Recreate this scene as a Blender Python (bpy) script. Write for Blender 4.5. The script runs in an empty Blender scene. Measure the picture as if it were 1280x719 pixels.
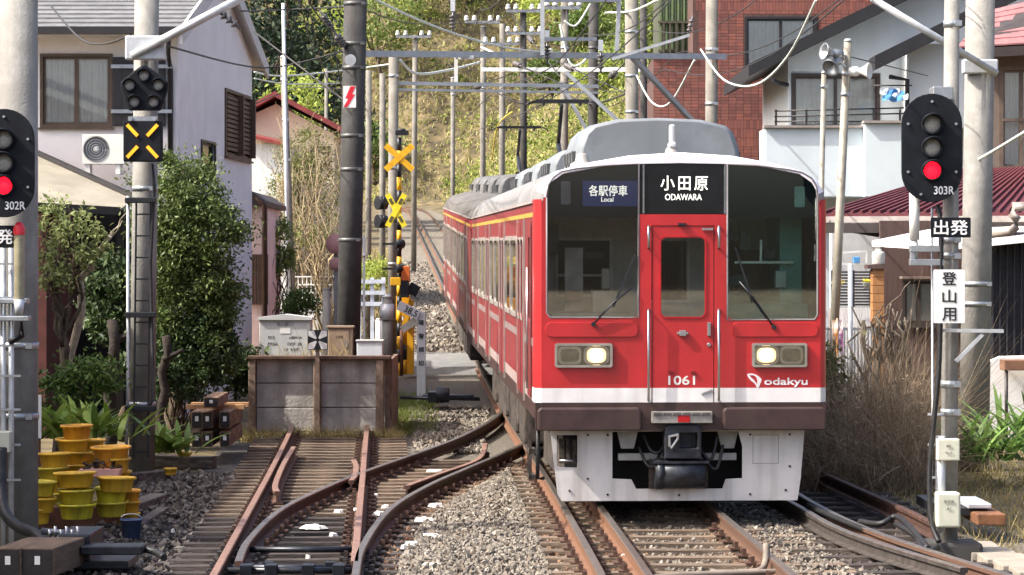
import bpy, bmesh, math, random
import numpy as np
from mathutils import Vector, Matrix
from mathutils.geometry import tessellate_polygon
random.seed(7); RNG = np.random.default_rng(11)
SC = bpy.context.scene; C = SC.collection
R = math.radians
# ------------------------------------------------------------------ camera, sky, sun, exposure
F = 3450.0            # focal length in pixels of the 1280 wide photograph
EYE = 2.4             # eye height above the near rail heads
HOR = 335.0           # row of the horizon
cam = bpy.data.cameras.new('camera'); camo = bpy.data.objects.new('camera', cam); C.objects.link(camo)
cam.sensor_width = 36.0; cam.lens = F / 1280 * 36; cam.shift_y = -(359.5 - HOR) / 1280
cam.clip_start = 0.5; cam.clip_end = 2500
camo.location = (0, 0, EYE); camo.rotation_euler = (R(90), 0, 0); SC.camera = camo
SUN_EL, SUN_AZ = 46.0, 74.0   # azimuth: degrees to the left of straight behind the camera
world = bpy.data.worlds.new('World'); SC.world = world; world.use_nodes = True
wn = world.node_tree.nodes; wl = world.node_tree.links
sky = wn.new('ShaderNodeTexSky'); sky.sky_type = 'NISHITA'; sky.sun_disc = False
sky.sun_elevation = R(SUN_EL); sky.air_density = 0.75; sky.dust_density = 5.5; sky.ozone_density = 0.6
sd = Vector((-math.sin(R(SUN_AZ)) * math.cos(R(SUN_EL)), -math.cos(R(SUN_AZ)) * math.cos(R(SUN_EL)), math.sin(R(SUN_EL))))
sky.sun_rotation = math.atan2(sd.x, sd.y)
bg = wn['Background']; bg.inputs['Strength'].default_value = 0.15
wl.new(sky.outputs[0], bg.inputs[0])
sun = bpy.data.lights.new('sun', 'SUN'); suno = bpy.data.objects.new('sun', sun); C.objects.link(suno)
sun.energy = 3.0; sun.angle = R(0.6); sun.color = (1.0, 0.95, 0.86)
suno.rotation_euler = sd.to_track_quat('Z', 'Y').to_euler(); suno.location = (-30, -30, 40)
SC.view_settings.view_transform = 'Standard'; SC.view_settings.look = 'None'
SC.view_settings.gamma = 1.0; SC.view_settings.exposure = 1.36
try: SC.view_settings.use_curve_mapping = False
except Exception: pass
SC.render.engine = 'CYCLES'; SC.cycles.max_bounces = 6; SC.cycles.transparent_max_bounces = 12
SC.cycles.use_denoising = True; SC.cycles.caustics_reflective = False; SC.cycles.caustics_refractive = False

# ------------------------------------------------------------------ geometry of the place
def W(px, py, Y):                       # the point that stands Y metres away in the direction of a pixel
    return Vector(((px - 640) / F * Y, Y, EYE - (py - HOR) / F * Y))
def WX(px, Y): return (px - 640) / F * Y
def WZ(py, Y): return EYE - (py - HOR) / F * Y
def zr(Y):                              # height of the rail heads along the climbing line
    if Y < 30: return 0.0
    if Y < 60: return 0.04 / 60 * (Y - 30) ** 2
    return 0.6 + 0.04 * (Y - 60)
def gz(Y): return zr(Y) - 0.19          # general ground beside the tracks
def lerp(a, b, t): return a + (b - a) * t
def smooth(pts, n=8):                   # Catmull-Rom through points
    P = [Vector(p) for p in pts]; out = []
    for i in range(len(P) - 1):
        p0 = P[max(i - 1, 0)]; p1 = P[i]; p2 = P[i + 1]; p3 = P[min(i + 2, len(P) - 1)]
        for k in range(n):
            t = k / n
            out.append(0.5 * ((2 * p1) + (p2 - p0) * t + (2 * p0 - 5 * p1 + 4 * p2 - p3) * t * t + (3 * p1 - p0 - 3 * p2 + p3) * t ** 3))
    out.append(P[-1]); return out

# ------------------------------------------------------------------ materials
MATS = {}
def S(c):                               # display colour 0-255 -> linear
    return tuple(((v / 255) / 12.92 if v / 255 <= 0.04045 else ((v / 255 + 0.055) / 1.055) ** 2.4) for v in c)
def M(name, col, rough=0.6, metal=0.0, var=0.14, vs=5.0, bump=0.0, bs=50.0, col2=None, lo=0.42, hi=0.62, rnd=0.0,
      emit=0.0, coat=0.0, spec=0.5, stretch=(1, 1, 1), detail=6.0, streak=None, ecol=None):
    if name in MATS: return MATS[name]
    m = bpy.data.materials.new(name); m.use_nodes = True; MATS[name] = m
    n = m.node_tree.nodes; l = m.node_tree.links; p = n['Principled BSDF']
    p.inputs['Roughness'].default_value = rough; p.inputs['Metallic'].default_value = metal
    p.inputs['Specular IOR Level'].default_value = spec
    if coat: p.inputs['Coat Weight'].default_value = coat; p.inputs['Coat Roughness'].default_value = 0.12
    tc = n.new('ShaderNodeTexCoord'); mp = n.new('ShaderNodeMapping'); l.new(tc.outputs['Object'], mp.inputs[0])
    mp.inputs['Scale'].default_value = stretch
    no = n.new('ShaderNodeTexNoise'); no.inputs['Scale'].default_value = vs; no.inputs['Detail'].default_value = detail
    no.inputs['Roughness'].default_value = 0.65; l.new(mp.outputs[0], no.inputs['Vector'])
    cr = n.new('ShaderNodeValToRGB'); l.new(no.outputs[0], cr.inputs[0])
    c1 = tuple(max(0, v * (1 - var)) for v in col[:3]); c2 = col2 if col2 else tuple(v * (1 + var) for v in col[:3])
    cr.color_ramp.elements[0].position = lo; cr.color_ramp.elements[0].color = (*c1, 1)
    cr.color_ramp.elements[1].position = hi; cr.color_ramp.elements[1].color = (*c2, 1)
    out = cr.outputs[0]
    if streak:                          # grime running down: (colour, amount, scale)
        mp2 = n.new('ShaderNodeMapping'); mp2.inputs['Scale'].default_value = (streak[2], streak[2], streak[2] * 0.08); l.new(tc.outputs['Object'], mp2.inputs[0])
        n2 = n.new('ShaderNodeTexNoise'); n2.inputs['Scale'].default_value = 1.0; n2.inputs['Detail'].default_value = 5; l.new(mp2.outputs[0], n2.inputs['Vector'])
        r2 = n.new('ShaderNodeMapRange'); r2.inputs[1].default_value = 0.45; r2.inputs[2].default_value = 0.75; r2.inputs[3].default_value = 0; r2.inputs[4].default_value = streak[1]
        l.new(n2.outputs[0], r2.inputs[0])
        mx = n.new('ShaderNodeMix'); mx.data_type = 'RGBA'; l.new(r2.outputs[0], mx.inputs[0]); l.new(out, mx.inputs[6]); mx.inputs[7].default_value = (*streak[0], 1)
        out = mx.outputs[2]
    if rnd:
        oi = n.new('ShaderNodeObjectInfo'); mr = n.new('ShaderNodeMapRange'); l.new(oi.outputs['Random'], mr.inputs[0])
        mr.inputs[3].default_value = 1 - rnd; mr.inputs[4].default_value = 1 + rnd
        hv = n.new('ShaderNodeHueSaturation'); l.new(mr.outputs[0], hv.inputs['Value']); l.new(out, hv.inputs['Color']); out = hv.outputs[0]
    l.new(out, p.inputs['Base Color'])
    if bump:
        nb = n.new('ShaderNodeTexNoise'); nb.inputs['Scale'].default_value = bs; nb.inputs['Detail'].default_value = 4; l.new(mp.outputs[0], nb.inputs['Vector'])
        bn = n.new('ShaderNodeBump'); bn.inputs['Strength'].default_value = bump; bn.inputs['Distance'].default_value = 0.02
        l.new(nb.outputs[0], bn.inputs['Height']); l.new(bn.outputs[0], p.inputs['Normal'])
    if emit:
        p.inputs['Emission Color'].default_value = (*(ecol or col), 1); p.inputs['Emission Strength'].default_value = emit
    return m
def MI(name, cols, rough=0.6, trans=0.0, spec=0.3, metal=0.0, patch=0.0, isl=1.0):          # colour varies from island to island (leaves, stones, bricks)
    if name in MATS: return MATS[name]
    m = bpy.data.materials.new(name); m.use_nodes = True; MATS[name] = m
    n = m.node_tree.nodes; l = m.node_tree.links; p = n['Principled BSDF']
    p.inputs['Roughness'].default_value = rough; p.inputs['Specular IOR Level'].default_value = spec; p.inputs['Metallic'].default_value = metal
    g = n.new('ShaderNodeNewGeometry'); cr = n.new('ShaderNodeValToRGB')
    src = g.outputs['Random Per Island']
    if patch:
        tc = n.new('ShaderNodeTexCoord'); no = n.new('ShaderNodeTexNoise'); no.inputs['Scale'].default_value = patch; no.inputs['Detail'].default_value = 3
        l.new(tc.outputs['Object'], no.inputs['Vector'])
        ma = n.new('ShaderNodeMath'); ma.operation = 'MULTIPLY_ADD'; ma.inputs[1].default_value = 2.6; ma.inputs[2].default_value = -1.3 + (1 - isl) * .5
        l.new(no.outputs[0], ma.inputs[0])
        mb = n.new('ShaderNodeMath'); mb.operation = 'ADD'; mb.use_clamp = True; l.new(ma.outputs[0], mb.inputs[0]); mi_ = n.new('ShaderNodeMath'); mi_.operation = 'MULTIPLY'; mi_.inputs[1].default_value = isl; l.new(src, mi_.inputs[0]); l.new(mi_.outputs[0], mb.inputs[1]); src = mb.outputs[0]
    l.new(src, cr.inputs[0])
    els = cr.color_ramp.elements
    while len(els) < len(cols): els.new(0.5)
    for i, c in enumerate(cols):
        els[i].position = i / (len(cols) - 1); els[i].color = (*c, 1)
    l.new(cr.outputs[0], p.inputs['Base Color'])
    if trans:
        t = n.new('ShaderNodeBsdfTranslucent'); l.new(cr.outputs[0], t.inputs[0]); mx = n.new('ShaderNodeMixShader'); mx.inputs[0].default_value = trans
        l.new(p.outputs[0], mx.inputs[1]); l.new(t.outputs[0], mx.inputs[2]); l.new(mx.outputs[0], n['Material Output'].inputs[0])
    return m
def GL(name, tint=(0.75, 0.82, 0.8), refl=1.0, rough=0.02, dens=0.0):     # a pane: looks through, mirrors at grazing angles
    if name in MATS: return MATS[name]
    m = bpy.data.materials.new(name); m.use_nodes = True; MATS[name] = m
    n = m.node_tree.nodes; l = m.node_tree.links; n.remove(n['Principled BSDF'])
    tr = n.new('ShaderNodeBsdfTransparent'); tr.inputs[0].default_value = (*tint, 1)
    gl = n.new('ShaderNodeBsdfGlossy'); gl.inputs['Roughness'].default_value = rough; gl.inputs[0].default_value = (refl, refl, refl, 1)
    fr = n.new('ShaderNodeFresnel'); fr.inputs[0].default_value = 1.52
    ma = n.new('ShaderNodeMath'); ma.operation = 'MULTIPLY_ADD'; ma.inputs[1].default_value = 1.0; ma.inputs[2].default_value = 0.03 + dens; l.new(fr.outputs[0], ma.inputs[0])
    mx = n.new('ShaderNodeMixShader'); l.new(ma.outputs[0], mx.inputs[0]); l.new(tr.outputs[0], mx.inputs[1]); l.new(gl.outputs[0], mx.inputs[2])
    l.new(mx.outputs[0], n['Material Output'].inputs[0]); return m

# ------------------------------------------------------------------ mesh builder
MW = {}                                 # world matrix of every root and part
class Fr:                               # a wall's own frame: u along it, v up, w outward
    def __init__(s, o, U, N=None, V=(0, 0, 1)):
        U = Vector(U).normalized(); V = Vector(V).normalized(); N = Vector(N).normalized() if N else U.cross(V).normalized()
        s.m = Matrix(((U.x, V.x, N.x, o[0]), (U.y, V.y, N.y, o[1]), (U.z, V.z, N.z, o[2]), (0, 0, 0, 1)))
    def p(s, u, v, w=0): return s.m @ Vector((u, v, w))
class MB:
    def __init__(s, fr=None): s.v = []; s.f = []; s.mi = []; s.sm = []; s.fr = fr
    def V(s, p):
        s.v.append(tuple(s.fr.m @ Vector(p)) if s.fr else tuple(p)); return len(s.v) - 1
    def face(s, idx, mi=0, sm=False): s.f.append(tuple(idx)); s.mi.append(mi); s.sm.append(sm)
    def box(s, a, b, mi=0):
        (x0, y0, z0), (x1, y1, z1) = a, b
        i = [s.V(q) for q in ((x0, y0, z0), (x1, y0, z0), (x1, y1, z0), (x0, y1, z0), (x0, y0, z1), (x1, y0, z1), (x1, y1, z1), (x0, y1, z1))]
        for q in ((3, 2, 1, 0), (4, 5, 6, 7), (0, 1, 5, 4), (1, 2, 6, 5), (2, 3, 7, 6), (3, 0, 4, 7)): s.face([i[k] for k in q], mi)
        return s
    def cbox(s, c, d, mi=0, rot=None):
        c = Vector(c); h = Vector(d) / 2; m = rot.to_3x3() if rot else Matrix.Identity(3); i = []
        for q in ((-1, -1, -1), (1, -1, -1), (1, 1, -1), (-1, 1, -1), (-1, -1, 1), (1, -1, 1), (1, 1, 1), (-1, 1, 1)):
            i.append(s.V(c + m @ Vector((q[0] * h.x, q[1] * h.y, q[2] * h.z))))
        for q in ((3, 2, 1, 0), (4, 5, 6, 7), (0, 1, 5, 4), (1, 2, 6, 5), (2, 3, 7, 6), (3, 0, 4, 7)): s.face([i[k] for k in q], mi)
        return s
    def bar(s, p0, p1, w, h, mi=0):     # rectangular bar from p0 to p1
        p0 = Vector(p0); p1 = Vector(p1); d = p1 - p0; q = d.to_track_quat('X', 'Z').to_matrix().to_4x4()
        return s.cbox((p0 + p1) / 2, (d.length, w, h), mi, q)
    def cyl(s, p0, p1, r0, r1=None, seg=12, mi=0, caps=True, sm=True):
        p0 = Vector(p0); p1 = Vector(p1); r1 = r0 if r1 is None else r1
        q = (p1 - p0).to_track_quat('Z', 'Y'); a = []; b = []
        for k in range(seg):
            t = 2 * math.pi * k / seg; o = q @ Vector((math.cos(t), math.sin(t), 0))
            a.append(s.V(p0 + o * r0)); b.append(s.V(p1 + o * r1))
        for k in range(seg):
            j = (k + 1) % seg; s.face((a[k], a[j], b[j], b[k]), mi, sm)
        if caps: s.face(a[::-1], mi); s.face(b, mi)
        return s
    def tube(s, pts, r, seg=6, mi=0, closed=False):
        P = [Vector(p) for p in pts]; rings = []; up = Vector((0, 0, 1))
        for i, p in enumerate(P):
            d = (P[min(i + 1, len(P) - 1)] - P[max(i - 1, 0)])
            if d.length < 1e-9: d = Vector((0, 1, 0))
            d.normalize(); u = d.cross(up if abs(d.z) < 0.95 else Vector((1, 0, 0))).normalized(); w = u.cross(d)
            rr = r[i] if isinstance(r, (list, tuple)) else r
            rings.append([s.V(p + (u * math.cos(2 * math.pi * k / seg) + w * math.sin(2 * math.pi * k / seg)) * rr) for k in range(seg)])
        for a, b in zip(rings, rings[1:]):
            for k in range(seg):
                j = (k + 1) % seg; s.face((a[k], b[k], b[j], a[j]), mi, True)
        s.face(rings[0], mi); s.face(rings[-1][::-1], mi); return s
    def lathe(s, o, prof, seg=20, mi=0, axis=None, caps=False):   # prof: (radius, height) pairs
        o = Vector(o); q = Vector(axis).to_track_quat('Z', 'Y') if axis else None; rings = []
        for r, h in prof:
            ring = []
            for k in range(seg):
                t = 2 * math.pi * k / seg; p = Vector((math.cos(t) * r, math.sin(t) * r, h)); ring.append(s.V(o + (q @ p if q else p)))
            rings.append(ring)
        for a, b in zip(rings, rings[1:]):
            for k in range(seg):
                j = (k + 1) % seg; s.face((a[k], a[j], b[j], b[k]), mi, True)
        if caps: s.face(rings[0][::-1], mi); s.face(rings[-1], mi)
        return s
    def plate(s, outer, holes, w0, w1, mi=0, ax='xz'):    # polygon with holes, extruded; coordinates (u, v) -> plane, thickness along the third axis
        loops = [list(outer)] + [list(h) for h in holes]
        def P(u, v, w):
            return (u, w, v) if ax == 'xz' else ((u, v, w) if ax == 'uv' else (w, u, v))
        tris = tessellate_polygon([[Vector((u, v, 0)) for u, v in lp] for lp in loops])
        flat = [q for lp in loops for q in lp]
        f0 = [s.V(P(u, v, w0)) for u, v in flat]; f1 = [s.V(P(u, v, w1)) for u, v in flat]
        for t in tris: s.face([f0[k] for k in t], mi); s.face([f1[k] for k in reversed(t)], mi)
        b = 0
        for lp in loops:
            k = len(lp)
            for i in range(k): j = (i + 1) % k; s.face((f0[b + i], f0[b + j], f1[b + j], f1[b + i]), mi)
            b += k
        return s
    def build(s, name, mats, parent=None, bevel=0, recalc=True):
        me = bpy.data.meshes.new(name)
        vs = s.v
        if parent is not None:
            inv = MW[parent].inverted(); vs = [tuple(inv @ Vector(p)) for p in vs]
        me.from_pydata(vs, [], s.f)
        if not isinstance(mats, (list, tuple)): mats = [mats]
        for m in mats: me.materials.append(m)
        me.polygons.foreach_set('material_index', s.mi); me.polygons.foreach_set('use_smooth', s.sm)
        if recalc:
            bm = bmesh.new(); bm.from_mesh(me); bmesh.ops.recalc_face_normals(bm, faces=bm.faces); bm.to_mesh(me); bm.free()
        o = bpy.data.objects.new(name, me); C.objects.link(o)
        if parent is not None: o.parent = parent; MW[o] = MW[parent]
        else: MW[o] = Matrix.Identity(4)
        if bevel:
            b = o.modifiers.new('edge', 'BEVEL'); b.width = bevel; b.segments = 2; b.limit_method = 'ANGLE'; b.angle_limit = R(40)
        return o
def rebase(o):                          # move a single-mesh thing's origin to the foot of its mesh
    vs = np.empty(len(o.data.vertices) * 3); o.data.vertices.foreach_get('co', vs); vs = vs.reshape(-1, 3)
    b = np.array([(vs[:, 0].min() + vs[:, 0].max()) / 2, (vs[:, 1].min() + vs[:, 1].max()) / 2, vs[:, 2].min()])
    o.data.vertices.foreach_set('co', (vs - b).ravel()); o.location = b; o.data.update(); MW[o] = Matrix.Translation(Vector(b)); return o
def tag(o, label=None, cat=None, group=None, kind=None):
    if label: o['label'] = label
    if cat: o['category'] = cat
    if group: o['group'] = group
    if kind: o['kind'] = kind
    return o
def one(mb, name, mat, label, cat, group=None, bevel=0): return tag(rebase(mb.build(name, mat, None, bevel)), label, cat, group)
def thing(name, label, cat, loc=(0, 0, 0), rot=(0, 0, 0), group=None):
    o = bpy.data.objects.new(name, None); o.empty_display_size = 0.2; C.objects.link(o); o.location = loc; o.rotation_euler = rot
    from mathutils import Euler
    MW[o] = Matrix.Translation(Vector(loc)) @ Euler(rot).to_matrix().to_4x4()
    return tag(o, label, cat, group)
def struct(mb, name, mat, label=None, parent=None, recalc=True):
    o = mb.build(name, mat, parent, recalc=recalc); o['kind'] = 'structure'
    if label: o['label'] = label
    return o
def kids(o): return [c for c in bpy.data.objects if c.parent == o]
def copy_tree(o, parent=None):
    c = o.copy(); C.objects.link(c); c.parent = parent
    for ch in kids(o): copy_tree(ch, c)
    return c
def npmesh(name, verts, faces, mat, parent=None, kind=None):     # faces: (n, k) array
    me = bpy.data.meshes.new(name); n, k = faces.shape
    if parent is not None:
        inv = np.array(MW[parent].inverted()); verts = verts @ inv[:3, :3].T + inv[:3, 3]
    me.vertices.add(len(verts)); me.vertices.foreach_set('co', np.ascontiguousarray(verts, dtype=np.float32).ravel())
    me.loops.add(n * k); me.loops.foreach_set('vertex_index', np.ascontiguousarray(faces, dtype=np.int32).ravel())
    me.polygons.add(n); me.polygons.foreach_set('loop_start', np.arange(0, n * k, k, dtype=np.int32))
    me.update(calc_edges=True); me.shade_flat(); me.materials.append(mat)
    o = bpy.data.objects.new(name, me); C.objects.link(o)
    if parent is not None: o.parent = parent; MW[o] = MW[parent]
    else: MW[o] = Matrix.Identity(4)
    if kind: o['kind'] = kind
    return o
def unit(a): return a / np.maximum(np.linalg.norm(a, axis=1, keepdims=True), 1e-9)
def leaves(pos, size, aspect=0.45, up=0.5, dirs=None):           # rhombic leaves, two triangles each, folded along the rib
    n = len(pos); d = RNG.normal(size=(n, 3)); d[:, 2] -= 0.25
    if dirs is not None: d = d * 0.5 + dirs * 1.2
    d = unit(d); nn = RNG.normal(size=(n, 3)); nn[:, 2] += up * 2
    s = unit(np.cross(d, nn)); L = size * RNG.uniform(0.6, 1.3, (n, 1)); w = L * aspect
    nrm = np.cross(s, d)
    v = np.stack([pos, pos + d * L * 0.5 + s * w * 0.5 + nrm * w * 0.12, pos + d * L, pos + d * L * 0.5 - s * w * 0.5 + nrm * w * 0.12], 1).reshape(-1, 3)
    b = np.arange(n)[:, None] * 4
    return v, np.concatenate([b + [0, 1, 2], b + [0, 2, 3]], 1).reshape(-1, 3)
def clump_points(blobs, n, clumps=40, spread=0.16, fill=0.75):   # leaf positions: clumps spread through ellipsoids
    out = []; tot = sum(b[1][0] * b[1][1] * b[1][2] for b in blobs)
    for c, r in blobs:
        k = max(3, int(clumps * r[0] * r[1] * r[2] / tot)); m = max(20, int(n * r[0] * r[1] * r[2] / tot))
        d = unit(RNG.normal(size=(k, 3))) * (RNG.uniform(fill ** 3, 1, (k, 1)) ** (1 / 3)) * np.array(r)
        cs = np.array(c) + d; sz = RNG.uniform(0.6, 1.4, (k, 1))
        i = RNG.integers(0, k, m)
        out.append(cs[i] + RNG.normal(size=(m, 3)) * spread * np.mean(r) * sz[i] * np.array([1, 1, 0.75]))
    return np.concatenate(out)
def blades(base, h, w, lean=0.35, bend=0.5):                     # grass: each blade two triangles + tip
    n = len(base); a = RNG.uniform(0, 2 * np.pi, n); s = np.stack([np.cos(a), np.sin(a), np.zeros(n)], 1)
    ld = RNG.normal(size=(n, 3)) * lean; ld[:, 2] = 1; ld = unit(ld); H = h * RNG.uniform(0.5, 1.2, (n, 1))
    side = unit(np.cross(ld, s)); ww = w * RNG.uniform(0.7, 1.3, (n, 1))
    b2 = RNG.normal(size=(n, 3)) * bend; b2[:, 2] -= 0.1
    mid = base + ld * H * 0.55; tip = base + ld * H + b2 * H * 0.35
    v = np.stack([base - side * ww / 2, base + side * ww / 2, mid + side * ww * 0.35, mid - side * ww * 0.35, tip], 1).reshape(-1, 3)
    b = np.arange(n)[:, None] * 5
    return v, np.concatenate([b + [0, 1, 2], b + [0, 2, 3], b + [3, 2, 4]], 1).reshape(-1, 3)
def text(body, parent, name, mat, fr, u, v, size, w=0.003, width=None, bold=0.0, depth=0.001, spacing=1.0):
    """flat lettering, centred on (u, v) of a frame, size = letter height"""
    cu = bpy.data.curves.new('lettering', 'FONT'); cu.body = body; cu.align_x = 'CENTER'; cu.align_y = 'CENTER'; cu.size = 1; cu.extrude = depth / size
    cu.space_character = spacing; cu.resolution_u = 3
    to = bpy.data.objects.new('lettering', cu); C.objects.link(to); dg = bpy.context.evaluated_depsgraph_get(); dg.update()
    me = bpy.data.meshes.new_from_object(to.evaluated_get(dg)); bpy.data.objects.remove(to)
    n = len(me.vertices); co = np.empty(n * 3); me.vertices.foreach_get('co', co); co = co.reshape(-1, 3)
    mn = co.min(0); mx = co.max(0); co -= (mn + mx) / 2; hgt = mx[1] - mn[1]; wid = mx[0] - mn[0]
    sy = size / hgt; sx = (width / wid) if width else sy
    co = co * np.array([sx, sy, size]); m = np.array(fr.m)
    loc = co + np.array([u, v, w]); wv = loc @ m[:3, :3].T + m[:3, 3]
    inv = np.array(MW[parent].inverted()); wv = wv @ inv[:3, :3].T + inv[:3, 3]
    fat = bold * size * 0.8
    me.vertices.foreach_set('co', wv.ravel())
    if fat:                             # heavier strokes: the same letters laid over each other a hair apart
        sh = [(0, 0, 0), (fat, fat, .0002), (-fat, fat, .0004), (fat, -fat, .0006), (-fat, -fat, .0008)]
        nf = len(me.polygons); lt = [tuple(pl.vertices) for pl in me.polygons]; vv = []; ff = []
        for q, (du, dv, dw) in enumerate(sh):
            w2 = (loc + np.array([du, dv, dw])) @ m[:3, :3].T + m[:3, 3]; vv += [tuple(x) for x in w2 @ inv[:3, :3].T + inv[:3, 3]]; ff += [tuple(i + q * n for i in t_) for t_ in lt]
        bpy.data.meshes.remove(me); me = bpy.data.meshes.new(name); me.from_pydata(vv, [], ff)
    me.update(); me.materials.clear(); me.materials.append(mat); me.name = name
    o = bpy.data.objects.new(name, me); C.objects.link(o); o.parent = parent; MW[o] = MW[parent]; return o
def rrect(x0, x1, y0, y1, r, n=5):
    out = []
    for cx, cy, a0 in ((x1 - r, y1 - r, 0), (x0 + r, y1 - r, 90), (x0 + r, y0 + r, 180), (x1 - r, y0 + r, 270)):
        for k in range(n + 1):
            a = R(a0 + 90 * k / n); out.append((cx + r * math.cos(a), cy + r * math.sin(a)))
    return out

concrete = M('pole concrete', S((138, 136, 131)), 0.85, var=0.16, vs=3, bump=0.25, bs=40, streak=(S((95, 92, 86)), 0.55, 5))
concrete_f = M('far pole concrete', S((122, 118, 110)), 0.85, var=0.2, vs=2, streak=(S((84, 80, 74)), 0.55, 4))
concrete_d = M('dark stained concrete', S((56, 54, 53)), 0.85, var=0.3, vs=3, bump=0.3, bs=40, streak=(S((36, 34, 33)), 0.6, 5))
galv = M('galvanised steel', S((168, 172, 176)), 0.42, 0.75, var=0.12, vs=9)
galv_p = M('pale galvanised steel', S((196, 199, 202)), 0.5, 0.35, var=0.1, vs=9)
black_m = M('black paint', (0.012, 0.013, 0.016), 0.42, var=0.3, vs=8)
black_r = M('black rubber', (0.012, 0.012, 0.013), 0.55, var=0.4, vs=20)
white_p = M('white paint', S((226, 226, 222)), 0.5, var=0.05, vs=6, streak=(S((150, 145, 135)), 0.25, 9))
rust = M('rust', S((120, 74, 50)), 0.85, var=0.35, vs=25, bump=0.3, bs=90, col2=S((92, 62, 48)))
# ------------------------------------------------------------------ the setting: ground, hill, ballast, road, tracks
MAIN = smooth([(1.80, 12, 0), (1.75, 16, 0), (1.64, 21.6, 0), (1.53, 25.5, 0), (1.39, 30, 0), (1.20, 35, 0), (.76, 45, 0), (-.25, 67, 0), (-1.77, 100, 0), (-4.07, 150, 0), (-6.4, 200, 0), (-7.9, 225, 0), (-10.2, 240, 0), (-14, 249, 0), (-20, 254, 0), (-34, 258, 0)], 10)
MY = np.array([p.y for p in MAIN]); MX = np.array([p.x for p in MAIN])
def xm(Y): return float(np.interp(Y, MY, MX))
def xl(Y): return -1.77 - 0.047 * (Y - 21.6)
def sstep(x, a, b): t = np.clip((x - a) / (b - a), 0, 1); return t * t * (3 - 2 * t)
def hill_d(X, Y):
    xc = np.interp(Y, MY, MX); xc = np.where(Y > 240, -10, xc)
    dr = (X - xc - 4.0) * sstep(Y, 92, 150) - 6 * (1 - sstep(Y, 92, 150)); db = Y - 258 + 0.15 * X
    dl = (xc - 9 - X) * sstep(Y, 105, 150) * 0.55 - 6 * (1 - sstep(Y, 105, 150))
    return np.maximum(np.maximum(dr, db), dl)
def ground_h(X, Y):
    X = np.asarray(X, float); Y = np.asarray(Y, float)
    b = np.vectorize(zr)(Y) - 0.23
    d = hill_d(X, Y); n = np.sin(X * 0.31 + Y * 0.13) * 0.6 + np.sin(X * 0.9 - Y * 0.27) * 0.35
    h = np.where(d > 0, 0.85 * np.minimum(d, 34) + 0.3 * np.maximum(d - 34, 0) + n * np.clip(d / 6, 0, 1), 0)
    b = np.minimum(b, 8.2)
    return b + h
xs = np.unique(np.concatenate([np.linspace(-220, -40, 19), np.linspace(-40, 40, 81), np.linspace(40, 220, 19)]))
ys = np.unique(np.concatenate([np.linspace(-60, 0, 7), np.linspace(0, 90, 46), np.linspace(90, 320, 93), np.linspace(320, 520, 11)]))
GX, GY = np.meshgrid(xs, ys); GZ = ground_h(GX, GY)
gv = np.stack([GX.ravel(), GY.ravel(), GZ.ravel()], 1); nx = len(xs)
ii = (np.arange(len(ys) - 1)[:, None] * nx + np.arange(nx - 1)[None, :]).ravel()
soil = M('soil and dry grass', S((92, 82, 62)), 0.95, var=0.4, vs=0.9, col2=S((122, 108, 76)), bump=0.6, bs=12, detail=10)
g = npmesh('ground', gv, np.stack([ii, ii + 1, ii + nx + 1, ii + nx], 1), soil); tag(g, 'bare earth and dry grass around the tracks and up the hill', None, None, 'structure')

# ballast beds
bal = M('grimy ballast', S((104, 96, 86)), 0.95, var=0.45, vs=28, col2=S((122, 114, 102)), bump=1.0, bs=55, detail=8)
baldark = M('oily dark ballast', S((66, 62, 60)), 0.9, var=0.5, vs=26, col2=S((98, 92, 86)), bump=1.0, bs=50, detail=8)
def bed(name, rows, mat, label):        # rows: (Y, xl, xr)
    mb = MB(); pr = None
    for Y, a, b in rows:
        z = zr(Y) - 0.215; r = [mb.V((a - .45, Y, z - .12)), mb.V((a, Y, z)), mb.V((b, Y, z)), mb.V((b + .45, Y, z - .12))]
        if pr:
            for k in range(3): mb.face((pr[k], pr[k + 1], r[k + 1], r[k]))
        pr = r
    return struct(mb, name, mat, label)
bed('ballast_bed', [(Y, xl(Y) + 0.75, xm(Y) + (1.75 if Y > 40 else 3.4)) for Y in np.linspace(8, 56, 25)] , bal, 'pale stone ballast under the main track')
bed('siding_ballast', [(Y, xl(Y) - 1.5, xl(Y) + 0.25) for Y in np.linspace(8, 41, 18)], baldark, 'dark oily ballast under the siding with the switch')
bed('upper_ballast', [(Y, xm(Y) - 2.6 if Y < 150 else xm(Y) - 2, xm(Y) + 1.6) for Y in np.linspace(61, 236, 60)], M('upper ballast', S((112, 104, 92)), 0.95, var=0.4, vs=6, col2=S((132, 124, 110)), bump=0.8, bs=20), 'ballast of the climbing line beyond the level crossing')

# road over the level crossing
asph = M('asphalt', S((120, 120, 118)), 0.9, var=0.15, vs=4, bump=0.4, bs=120)
mb = MB(); pr = None
for X in np.linspace(-14, 14, 15):
    a = 57.0 + X * 0.0; r = [mb.V((X, a - 0.6, zr(a - .6) - 0.085)), mb.V((X, a + 3.6, zr(a + 3.6) - 0.085))]
    if pr:
        mb.face((pr[0], r[0], r[1], pr[1])); e = [mb.V(Vector(mb.v[q]) - Vector((0, .25, .2))) for q in (pr[0], r[0])]; mb.face((e[0], e[1], r[0], pr[0]))
    pr = r
struct(mb, 'road', asph, 'grey asphalt road of the level crossing')
for k, Yk in enumerate((56.7, 60.4)):
    mb = MB()
    mb.box((-9, Yk - .06, zr(Yk) - .079), (-1.7, Yk + .06, zr(Yk) - .075)); struct(mb, 'road_marking', white_p, 'white edge line on the crossing road')

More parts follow.
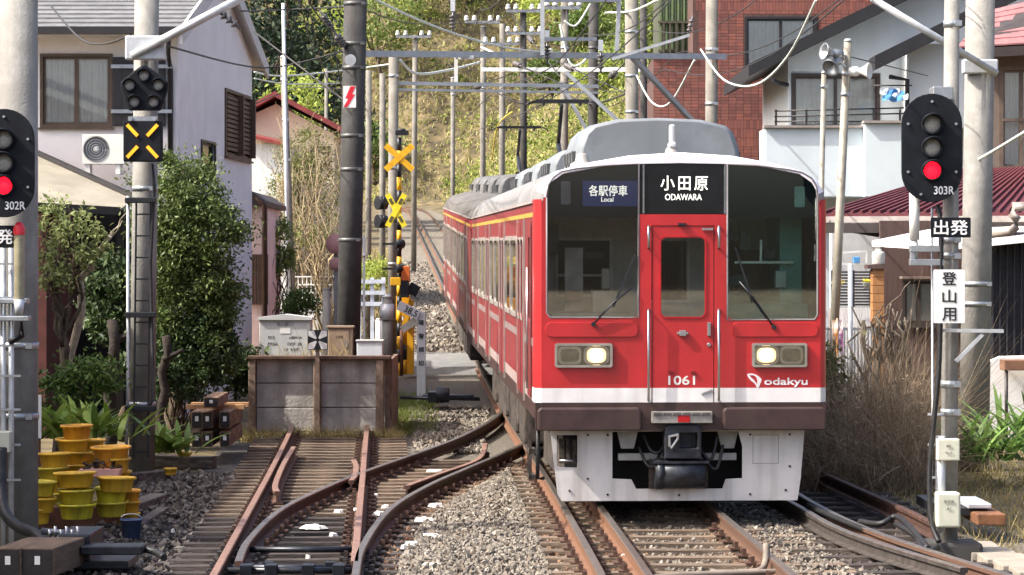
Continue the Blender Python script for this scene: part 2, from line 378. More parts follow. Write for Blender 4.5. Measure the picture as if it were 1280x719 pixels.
# rails
PROF = [(-.062, -.14), (.062, -.14), (.062, -.129), (.014, -.112), (.009, -.05), (.034, -.038), (.034, -.007), (.027, 0), (-.027, 0), (-.034, -.007), (-.034, -.038), (-.009, -.05), (-.014, -.112), (-.062, -.129)]
rail_rust = M('rail rust', S((112, 82, 64)), 0.75, 0.1, var=0.3, vs=18, col2=S((90, 66, 54)), bump=0.2, bs=80)
rail_dark = M('rail dark rust', S((66, 48, 42)), 0.7, 0.15, var=0.35, vs=16, col2=S((92, 62, 50)), bump=0.2, bs=80)
rail_head = M('worn rail head', S((150, 140, 132)), 0.32, 0.8, var=0.2, vs=10)
rail_brown = M('brown rail head', S((150, 116, 100)), 0.5, 0.35, var=0.2, vs=10)
rail_or = M('orange rail side', S((128, 90, 64)), 0.8, 0.05, var=0.25, vs=14, col2=S((106, 74, 56)))
def rail(parent, pts, mats, label=None, step=5, zoff=0.0, name='rail', cap=True):
    P = smooth([(x, y, zr(y) + zoff) for y, x in pts], step); mb = MB(); pr = None
    for i, p in enumerate(P):
        p.z = zr(p.y) + zoff
        d = (P[min(i + 1, len(P) - 1)] - P[max(i - 1, 0)]); d.z = 0; d.normalize(); s = Vector((d.y, -d.x, 0))
        r = [mb.V(p + s * a + Vector((0, 0, b))) for a, b in PROF]
        if pr:
            for k in range(14): j = (k + 1) % 14; mb.face((pr[k], pr[j], r[j], r[k]), 1 if k in (6, 7, 8) else 0)
        else: mb.face(r)
        pr = r
    mb.face(pr[::-1]); o = mb.build(name, mats, parent)
    if label: o['label'] = label
    return o, P
def track(name, label):
    o = bpy.data.objects.new(name, None); C.objects.link(o); o['kind'] = 'structure'; o['label'] = label; MW[o] = Matrix.Identity(4); return o
sleeper_m = M('weathered sleeper', S((104, 88, 74)), 0.9, var=0.35, vs=6, col2=S((130, 112, 94)), bump=0.5, bs=30, rnd=0.22, stretch=(0.5, 4, 4))
sleeper_d = M('creosoted sleeper', S((52, 45, 42)), 0.8, var=0.35, vs=6, col2=S((78, 68, 62)), bump=0.5, bs=30, rnd=0.3, stretch=(0.5, 4, 4))
SLM = {}
def sleeper(parent, xc, Y, L, mat, yaw, w=0.21):
    key = (round(L, 1), mat.name, random.randint(0, 2))
    if key not in SLM:
        mb = MB(); n = 6; L2 = key[0]; pr = None
        for k in range(n + 1):
            x = -L2 / 2 + L2 * k / n; ja = random.uniform(-.008, .008); jz = random.uniform(-.006, .004)
            r = [mb.V((x, -w / 2 + ja, -.14)), mb.V((x, w / 2 + ja, -.14)), mb.V((x, w / 2 - .012 + ja, jz)), mb.V((x, -w / 2 + .012 + ja, jz))]
            if pr:
                for q in range(4): mb.face((pr[q], pr[(q + 1) % 4], r[(q + 1) % 4], r[q]))
            else: mb.face(r)
            pr = r
        mb.face(pr[::-1]); o = mb.build('sleeper', mat, parent); SLM[key] = o.data
    else:
        o = bpy.data.objects.new('sleeper', SLM[key]); C.objects.link(o); o.parent = parent; MW[o] = MW[parent]
    o.location = (xc, Y, zr(Y) - 0.142); o.rotation_euler = (0, 0, yaw); return o
def fastenings(parent, items, mat):     # items: (x, y, yaw) of every rail seat
    mb = MB()
    for x, y, a in items:
        z = zr(y) - 0.14; q = Matrix.Rotation(a, 4, 'Z')
        mb.cbox((x, y, z + .008), (.30, .17, .016), 0, q)
        for s in (-1, 1):
            for t in (-.05, .05):
                c = Vector((x, y, z)) + q @ Vector((s * .092, t, 0)); h = random.uniform(.05, .075)
                mb.cbox(c + Vector((0, 0, h / 2)), (.035, .035, h), 0, q)
    o = mb.build('fastenings', mat, parent); o['kind'] = 'stuff'; return o
fast_m = M('rusty fastenings', S((94, 66, 52)), 0.8, 0.1, var=0.35, vs=30, col2=S((78, 56, 46)))
fast_d = M('greasy fastenings', S((52, 44, 42)), 0.6, 0.2, var=0.35, vs=30)

T1 = track('railway_track', 'dual gauge main track the red train stands on')
main_pts = [(float(y), float(xm(y))) for y in np.concatenate([np.linspace(10, 60, 26), np.linspace(65, 258, 60)])]
main_near = [(p, x) for p, x in main_pts if p <= 240]
bend = [(float(p.y), float(p.x)) for p in MAIN if p.y > 236]
for off, lab in ((-.566 - .37, 'outermost rail of the three on the main track, rusty orange'), (-.566, 'middle rail of the main track'), (.566, 'rail of the main track beside the bare reeds')):
    pts = [(y, x + off) for y, x in main_near]
    rail(T1, pts, [rail_or if off < 0 else rail_rust, rail_head], lab, 3)
it = []
for k, Y in enumerate(np.arange(17.5, 36, 0.62)):
    sleeper(T1, xm(Y) - .12, Y, 2.75, sleeper_m, 0.035 + random.uniform(-.012, .012))
    for off in (-.936, -.566, .566): it.append((xm(Y) + off, Y, 0.035))
fastenings(T1, it, fast_m)

T2 = track('railway_track', 'siding track with switch ending at the concrete panel wall')
yl = [float(v) for v in np.linspace(12, 40.6, 12)]
rail(T2, [(y, xl(y) - .566) for y in yl], [rail_rust, rail_brown], 'straight rusty outer rail of the siding')
rail(T2, [(y, xl(y) + .53) for y in np.linspace(22.6, 40.8, 8)], [rail_rust, rail_brown], 'straight switch blade rail running up to the concrete wall')
RC = [(12, -.80), (17, -1.03), (21.5, -1.22), (24, -1.29), (27.5, -1.22), (30.5, -.93), (33, -.55), (36, -.04), (39, .42), (43, .88)]
LC = [(22.6, -2.24), (24.5, -2.33), (27.5, -2.30), (30.5, -2.02), (33, -1.67), (36, -1.14), (39, -.66), (43, -.22), (48, -.03), (54, -.2)]
T3 = track('railway_track', 'curved crossover track bending from the siding to the main track')
rail(T3, RC, [rail_dark, rail_head], 'bowed outer rail of the crossover with polished head', 8)
rail(T3, LC, [rail_dark, rail_head], 'bowed inner rail of the crossover crossing the siding', 8)
# guard rails and wing rails
rail(T3, [(34.4, xl(34.4) + .40), (33.4, xl(33.4) + .44), (32.0, xl(32) + .44), (31.2, xl(31.2) + .40)], [rail_dark, rail_brown], 'wing rail at the frog', 5, 0, 'wing_rail')
rail(T3, [(37.2, .02 - 0.38), (34.5, -.42), (32.2, -.84), (30.4, -1.16)], [rail_dark, rail_brown], 'check rail inside the bowed rail', 5, 0.005, 'check_rail')
rail(T2, [(36.6, xl(36.6) - .42), (33.5, xl(33.5) - .45), (30.6, xl(30.6) - .43), (29.6, xl(29.6) - .37)], [rail_rust, rail_brown], 'check rail beside the outer siding rail', 4, 0.005, 'check_rail')
it = []
for k, Y in enumerate(np.arange(17.6, 41, 0.5)):
    rc = float(np.interp(Y, [p[0] for p in RC], [p[1] for p in RC])); a = xl(Y) - 1.1; b = max(xl(Y) + 1.1, min(rc + .45, xm(Y) - 1.7)) if Y < 36.5 else xl(Y) + 1.1
    if Y > 33: b = min(b, xm(Y) - 1.45)
    sleeper(T2, (a + b) / 2, Y, b - a, sleeper_d if Y < 28.5 else sleeper_m, 0.04 + random.uniform(-.012, .012), 0.2)
    it.append((xl(Y) - .566, Y, .04)); it.append((xl(Y) + .53, Y, .04))
    if 22.5 < Y < 36: it.append((rc, Y, .0)); it.append((float(np.interp(Y, [p[0] for p in LC], [p[1] for p in LC])), Y, 0))
fastenings(T2, it[:40], fast_d); fastenings(T2, it[40:], fast_m)

T4 = track('railway_track', 'dark branch track curving off beside the red train toward the concrete signal post')
rail(T4, [(36, 2.55), (31, 2.74), (27.8, 2.9), (25.8, 3.0), (24.2, 3.2), (22.1, 3.62)], [M('rail grey side', S((74, 68, 64)), .6, .3, var=.3, vs=10), rail_head], 'flared rail of the branch', 5)
rail(T4, [(36, 2.85), (31, 3.0), (27.6, 3.12), (25.3, 3.3), (23.5, 3.56), (21.6, 3.9), (19.5, 4.35)], [rail_rust, rail_head], 'rail of the branch', 5)
rail(T4, [(38, 3.15), (34, 3.45), (31, 3.6), (28.5, 3.74), (26.6, 3.84), (25.2, 3.88)], [rail_dark, rail_dark], 'outer dark rail of the branch', 5, 0.06)
it = []
for k, Y in enumerate(np.arange(19.8, 36, 0.62)):
    sleeper(T4, 3.35 if Y > 24 else 3.35 + (24 - Y) * .16, Y + .2, 1.9, sleeper_d, 0.0 + random.uniform(-.02, .02))
    it.append((float(np.interp(Y + .2, [19.5, 21.6, 23.5, 25.3, 27.6, 31, 36], [4.35, 3.9, 3.56, 3.3, 3.12, 3.0, 2.85])), Y + .2, -.1))
fastenings(T4, it, fast_d)

# loose stones
def stones(name, regions, mat, label, mode=0):
    V = []; Fc = []; o8 = np.array([[1, 0, 0], [-1, 0, 0], [0, 1, 0], [0, -1, 0], [0, 0, 1], [0, 0, -1]], float)
    f8 = np.array([[0, 2, 4], [2, 1, 4], [1, 3, 4], [3, 0, 4], [2, 0, 5], [1, 2, 5], [3, 1, 5], [0, 3, 5]])
    base = 0
    for (y0, y1, fa, fb, n, sz, zlo, zhi) in regions:
        y = RNG.uniform(y0, y1, n); a = np.vectorize(fa)(y); b = np.vectorize(fb)(y); t = RNG.uniform(0, 1, n); x = a + (b - a) * t
        keep = b > a; x = x[keep]; y = y[keep]; t = t[keep]; m = len(x)
        z = np.vectorize(zr)(y) - .165 + RNG.uniform(zlo, zhi, m) * (0.35 + 0.65 * np.sin(np.pi * t))
        s = sz * RNG.uniform(.55, 1.35, (m, 1, 1)) * RNG.uniform(.6, 1.2, (m, 1, 3)) * 0.5
        rot = np.linalg.qr(RNG.normal(size=(m, 3, 3)))[0]
        v = (o8[None] + RNG.normal(size=(m, 6, 3)) * .22) * s
        v = np.einsum('nij,nkj->nki', rot, v) + np.stack([x, y, z], 1)[:, None]
        V.append(v.reshape(-1, 3)); Fc.append((np.arange(m)[:, None, None] * 6 + f8[None] + base).reshape(-1, 3)); base += m * 6
    o = npmesh(name, np.concatenate(V), np.concatenate(Fc), mat, None, 'stuff'); o['label'] = label; return o
rcx = lambda Y: float(np.interp(Y, [p[0] for p in RC], [p[1] for p in RC]))
pale = MI('pale stones', [S((84, 78, 71)), S((120, 113, 103)), S((138, 131, 120)), S((106, 94, 82)), S((158, 151, 140))], 0.9)
drk = MI('dark stones', [S((52, 48, 46)), S((92, 86, 82)), S((70, 62, 58)), S((120, 114, 108))], 0.85)
stones('ballast_stones', [
    (17.5, 35.5, lambda Y: rcx(Y) + .32, lambda Y: xm(Y) - 1.28, 22000, .05, .0, .075),
    (17.5, 36, lambda Y: rcx(Y) + .1, lambda Y: xm(Y) - .98, 6000, .046, -.06, -.01),
    (17.5, 30, lambda Y: xm(Y) - .5, lambda Y: xm(Y) + .5, 6000, .046, -.06, .0),
    (17.5, 30, lambda Y: xm(Y) + .65, lambda Y: 2.85 if Y > 24 else 2.85 + (24 - Y) * .15, 5500, .05, -.06, .03),
    (61, 115, lambda Y: xm(Y) - 2.6, lambda Y: xm(Y) - 1.1, 5000, .13, -.06, .0),
    (38, 47, lambda Y: xl(Y) + 1.2, lambda Y: -0.4, 2600, .07, -.03, .03)], pale, 'crushed pale stone ballast between the rails')
stones('rusty_ballast_stones', [
    (17.5, 30, lambda Y: xm(Y) - 1.2, lambda Y: xm(Y) - .8, 2200, .045, -.05, .0), (17.5, 27, lambda Y: xm(Y) + .35, lambda Y: xm(Y) + .85, 1800, .045, -.05, .01), (17.5, 27, lambda Y: xm(Y) - .75, lambda Y: xm(Y) - .35, 1500, .045, -.05, .0),
    (18, 36, lambda Y: rcx(Y) + .1, lambda Y: rcx(Y) + .5, 2200, .045, -.04, .02)], MI('rust stained stones', [S((96, 70, 54)), S((118, 90, 70)), S((84, 66, 56)), S((134, 108, 86))], .9), 'rust stained stones close to the rails')
stones('dark_ballast_stones', [
    (18, 34, lambda Y: xl(Y) - 2.1, lambda Y: xl(Y) - 1.05, 5200, .075, -.08, .05),
    (17.5, 40, lambda Y: xl(Y) - 1.1, lambda Y: xl(Y) + 1.1, 4200, .05, -.08, -.03),
    (22, 34, lambda Y: -2.2, lambda Y: rcx(Y), 2000, .05, -.08, -.03),
    (19, 36, lambda Y: 2.9 if Y > 24 else 2.9 + (24 - Y) * .17, lambda Y: 4.3, 4500, .06, -.08, -.01)], drk, 'dark oily stones among the siding sleepers, and branch stones darkened for the train shadow')  # the last region's dark stones paint the train's shadow along the branch
# ------------------------------------------------------------------ the train: two cars, built along +y from the front, z = 0 on the rail heads
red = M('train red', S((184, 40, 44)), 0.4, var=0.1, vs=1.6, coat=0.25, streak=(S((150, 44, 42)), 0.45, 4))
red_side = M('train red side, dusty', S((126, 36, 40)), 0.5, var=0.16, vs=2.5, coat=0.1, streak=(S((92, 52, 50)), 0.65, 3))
cream = M('train white', S((232, 230, 228)), 0.4, var=0.05, vs=3, streak=(S((170, 165, 160)), 0.35, 6))
lilac = M('train white frame', S((236, 230, 236)), 0.4, var=0.03, vs=3)
skirtw = M('skirt white', S((212, 208, 204)), 0.5, var=0.06, vs=3, streak=(S((132, 120, 108)), 0.6, 7))
maroon = M('train underbody brown', S((60, 42, 40)), 0.5, var=0.2, vs=4, streak=(S((72, 58, 50)), 0.6, 5))
roofg = M('train roof grey', S((126, 126, 126)), 0.6, var=0.15, vs=3, streak=(S((110, 100, 92)), 0.5, 3))
roofd = M('train roof dirty', S((96, 93, 90)), 0.75, var=0.25, vs=3, streak=(S((80, 74, 70)), 0.6, 3))
acg = M('air conditioner cover', S((116, 122, 127)), 0.55, var=0.14, vs=2, streak=(S((128, 132, 134)), 0.5, 3))
under = M('underfloor grime', S((58, 52, 48)), 0.85, var=0.4, vs=9, col2=S((80, 70, 62)))
steel = M('brushed steel', S((190, 190, 192)), 0.3, 0.9, var=0.1)
glass_f = GL('windscreen glass', (0.96, 0.975, 0.97), 0.9, 0.02, 0.07)
glass_s = GL('side glass', (0.7, 0.72, 0.7), 0.95, 0.05, 0.1)
blackg = M('black gloss', (0.010, 0.011, 0.014), 0.15, var=0.2, coat=0.5)
YEL = M('yellow line', S((176, 140, 62)), 0.5, var=0.1)
K = F / 27.0                                    # pixels per metre on the front
def fx(px): return (px - 850.5) / K
def fz(py): return EYE - (py - HOR) / K
HALF = [(1.435, .93), (1.435, 3.0), (1.41, 3.15), (1.345, 3.26), (1.22, 3.345), (0.9, 3.43), (0.5, 3.50), (0.0, 3.532)]
SEC = HALF + [(-x, z) for x, z in HALF[-2::-1]]
def inset(d): return [(x * (1 - d / 1.435), z if z < 1 else z - d * .4) for x, z in SEC]
def clip_poly(poly, zlo, zhi):
    def cl(P, z, keep_above):
        out = []
        for i, a in enumerate(P):
            b = P[(i + 1) % len(P)]; ia = (a[1] >= z) == keep_above or a[1] == z; ib = (b[1] >= z) == keep_above or b[1] == z
            if ia: out.append(a)
            if ia != ib and a[1] != b[1]: t = (z - a[1]) / (b[1] - a[1]); out.append((a[0] + (b[0] - a[0]) * t, z))
        return out
    return cl(cl(poly, zlo, True), zhi, False)
def cut(bm_src, zlo, zhi):
    bm = bm_src.copy()
    for z, n in ((zlo, (0, 0, -1)), (zhi, (0, 0, 1))):
        bmesh.ops.bisect_plane(bm, geom=bm.verts[:] + bm.edges[:] + bm.faces[:], plane_co=(0, 0, z), plane_no=n, clear_outer=True)
    return bm
def from_bm(bm, name, mat, parent):
    me = bpy.data.meshes.new(name); bmesh.ops.recalc_face_normals(bm, faces=bm.faces); bm.to_mesh(me); bm.free(); me.materials.append(mat)
    o = bpy.data.objects.new(name, me); C.objects.link(o); o.parent = parent; MW[o] = MW[parent]; return o
def L(root, mb): mb.v = [tuple(MW[root] @ Vector(p)) for p in mb.v]; return mb      # local shapes of a rotated root

def car_body(root, length, first):
    # shell in bands, so that every stripe is its own piece of skin
    rings = [(0.0, .065), (.02, .03), (.07, .006), (.14, 0.0), (length, 0.0)] if first else [(0, .05), (.06, 0), (length, 0)]
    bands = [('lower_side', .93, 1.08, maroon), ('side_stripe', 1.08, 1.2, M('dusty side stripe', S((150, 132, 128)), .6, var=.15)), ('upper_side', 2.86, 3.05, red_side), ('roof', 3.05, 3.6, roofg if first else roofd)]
    mb = MB(); pr = None
    for y, d in rings:
        r = [mb.V((x, y, z)) for x, z in inset(d)]
        if pr:
            for k in range(len(r) - 1): mb.face((pr[k], pr[k + 1], r[k + 1], r[k]), 0, True)
        pr = r
    me = bpy.data.meshes.new('t'); me.from_pydata(mb.v, [], mb.f); bm = bmesh.new(); bm.from_mesh(me)
    for nm, a, b, m in bands:
        q = cut(bm, a, b)
        for f in q.faces: f.smooth = True
        from_bm(q, nm, m, root)
    # side walls with real window openings, inner lining
    doors = [2.55 + 4.75 * k for k in range(4)]
    gaps = [(doors[k] + .85, doors[k + 1] - .85) for k in range(3)] + [(doors[3] + .85, length - .5)]
    lining = M('car lining', S((206, 202, 192)), .7, var=.05)
    for s in (-1, 1):
        holes = [rrect(dx + e, dx + e + .42, 1.85, 2.68, .06) for dx in doors for e in (-.52, .1)]
        for a, b in gaps:
            n = 2 if b - a > 1.5 else 1; w = (b - a) / n
            for k in range(n): holes.append(rrect(a + k * w + .11, a + (k + 1) * w - .11, 1.87, 2.67, .06))
        if first: holes.append(rrect(.68, 1.02, 1.85, 2.7, .06))
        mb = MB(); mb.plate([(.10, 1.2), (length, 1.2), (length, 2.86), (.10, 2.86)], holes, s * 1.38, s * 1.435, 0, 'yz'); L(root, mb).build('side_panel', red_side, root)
        mb = MB(); mb.plate([(1.6 if first else .1, 1.2), (length - .05, 1.2), (length - .05, 2.9), (1.6 if first else .1, 2.9)], holes[:-1] if first else holes, s * 1.36, s * 1.379, 0, 'yz'); L(root, mb).build('lining', lining, root)
    mb = MB(); mb.box((-1.37, .3, 1.12), (1.37, length - .05, 1.18)); L(root, mb).build('floor', M('car floor', S((120, 112, 104)), .7), root)
    mb = MB(); mb.box((-1.3, 1.6 if first else .1, 3.1), (1.3, length - .05, 3.14)); L(root, mb).build('ceiling', lining, root)
    for s in (-1, 1):
        for a, b in gaps:
            mb = MB(); mb.box((s * .8, a, 1.5), (s * 1.34, b, 1.62)); mb.box((s * 1.24, a, 1.62), (s * 1.34, b, 2.0)); L(root, mb).build('bench', M('bench blue', S((70, 80, 120)), .9), root)
    # rear and inner bulkhead
    mb = MB(); mb.plate(inset(.002), [], length - .04, length); L(root, mb).build('end_wall', M('train end grey', S((120, 118, 116)), .6), root)
    # gutter line, yellow line
    for s in (-1, 1):
        mb = MB(); mb.box((s * 1.437, .25, 3.035), (s * 1.452, length - .1, 3.06)); L(root, mb).build('gutter', M('gutter grey', S((150, 140, 136)), .6), root)
        mb = MB(); mb.box((s * 1.4352, .3, 2.90), (s * 1.4395, length - .1, 2.945)); L(root, mb).build('yellow_line', YEL, root)
        mb = MB(); mb.box((s * 1.4352, .3, 1.62), (s * 1.439, length - .1, 1.70)); L(root, mb).build('grey_line', M('side grey line', S((128, 112, 110)), .5), root)
    frame_m = M('window frame', S((176, 168, 160)), 0.4, 0.5); blind = M('window blind', S((206, 196, 176)), 0.8, var=0.08)
    # doors and windows along the side that shows (and the other)
    for s in (-1, 1):
        fr = Fr(MW[root] @ Vector((s * 1.435, 0, 0)), MW[root].to_3x3() @ Vector((0, 1, 0)), MW[root].to_3x3() @ Vector((s, 0, 0)))
        if first:
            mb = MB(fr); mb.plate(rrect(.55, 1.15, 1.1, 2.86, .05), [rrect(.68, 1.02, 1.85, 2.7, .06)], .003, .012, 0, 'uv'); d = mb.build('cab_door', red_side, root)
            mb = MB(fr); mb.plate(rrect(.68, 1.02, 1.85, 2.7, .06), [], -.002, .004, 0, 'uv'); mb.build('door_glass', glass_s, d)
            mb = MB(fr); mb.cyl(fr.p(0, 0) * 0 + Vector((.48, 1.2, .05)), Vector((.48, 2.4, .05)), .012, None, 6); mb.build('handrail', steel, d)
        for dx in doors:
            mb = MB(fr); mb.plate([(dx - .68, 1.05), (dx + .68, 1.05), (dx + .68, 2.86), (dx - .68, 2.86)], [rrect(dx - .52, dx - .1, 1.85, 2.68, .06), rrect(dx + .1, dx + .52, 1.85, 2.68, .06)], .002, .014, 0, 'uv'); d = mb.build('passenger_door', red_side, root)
            for a in (dx - .52, dx + .1):
                mb = MB(fr); mb.plate(rrect(a, a + .42, 1.85, 2.68, .06), [], .001, .005, 0, 'uv'); mb.build('door_glass', glass_s, d)
                mb = MB(fr); mb.plate(rrect(a - .025, a + .445, 1.825, 2.705, .07), [rrect(a, a + .42, 1.85, 2.68, .06)], .014, .022, 0, 'uv'); mb.build('door_glass_frame', frame_m, d)
            mb = MB(fr); mb.box((dx - .006, 1.06, .0142), (dx + .006, 2.85, .017)); mb.build('door_joint', black_r, d)
            for e in (-.7, .7):
                mb = MB(fr); mb.box((dx + e - .02, 1.0, .001), (dx + e + .02, 2.9, .02)); mb.build('door_pillar', frame_m, d)
        for a, b in gaps:
            n = 2 if b - a > 1.5 else 1; w = (b - a) / n
            for k in range(n):
                u0 = a + k * w + .06; u1 = a + (k + 1) * w - .06
                mb = MB(fr); mb.plate(rrect(u0, u1, 1.82, 2.72, .08), [rrect(u0 + .05, u1 - .05, 1.87, 2.67, .06)], .001, .02, 0, 'uv'); wd = mb.build('window', frame_m, root)
                mb = MB(fr); mb.plate(rrect(u0 + .05, u1 - .05, 1.87, 2.67, .06), [], .002, .006, 0, 'uv'); mb.build('pane', glass_s, wd)
                mb = MB(fr); mb.box((u0 + .055, 2.3 if k else 2.0, -.05), (u1 - .055, 2.66, -.045)); mb.build('blind', blind, wd)
    # underfloor: bogies and boxes
    for yb in (3.2, length - 3.2):
        for s in (-1, 1):
            mb = MB(); mb.box((s * .78, yb - 1.45, .38), (s * .92, yb + 1.45, .56)); mb.box((s * .76, yb - .4, .3), (s * .96, yb + .4, .75)); L(root, mb).build('bogie_frame', under, root, .02)
        for ya in (yb - 1.05, yb + 1.05):
            mb = MB()
            for s in (-1, 1):
                mb.lathe((s * .533, ya, .43), [(.0, .09), (.12, .09), (.14, .05), (.36, .03), (.43, .06), (.43, -.04), (.46, -.05), (.46, -.075), (0, -.075)], 28, 0, (s, 0, 0))
            mb.cyl((-.53, ya, .43), (.53, ya, .43), .08); L(root, mb).build('wheelset', M('wheel steel', S((92, 74, 64)), .6, .4, var=.3, vs=8), root)
    mb = MB(); mb.box((-1.25, .35, .84), (1.25, length - .3, .95)); L(root, mb).build('underframe', under, root)
    for k, (y0, y1, zl) in enumerate(((5.2, 6.3, .3), (6.6, 7.1, .42), (7.3, 9.0, .28), (9.3, 9.9, .4), (10.2, 12.4, .3), (12.7, 13.2, .45), (13.5, 14.6, .3))):
        for s in (-1, 1):
            mb = MB(); mb.box((s * .72, y0, zl), (s * 1.28, y1, .86)); L(root, mb).build('equipment_box', under, root, .03)
    # roof: air conditioners with rounded lids
    sec = [(.0, .55), (.45, .53), (.72, .46), (.80, .38), (.86, .2), (.88, -.12)]; sec = [(-x, z) for x, z in sec[::-1]][:-1] + sec
    for k, (y0, y1) in enumerate(((2.2, 4.4), (6.8, 8.8), (11.0, 13.0), (15.2, 17.2))):
        mb = MB(); pr = None
        hh = .93 if first and k == 0 else .68
        for y, sc in ((y0, .93), (y0 + .05, .99), (y0 + .15, 1), (y1 - .15, 1), (y1 - .05, .98), (y1, .9)):
            r = [mb.V((x * sc, y, 3.46 + z * hh * sc)) for x, z in sec]
            if pr:
                for q in range(len(r) - 1): mb.face((pr[q], pr[q + 1], r[q + 1], r[q]), 0, True)
            else: mb.face(r)
            pr = r
        mb.face(pr[::-1]); ac = L(root, mb).build('air_conditioner', acg if first else M('old air conditioner cover', S((96, 96, 96)), .7, var=.25, streak=(S((86, 82, 78)), .6, 3)), root)
        for s in (-1, 1):
            for q in range(4): mb = MB(); mb.box((s * .84, y0 + .3 + q * .42, 3.5), (s * .9, y0 + .55 + q * .42, 3.62)); L(root, mb).build('louvre', M('louvre dark', S((70, 72, 74)), .7), ac)

LOC1 = Vector((1.655, 27.0, 0.0)); a1 = math.atan(.046); p1 = 0.0095
T = thing('train_car', 'red and white leading train car with lit headlights, number 1061 on its front door', 'train car', LOC1, (p1, 0, a1), 'cars of the red train')
car_body(T, 19.6, True)
loc2 = MW[T] @ Vector((0, 20.05, 0))
T_2 = thing('train_car', 'dusty second train car coupled behind the leading red car', 'train car', loc2, (0.031, 0, math.atan(.0485)), 'cars of the red train')
car_body(T_2, 19.6, False)
mb = MB(); q = [(-.6, 1.05), (.6, 1.05), (.6, 3.05), (-.6, 3.05)]
for k in range(6): mb.plate([(x * (1.08 if k % 2 else 1), z) for x, z in q], [], -.42 + k * .075, -.37 + k * .075)
L(T_2, mb).build('gangway', black_r, T_2)

# the front
def P2(px, py): return (fx(px), fz(py))
out0 = inset(.065)
hole = [P2(*p) for p in ((686, 397), (682, 391), (682, 300), (682, 247), (684, 232), (690, 222), (700, 215), (720, 211), (760, 207), (800, 205), (850, 204), (905, 205), (945, 207), (985, 212), (1003, 216), (1014, 223), (1020, 233), (1022, 247), (1022, 300), (1022, 394), (1018, 400), (915, 400), (909, 396), (908, 390), (908, 268), (800, 268), (797, 268), (797, 390), (796, 395), (790, 397))]
door_hole = [P2(813, 504.5), P2(813, 282), P2(892, 282), P2(892, 504.5)]
mb = MB(); mb.plate(out0, [hole, door_hole], 0.0, .03)
me = bpy.data.meshes.new('t'); me.from_pydata(mb.v, [], mb.f); bm = bmesh.new(); bm.from_mesh(me)
bmesh.ops.recalc_face_normals(bm, faces=bm.faces)
from_bm(cut(bm, fz(247), 4), 'front_frame', lilac, T)
from_bm(cut(bm, fz(485), fz(247)), 'front_panel', red, T)
for s in (-1, 1):
    q = cut(bm, fz(503), fz(485)); bmesh.ops.bisect_plane(q, geom=q.verts[:] + q.edges[:] + q.faces[:], plane_co=(0, 0, 0), plane_no=(-s, 0, 0), clear_outer=True); from_bm(q, 'front_stripe', cream, T)
from_bm(cut(bm, .93, fz(503)), 'front_sill', maroon, T)
# corner skins that carry the front colours round to the side
for nm, zl, zh, m in (('corner_red', fz(485), 3.07, red), ('corner_white', fz(503), fz(485), cream)):
    for s in (-1, 1):
        mb = MB(); pr = None
        for y, d in ((-.001, .066), (.02, .028), (.07, .003), (.14, -.004), (.34, -.004)):
            x = s * (1.435 - d); r = [mb.V((x, y, zl)), mb.V((x, y, zh))]
            if pr: mb.face((pr[0], pr[1], r[1], r[0]), 0, True)
            pr = r
        L(T, mb).build(nm, m, T)
mb = MB(); pr = None                                                # white arch wrapping the edge of the roof
for y, d in ((-.001, .066), (.02, .028), (.07, .003), (.14, -.003), (.26, -.003)):
    r = [mb.V((x, y, z)) for x, z in inset(d) if z > 3.05 or False]
    r = [mb.V((s, y, fz(247))) for s in ()] + r
    if pr:
        for k in range(len(r) - 1): mb.face((pr[k], pr[k + 1], r[k + 1], r[k]), 0, True)
    pr = r
L(T, mb).build('roof_arch', lilac, T)
frF = Fr(MW[T] @ Vector((0, 0, 0)), MW[T].to_3x3() @ Vector((1, 0, 0)), MW[T].to_3x3() @ Vector((0, -1, 0)), MW[T].to_3x3() @ Vector((0, 0, 1)))
def fplate(name, pts, holes, w0, w1, mat, parent=T, bevel=0):
    mb = MB(frF); mb.plate([P2(*p) for p in pts], [[P2(*p) for p in h] for h in holes], w0, w1, 0, 'uv'); return mb.build(name, mat, parent, bevel)
def prr(x0, x1, y0, y1, r): return rrect(x0, x1, y0, y1, r)
topL = [(682, 247), (684, 232), (690, 222), (700, 215), (720, 211), (760, 207), (797, 205)]
topR = [(908, 205), (945, 207), (985, 212), (1003, 216), (1014, 223), (1020, 233), (1022, 247)]
wl_ = fplate('windscreen', topL + [(797, 397), (686, 397), (682, 391)], [], -.022, -.014, glass_f)
wr_ = fplate('windscreen', topR + [(1022, 394), (1018, 400), (908, 400)], [], -.022, -.014, GL('green windscreen glass', (0.86, 0.965, 0.94), 0.9, 0.02, 0.07))
wr_['label'] = 'windscreen before the driver, greenish inside'; wl_['label'] = 'windscreen with the blue service sign'
# rubber seals round the screens
mb = MB(frF)
pts = [P2(*p) for p in topL + [(797, 397), (686, 397), (682, 391), (682, 247)]]; mb.tube([(u, v, -.006) for u, v in pts], .011, 6); mb.build('seal', M('seal grey', S((120, 116, 118)), .5), wl_)
mb = MB(frF)
pts = [P2(*p) for p in topR + [(1022, 394), (1018, 400), (908, 400), (908, 205)]]; mb.tube([(u, v, -.006) for u, v in pts], .011, 6); mb.build('seal', M('seal grey', S((120, 116, 118)), .5), wr_)
dest = fplate('destination_sign', [(799, 205), (850, 204), (906, 205), (906, 267), (799, 267)], [], -.03, -.006, blackg)
led = M('sign lettering', S((238, 236, 224)), .5, emit=.55, var=.02)
text('小田原', dest, 'lettering', led, frF, fx(854), fz(229), .142, -.0055, 59 / K, .010, spacing=1.3)
text('ODAWARA', dest, 'lettering', led, frF, fx(853), fz(246.5), .06, -.0055, 46 / K, .012)
for px in (803, 905):
    fplate('sign_pillar', [(px - 1, 206), (px + 1, 206), (px + 1, 267), (px - 1, 267)], [], -.006, .004, M('pillar grey', S((110, 112, 116)), .4), dest)
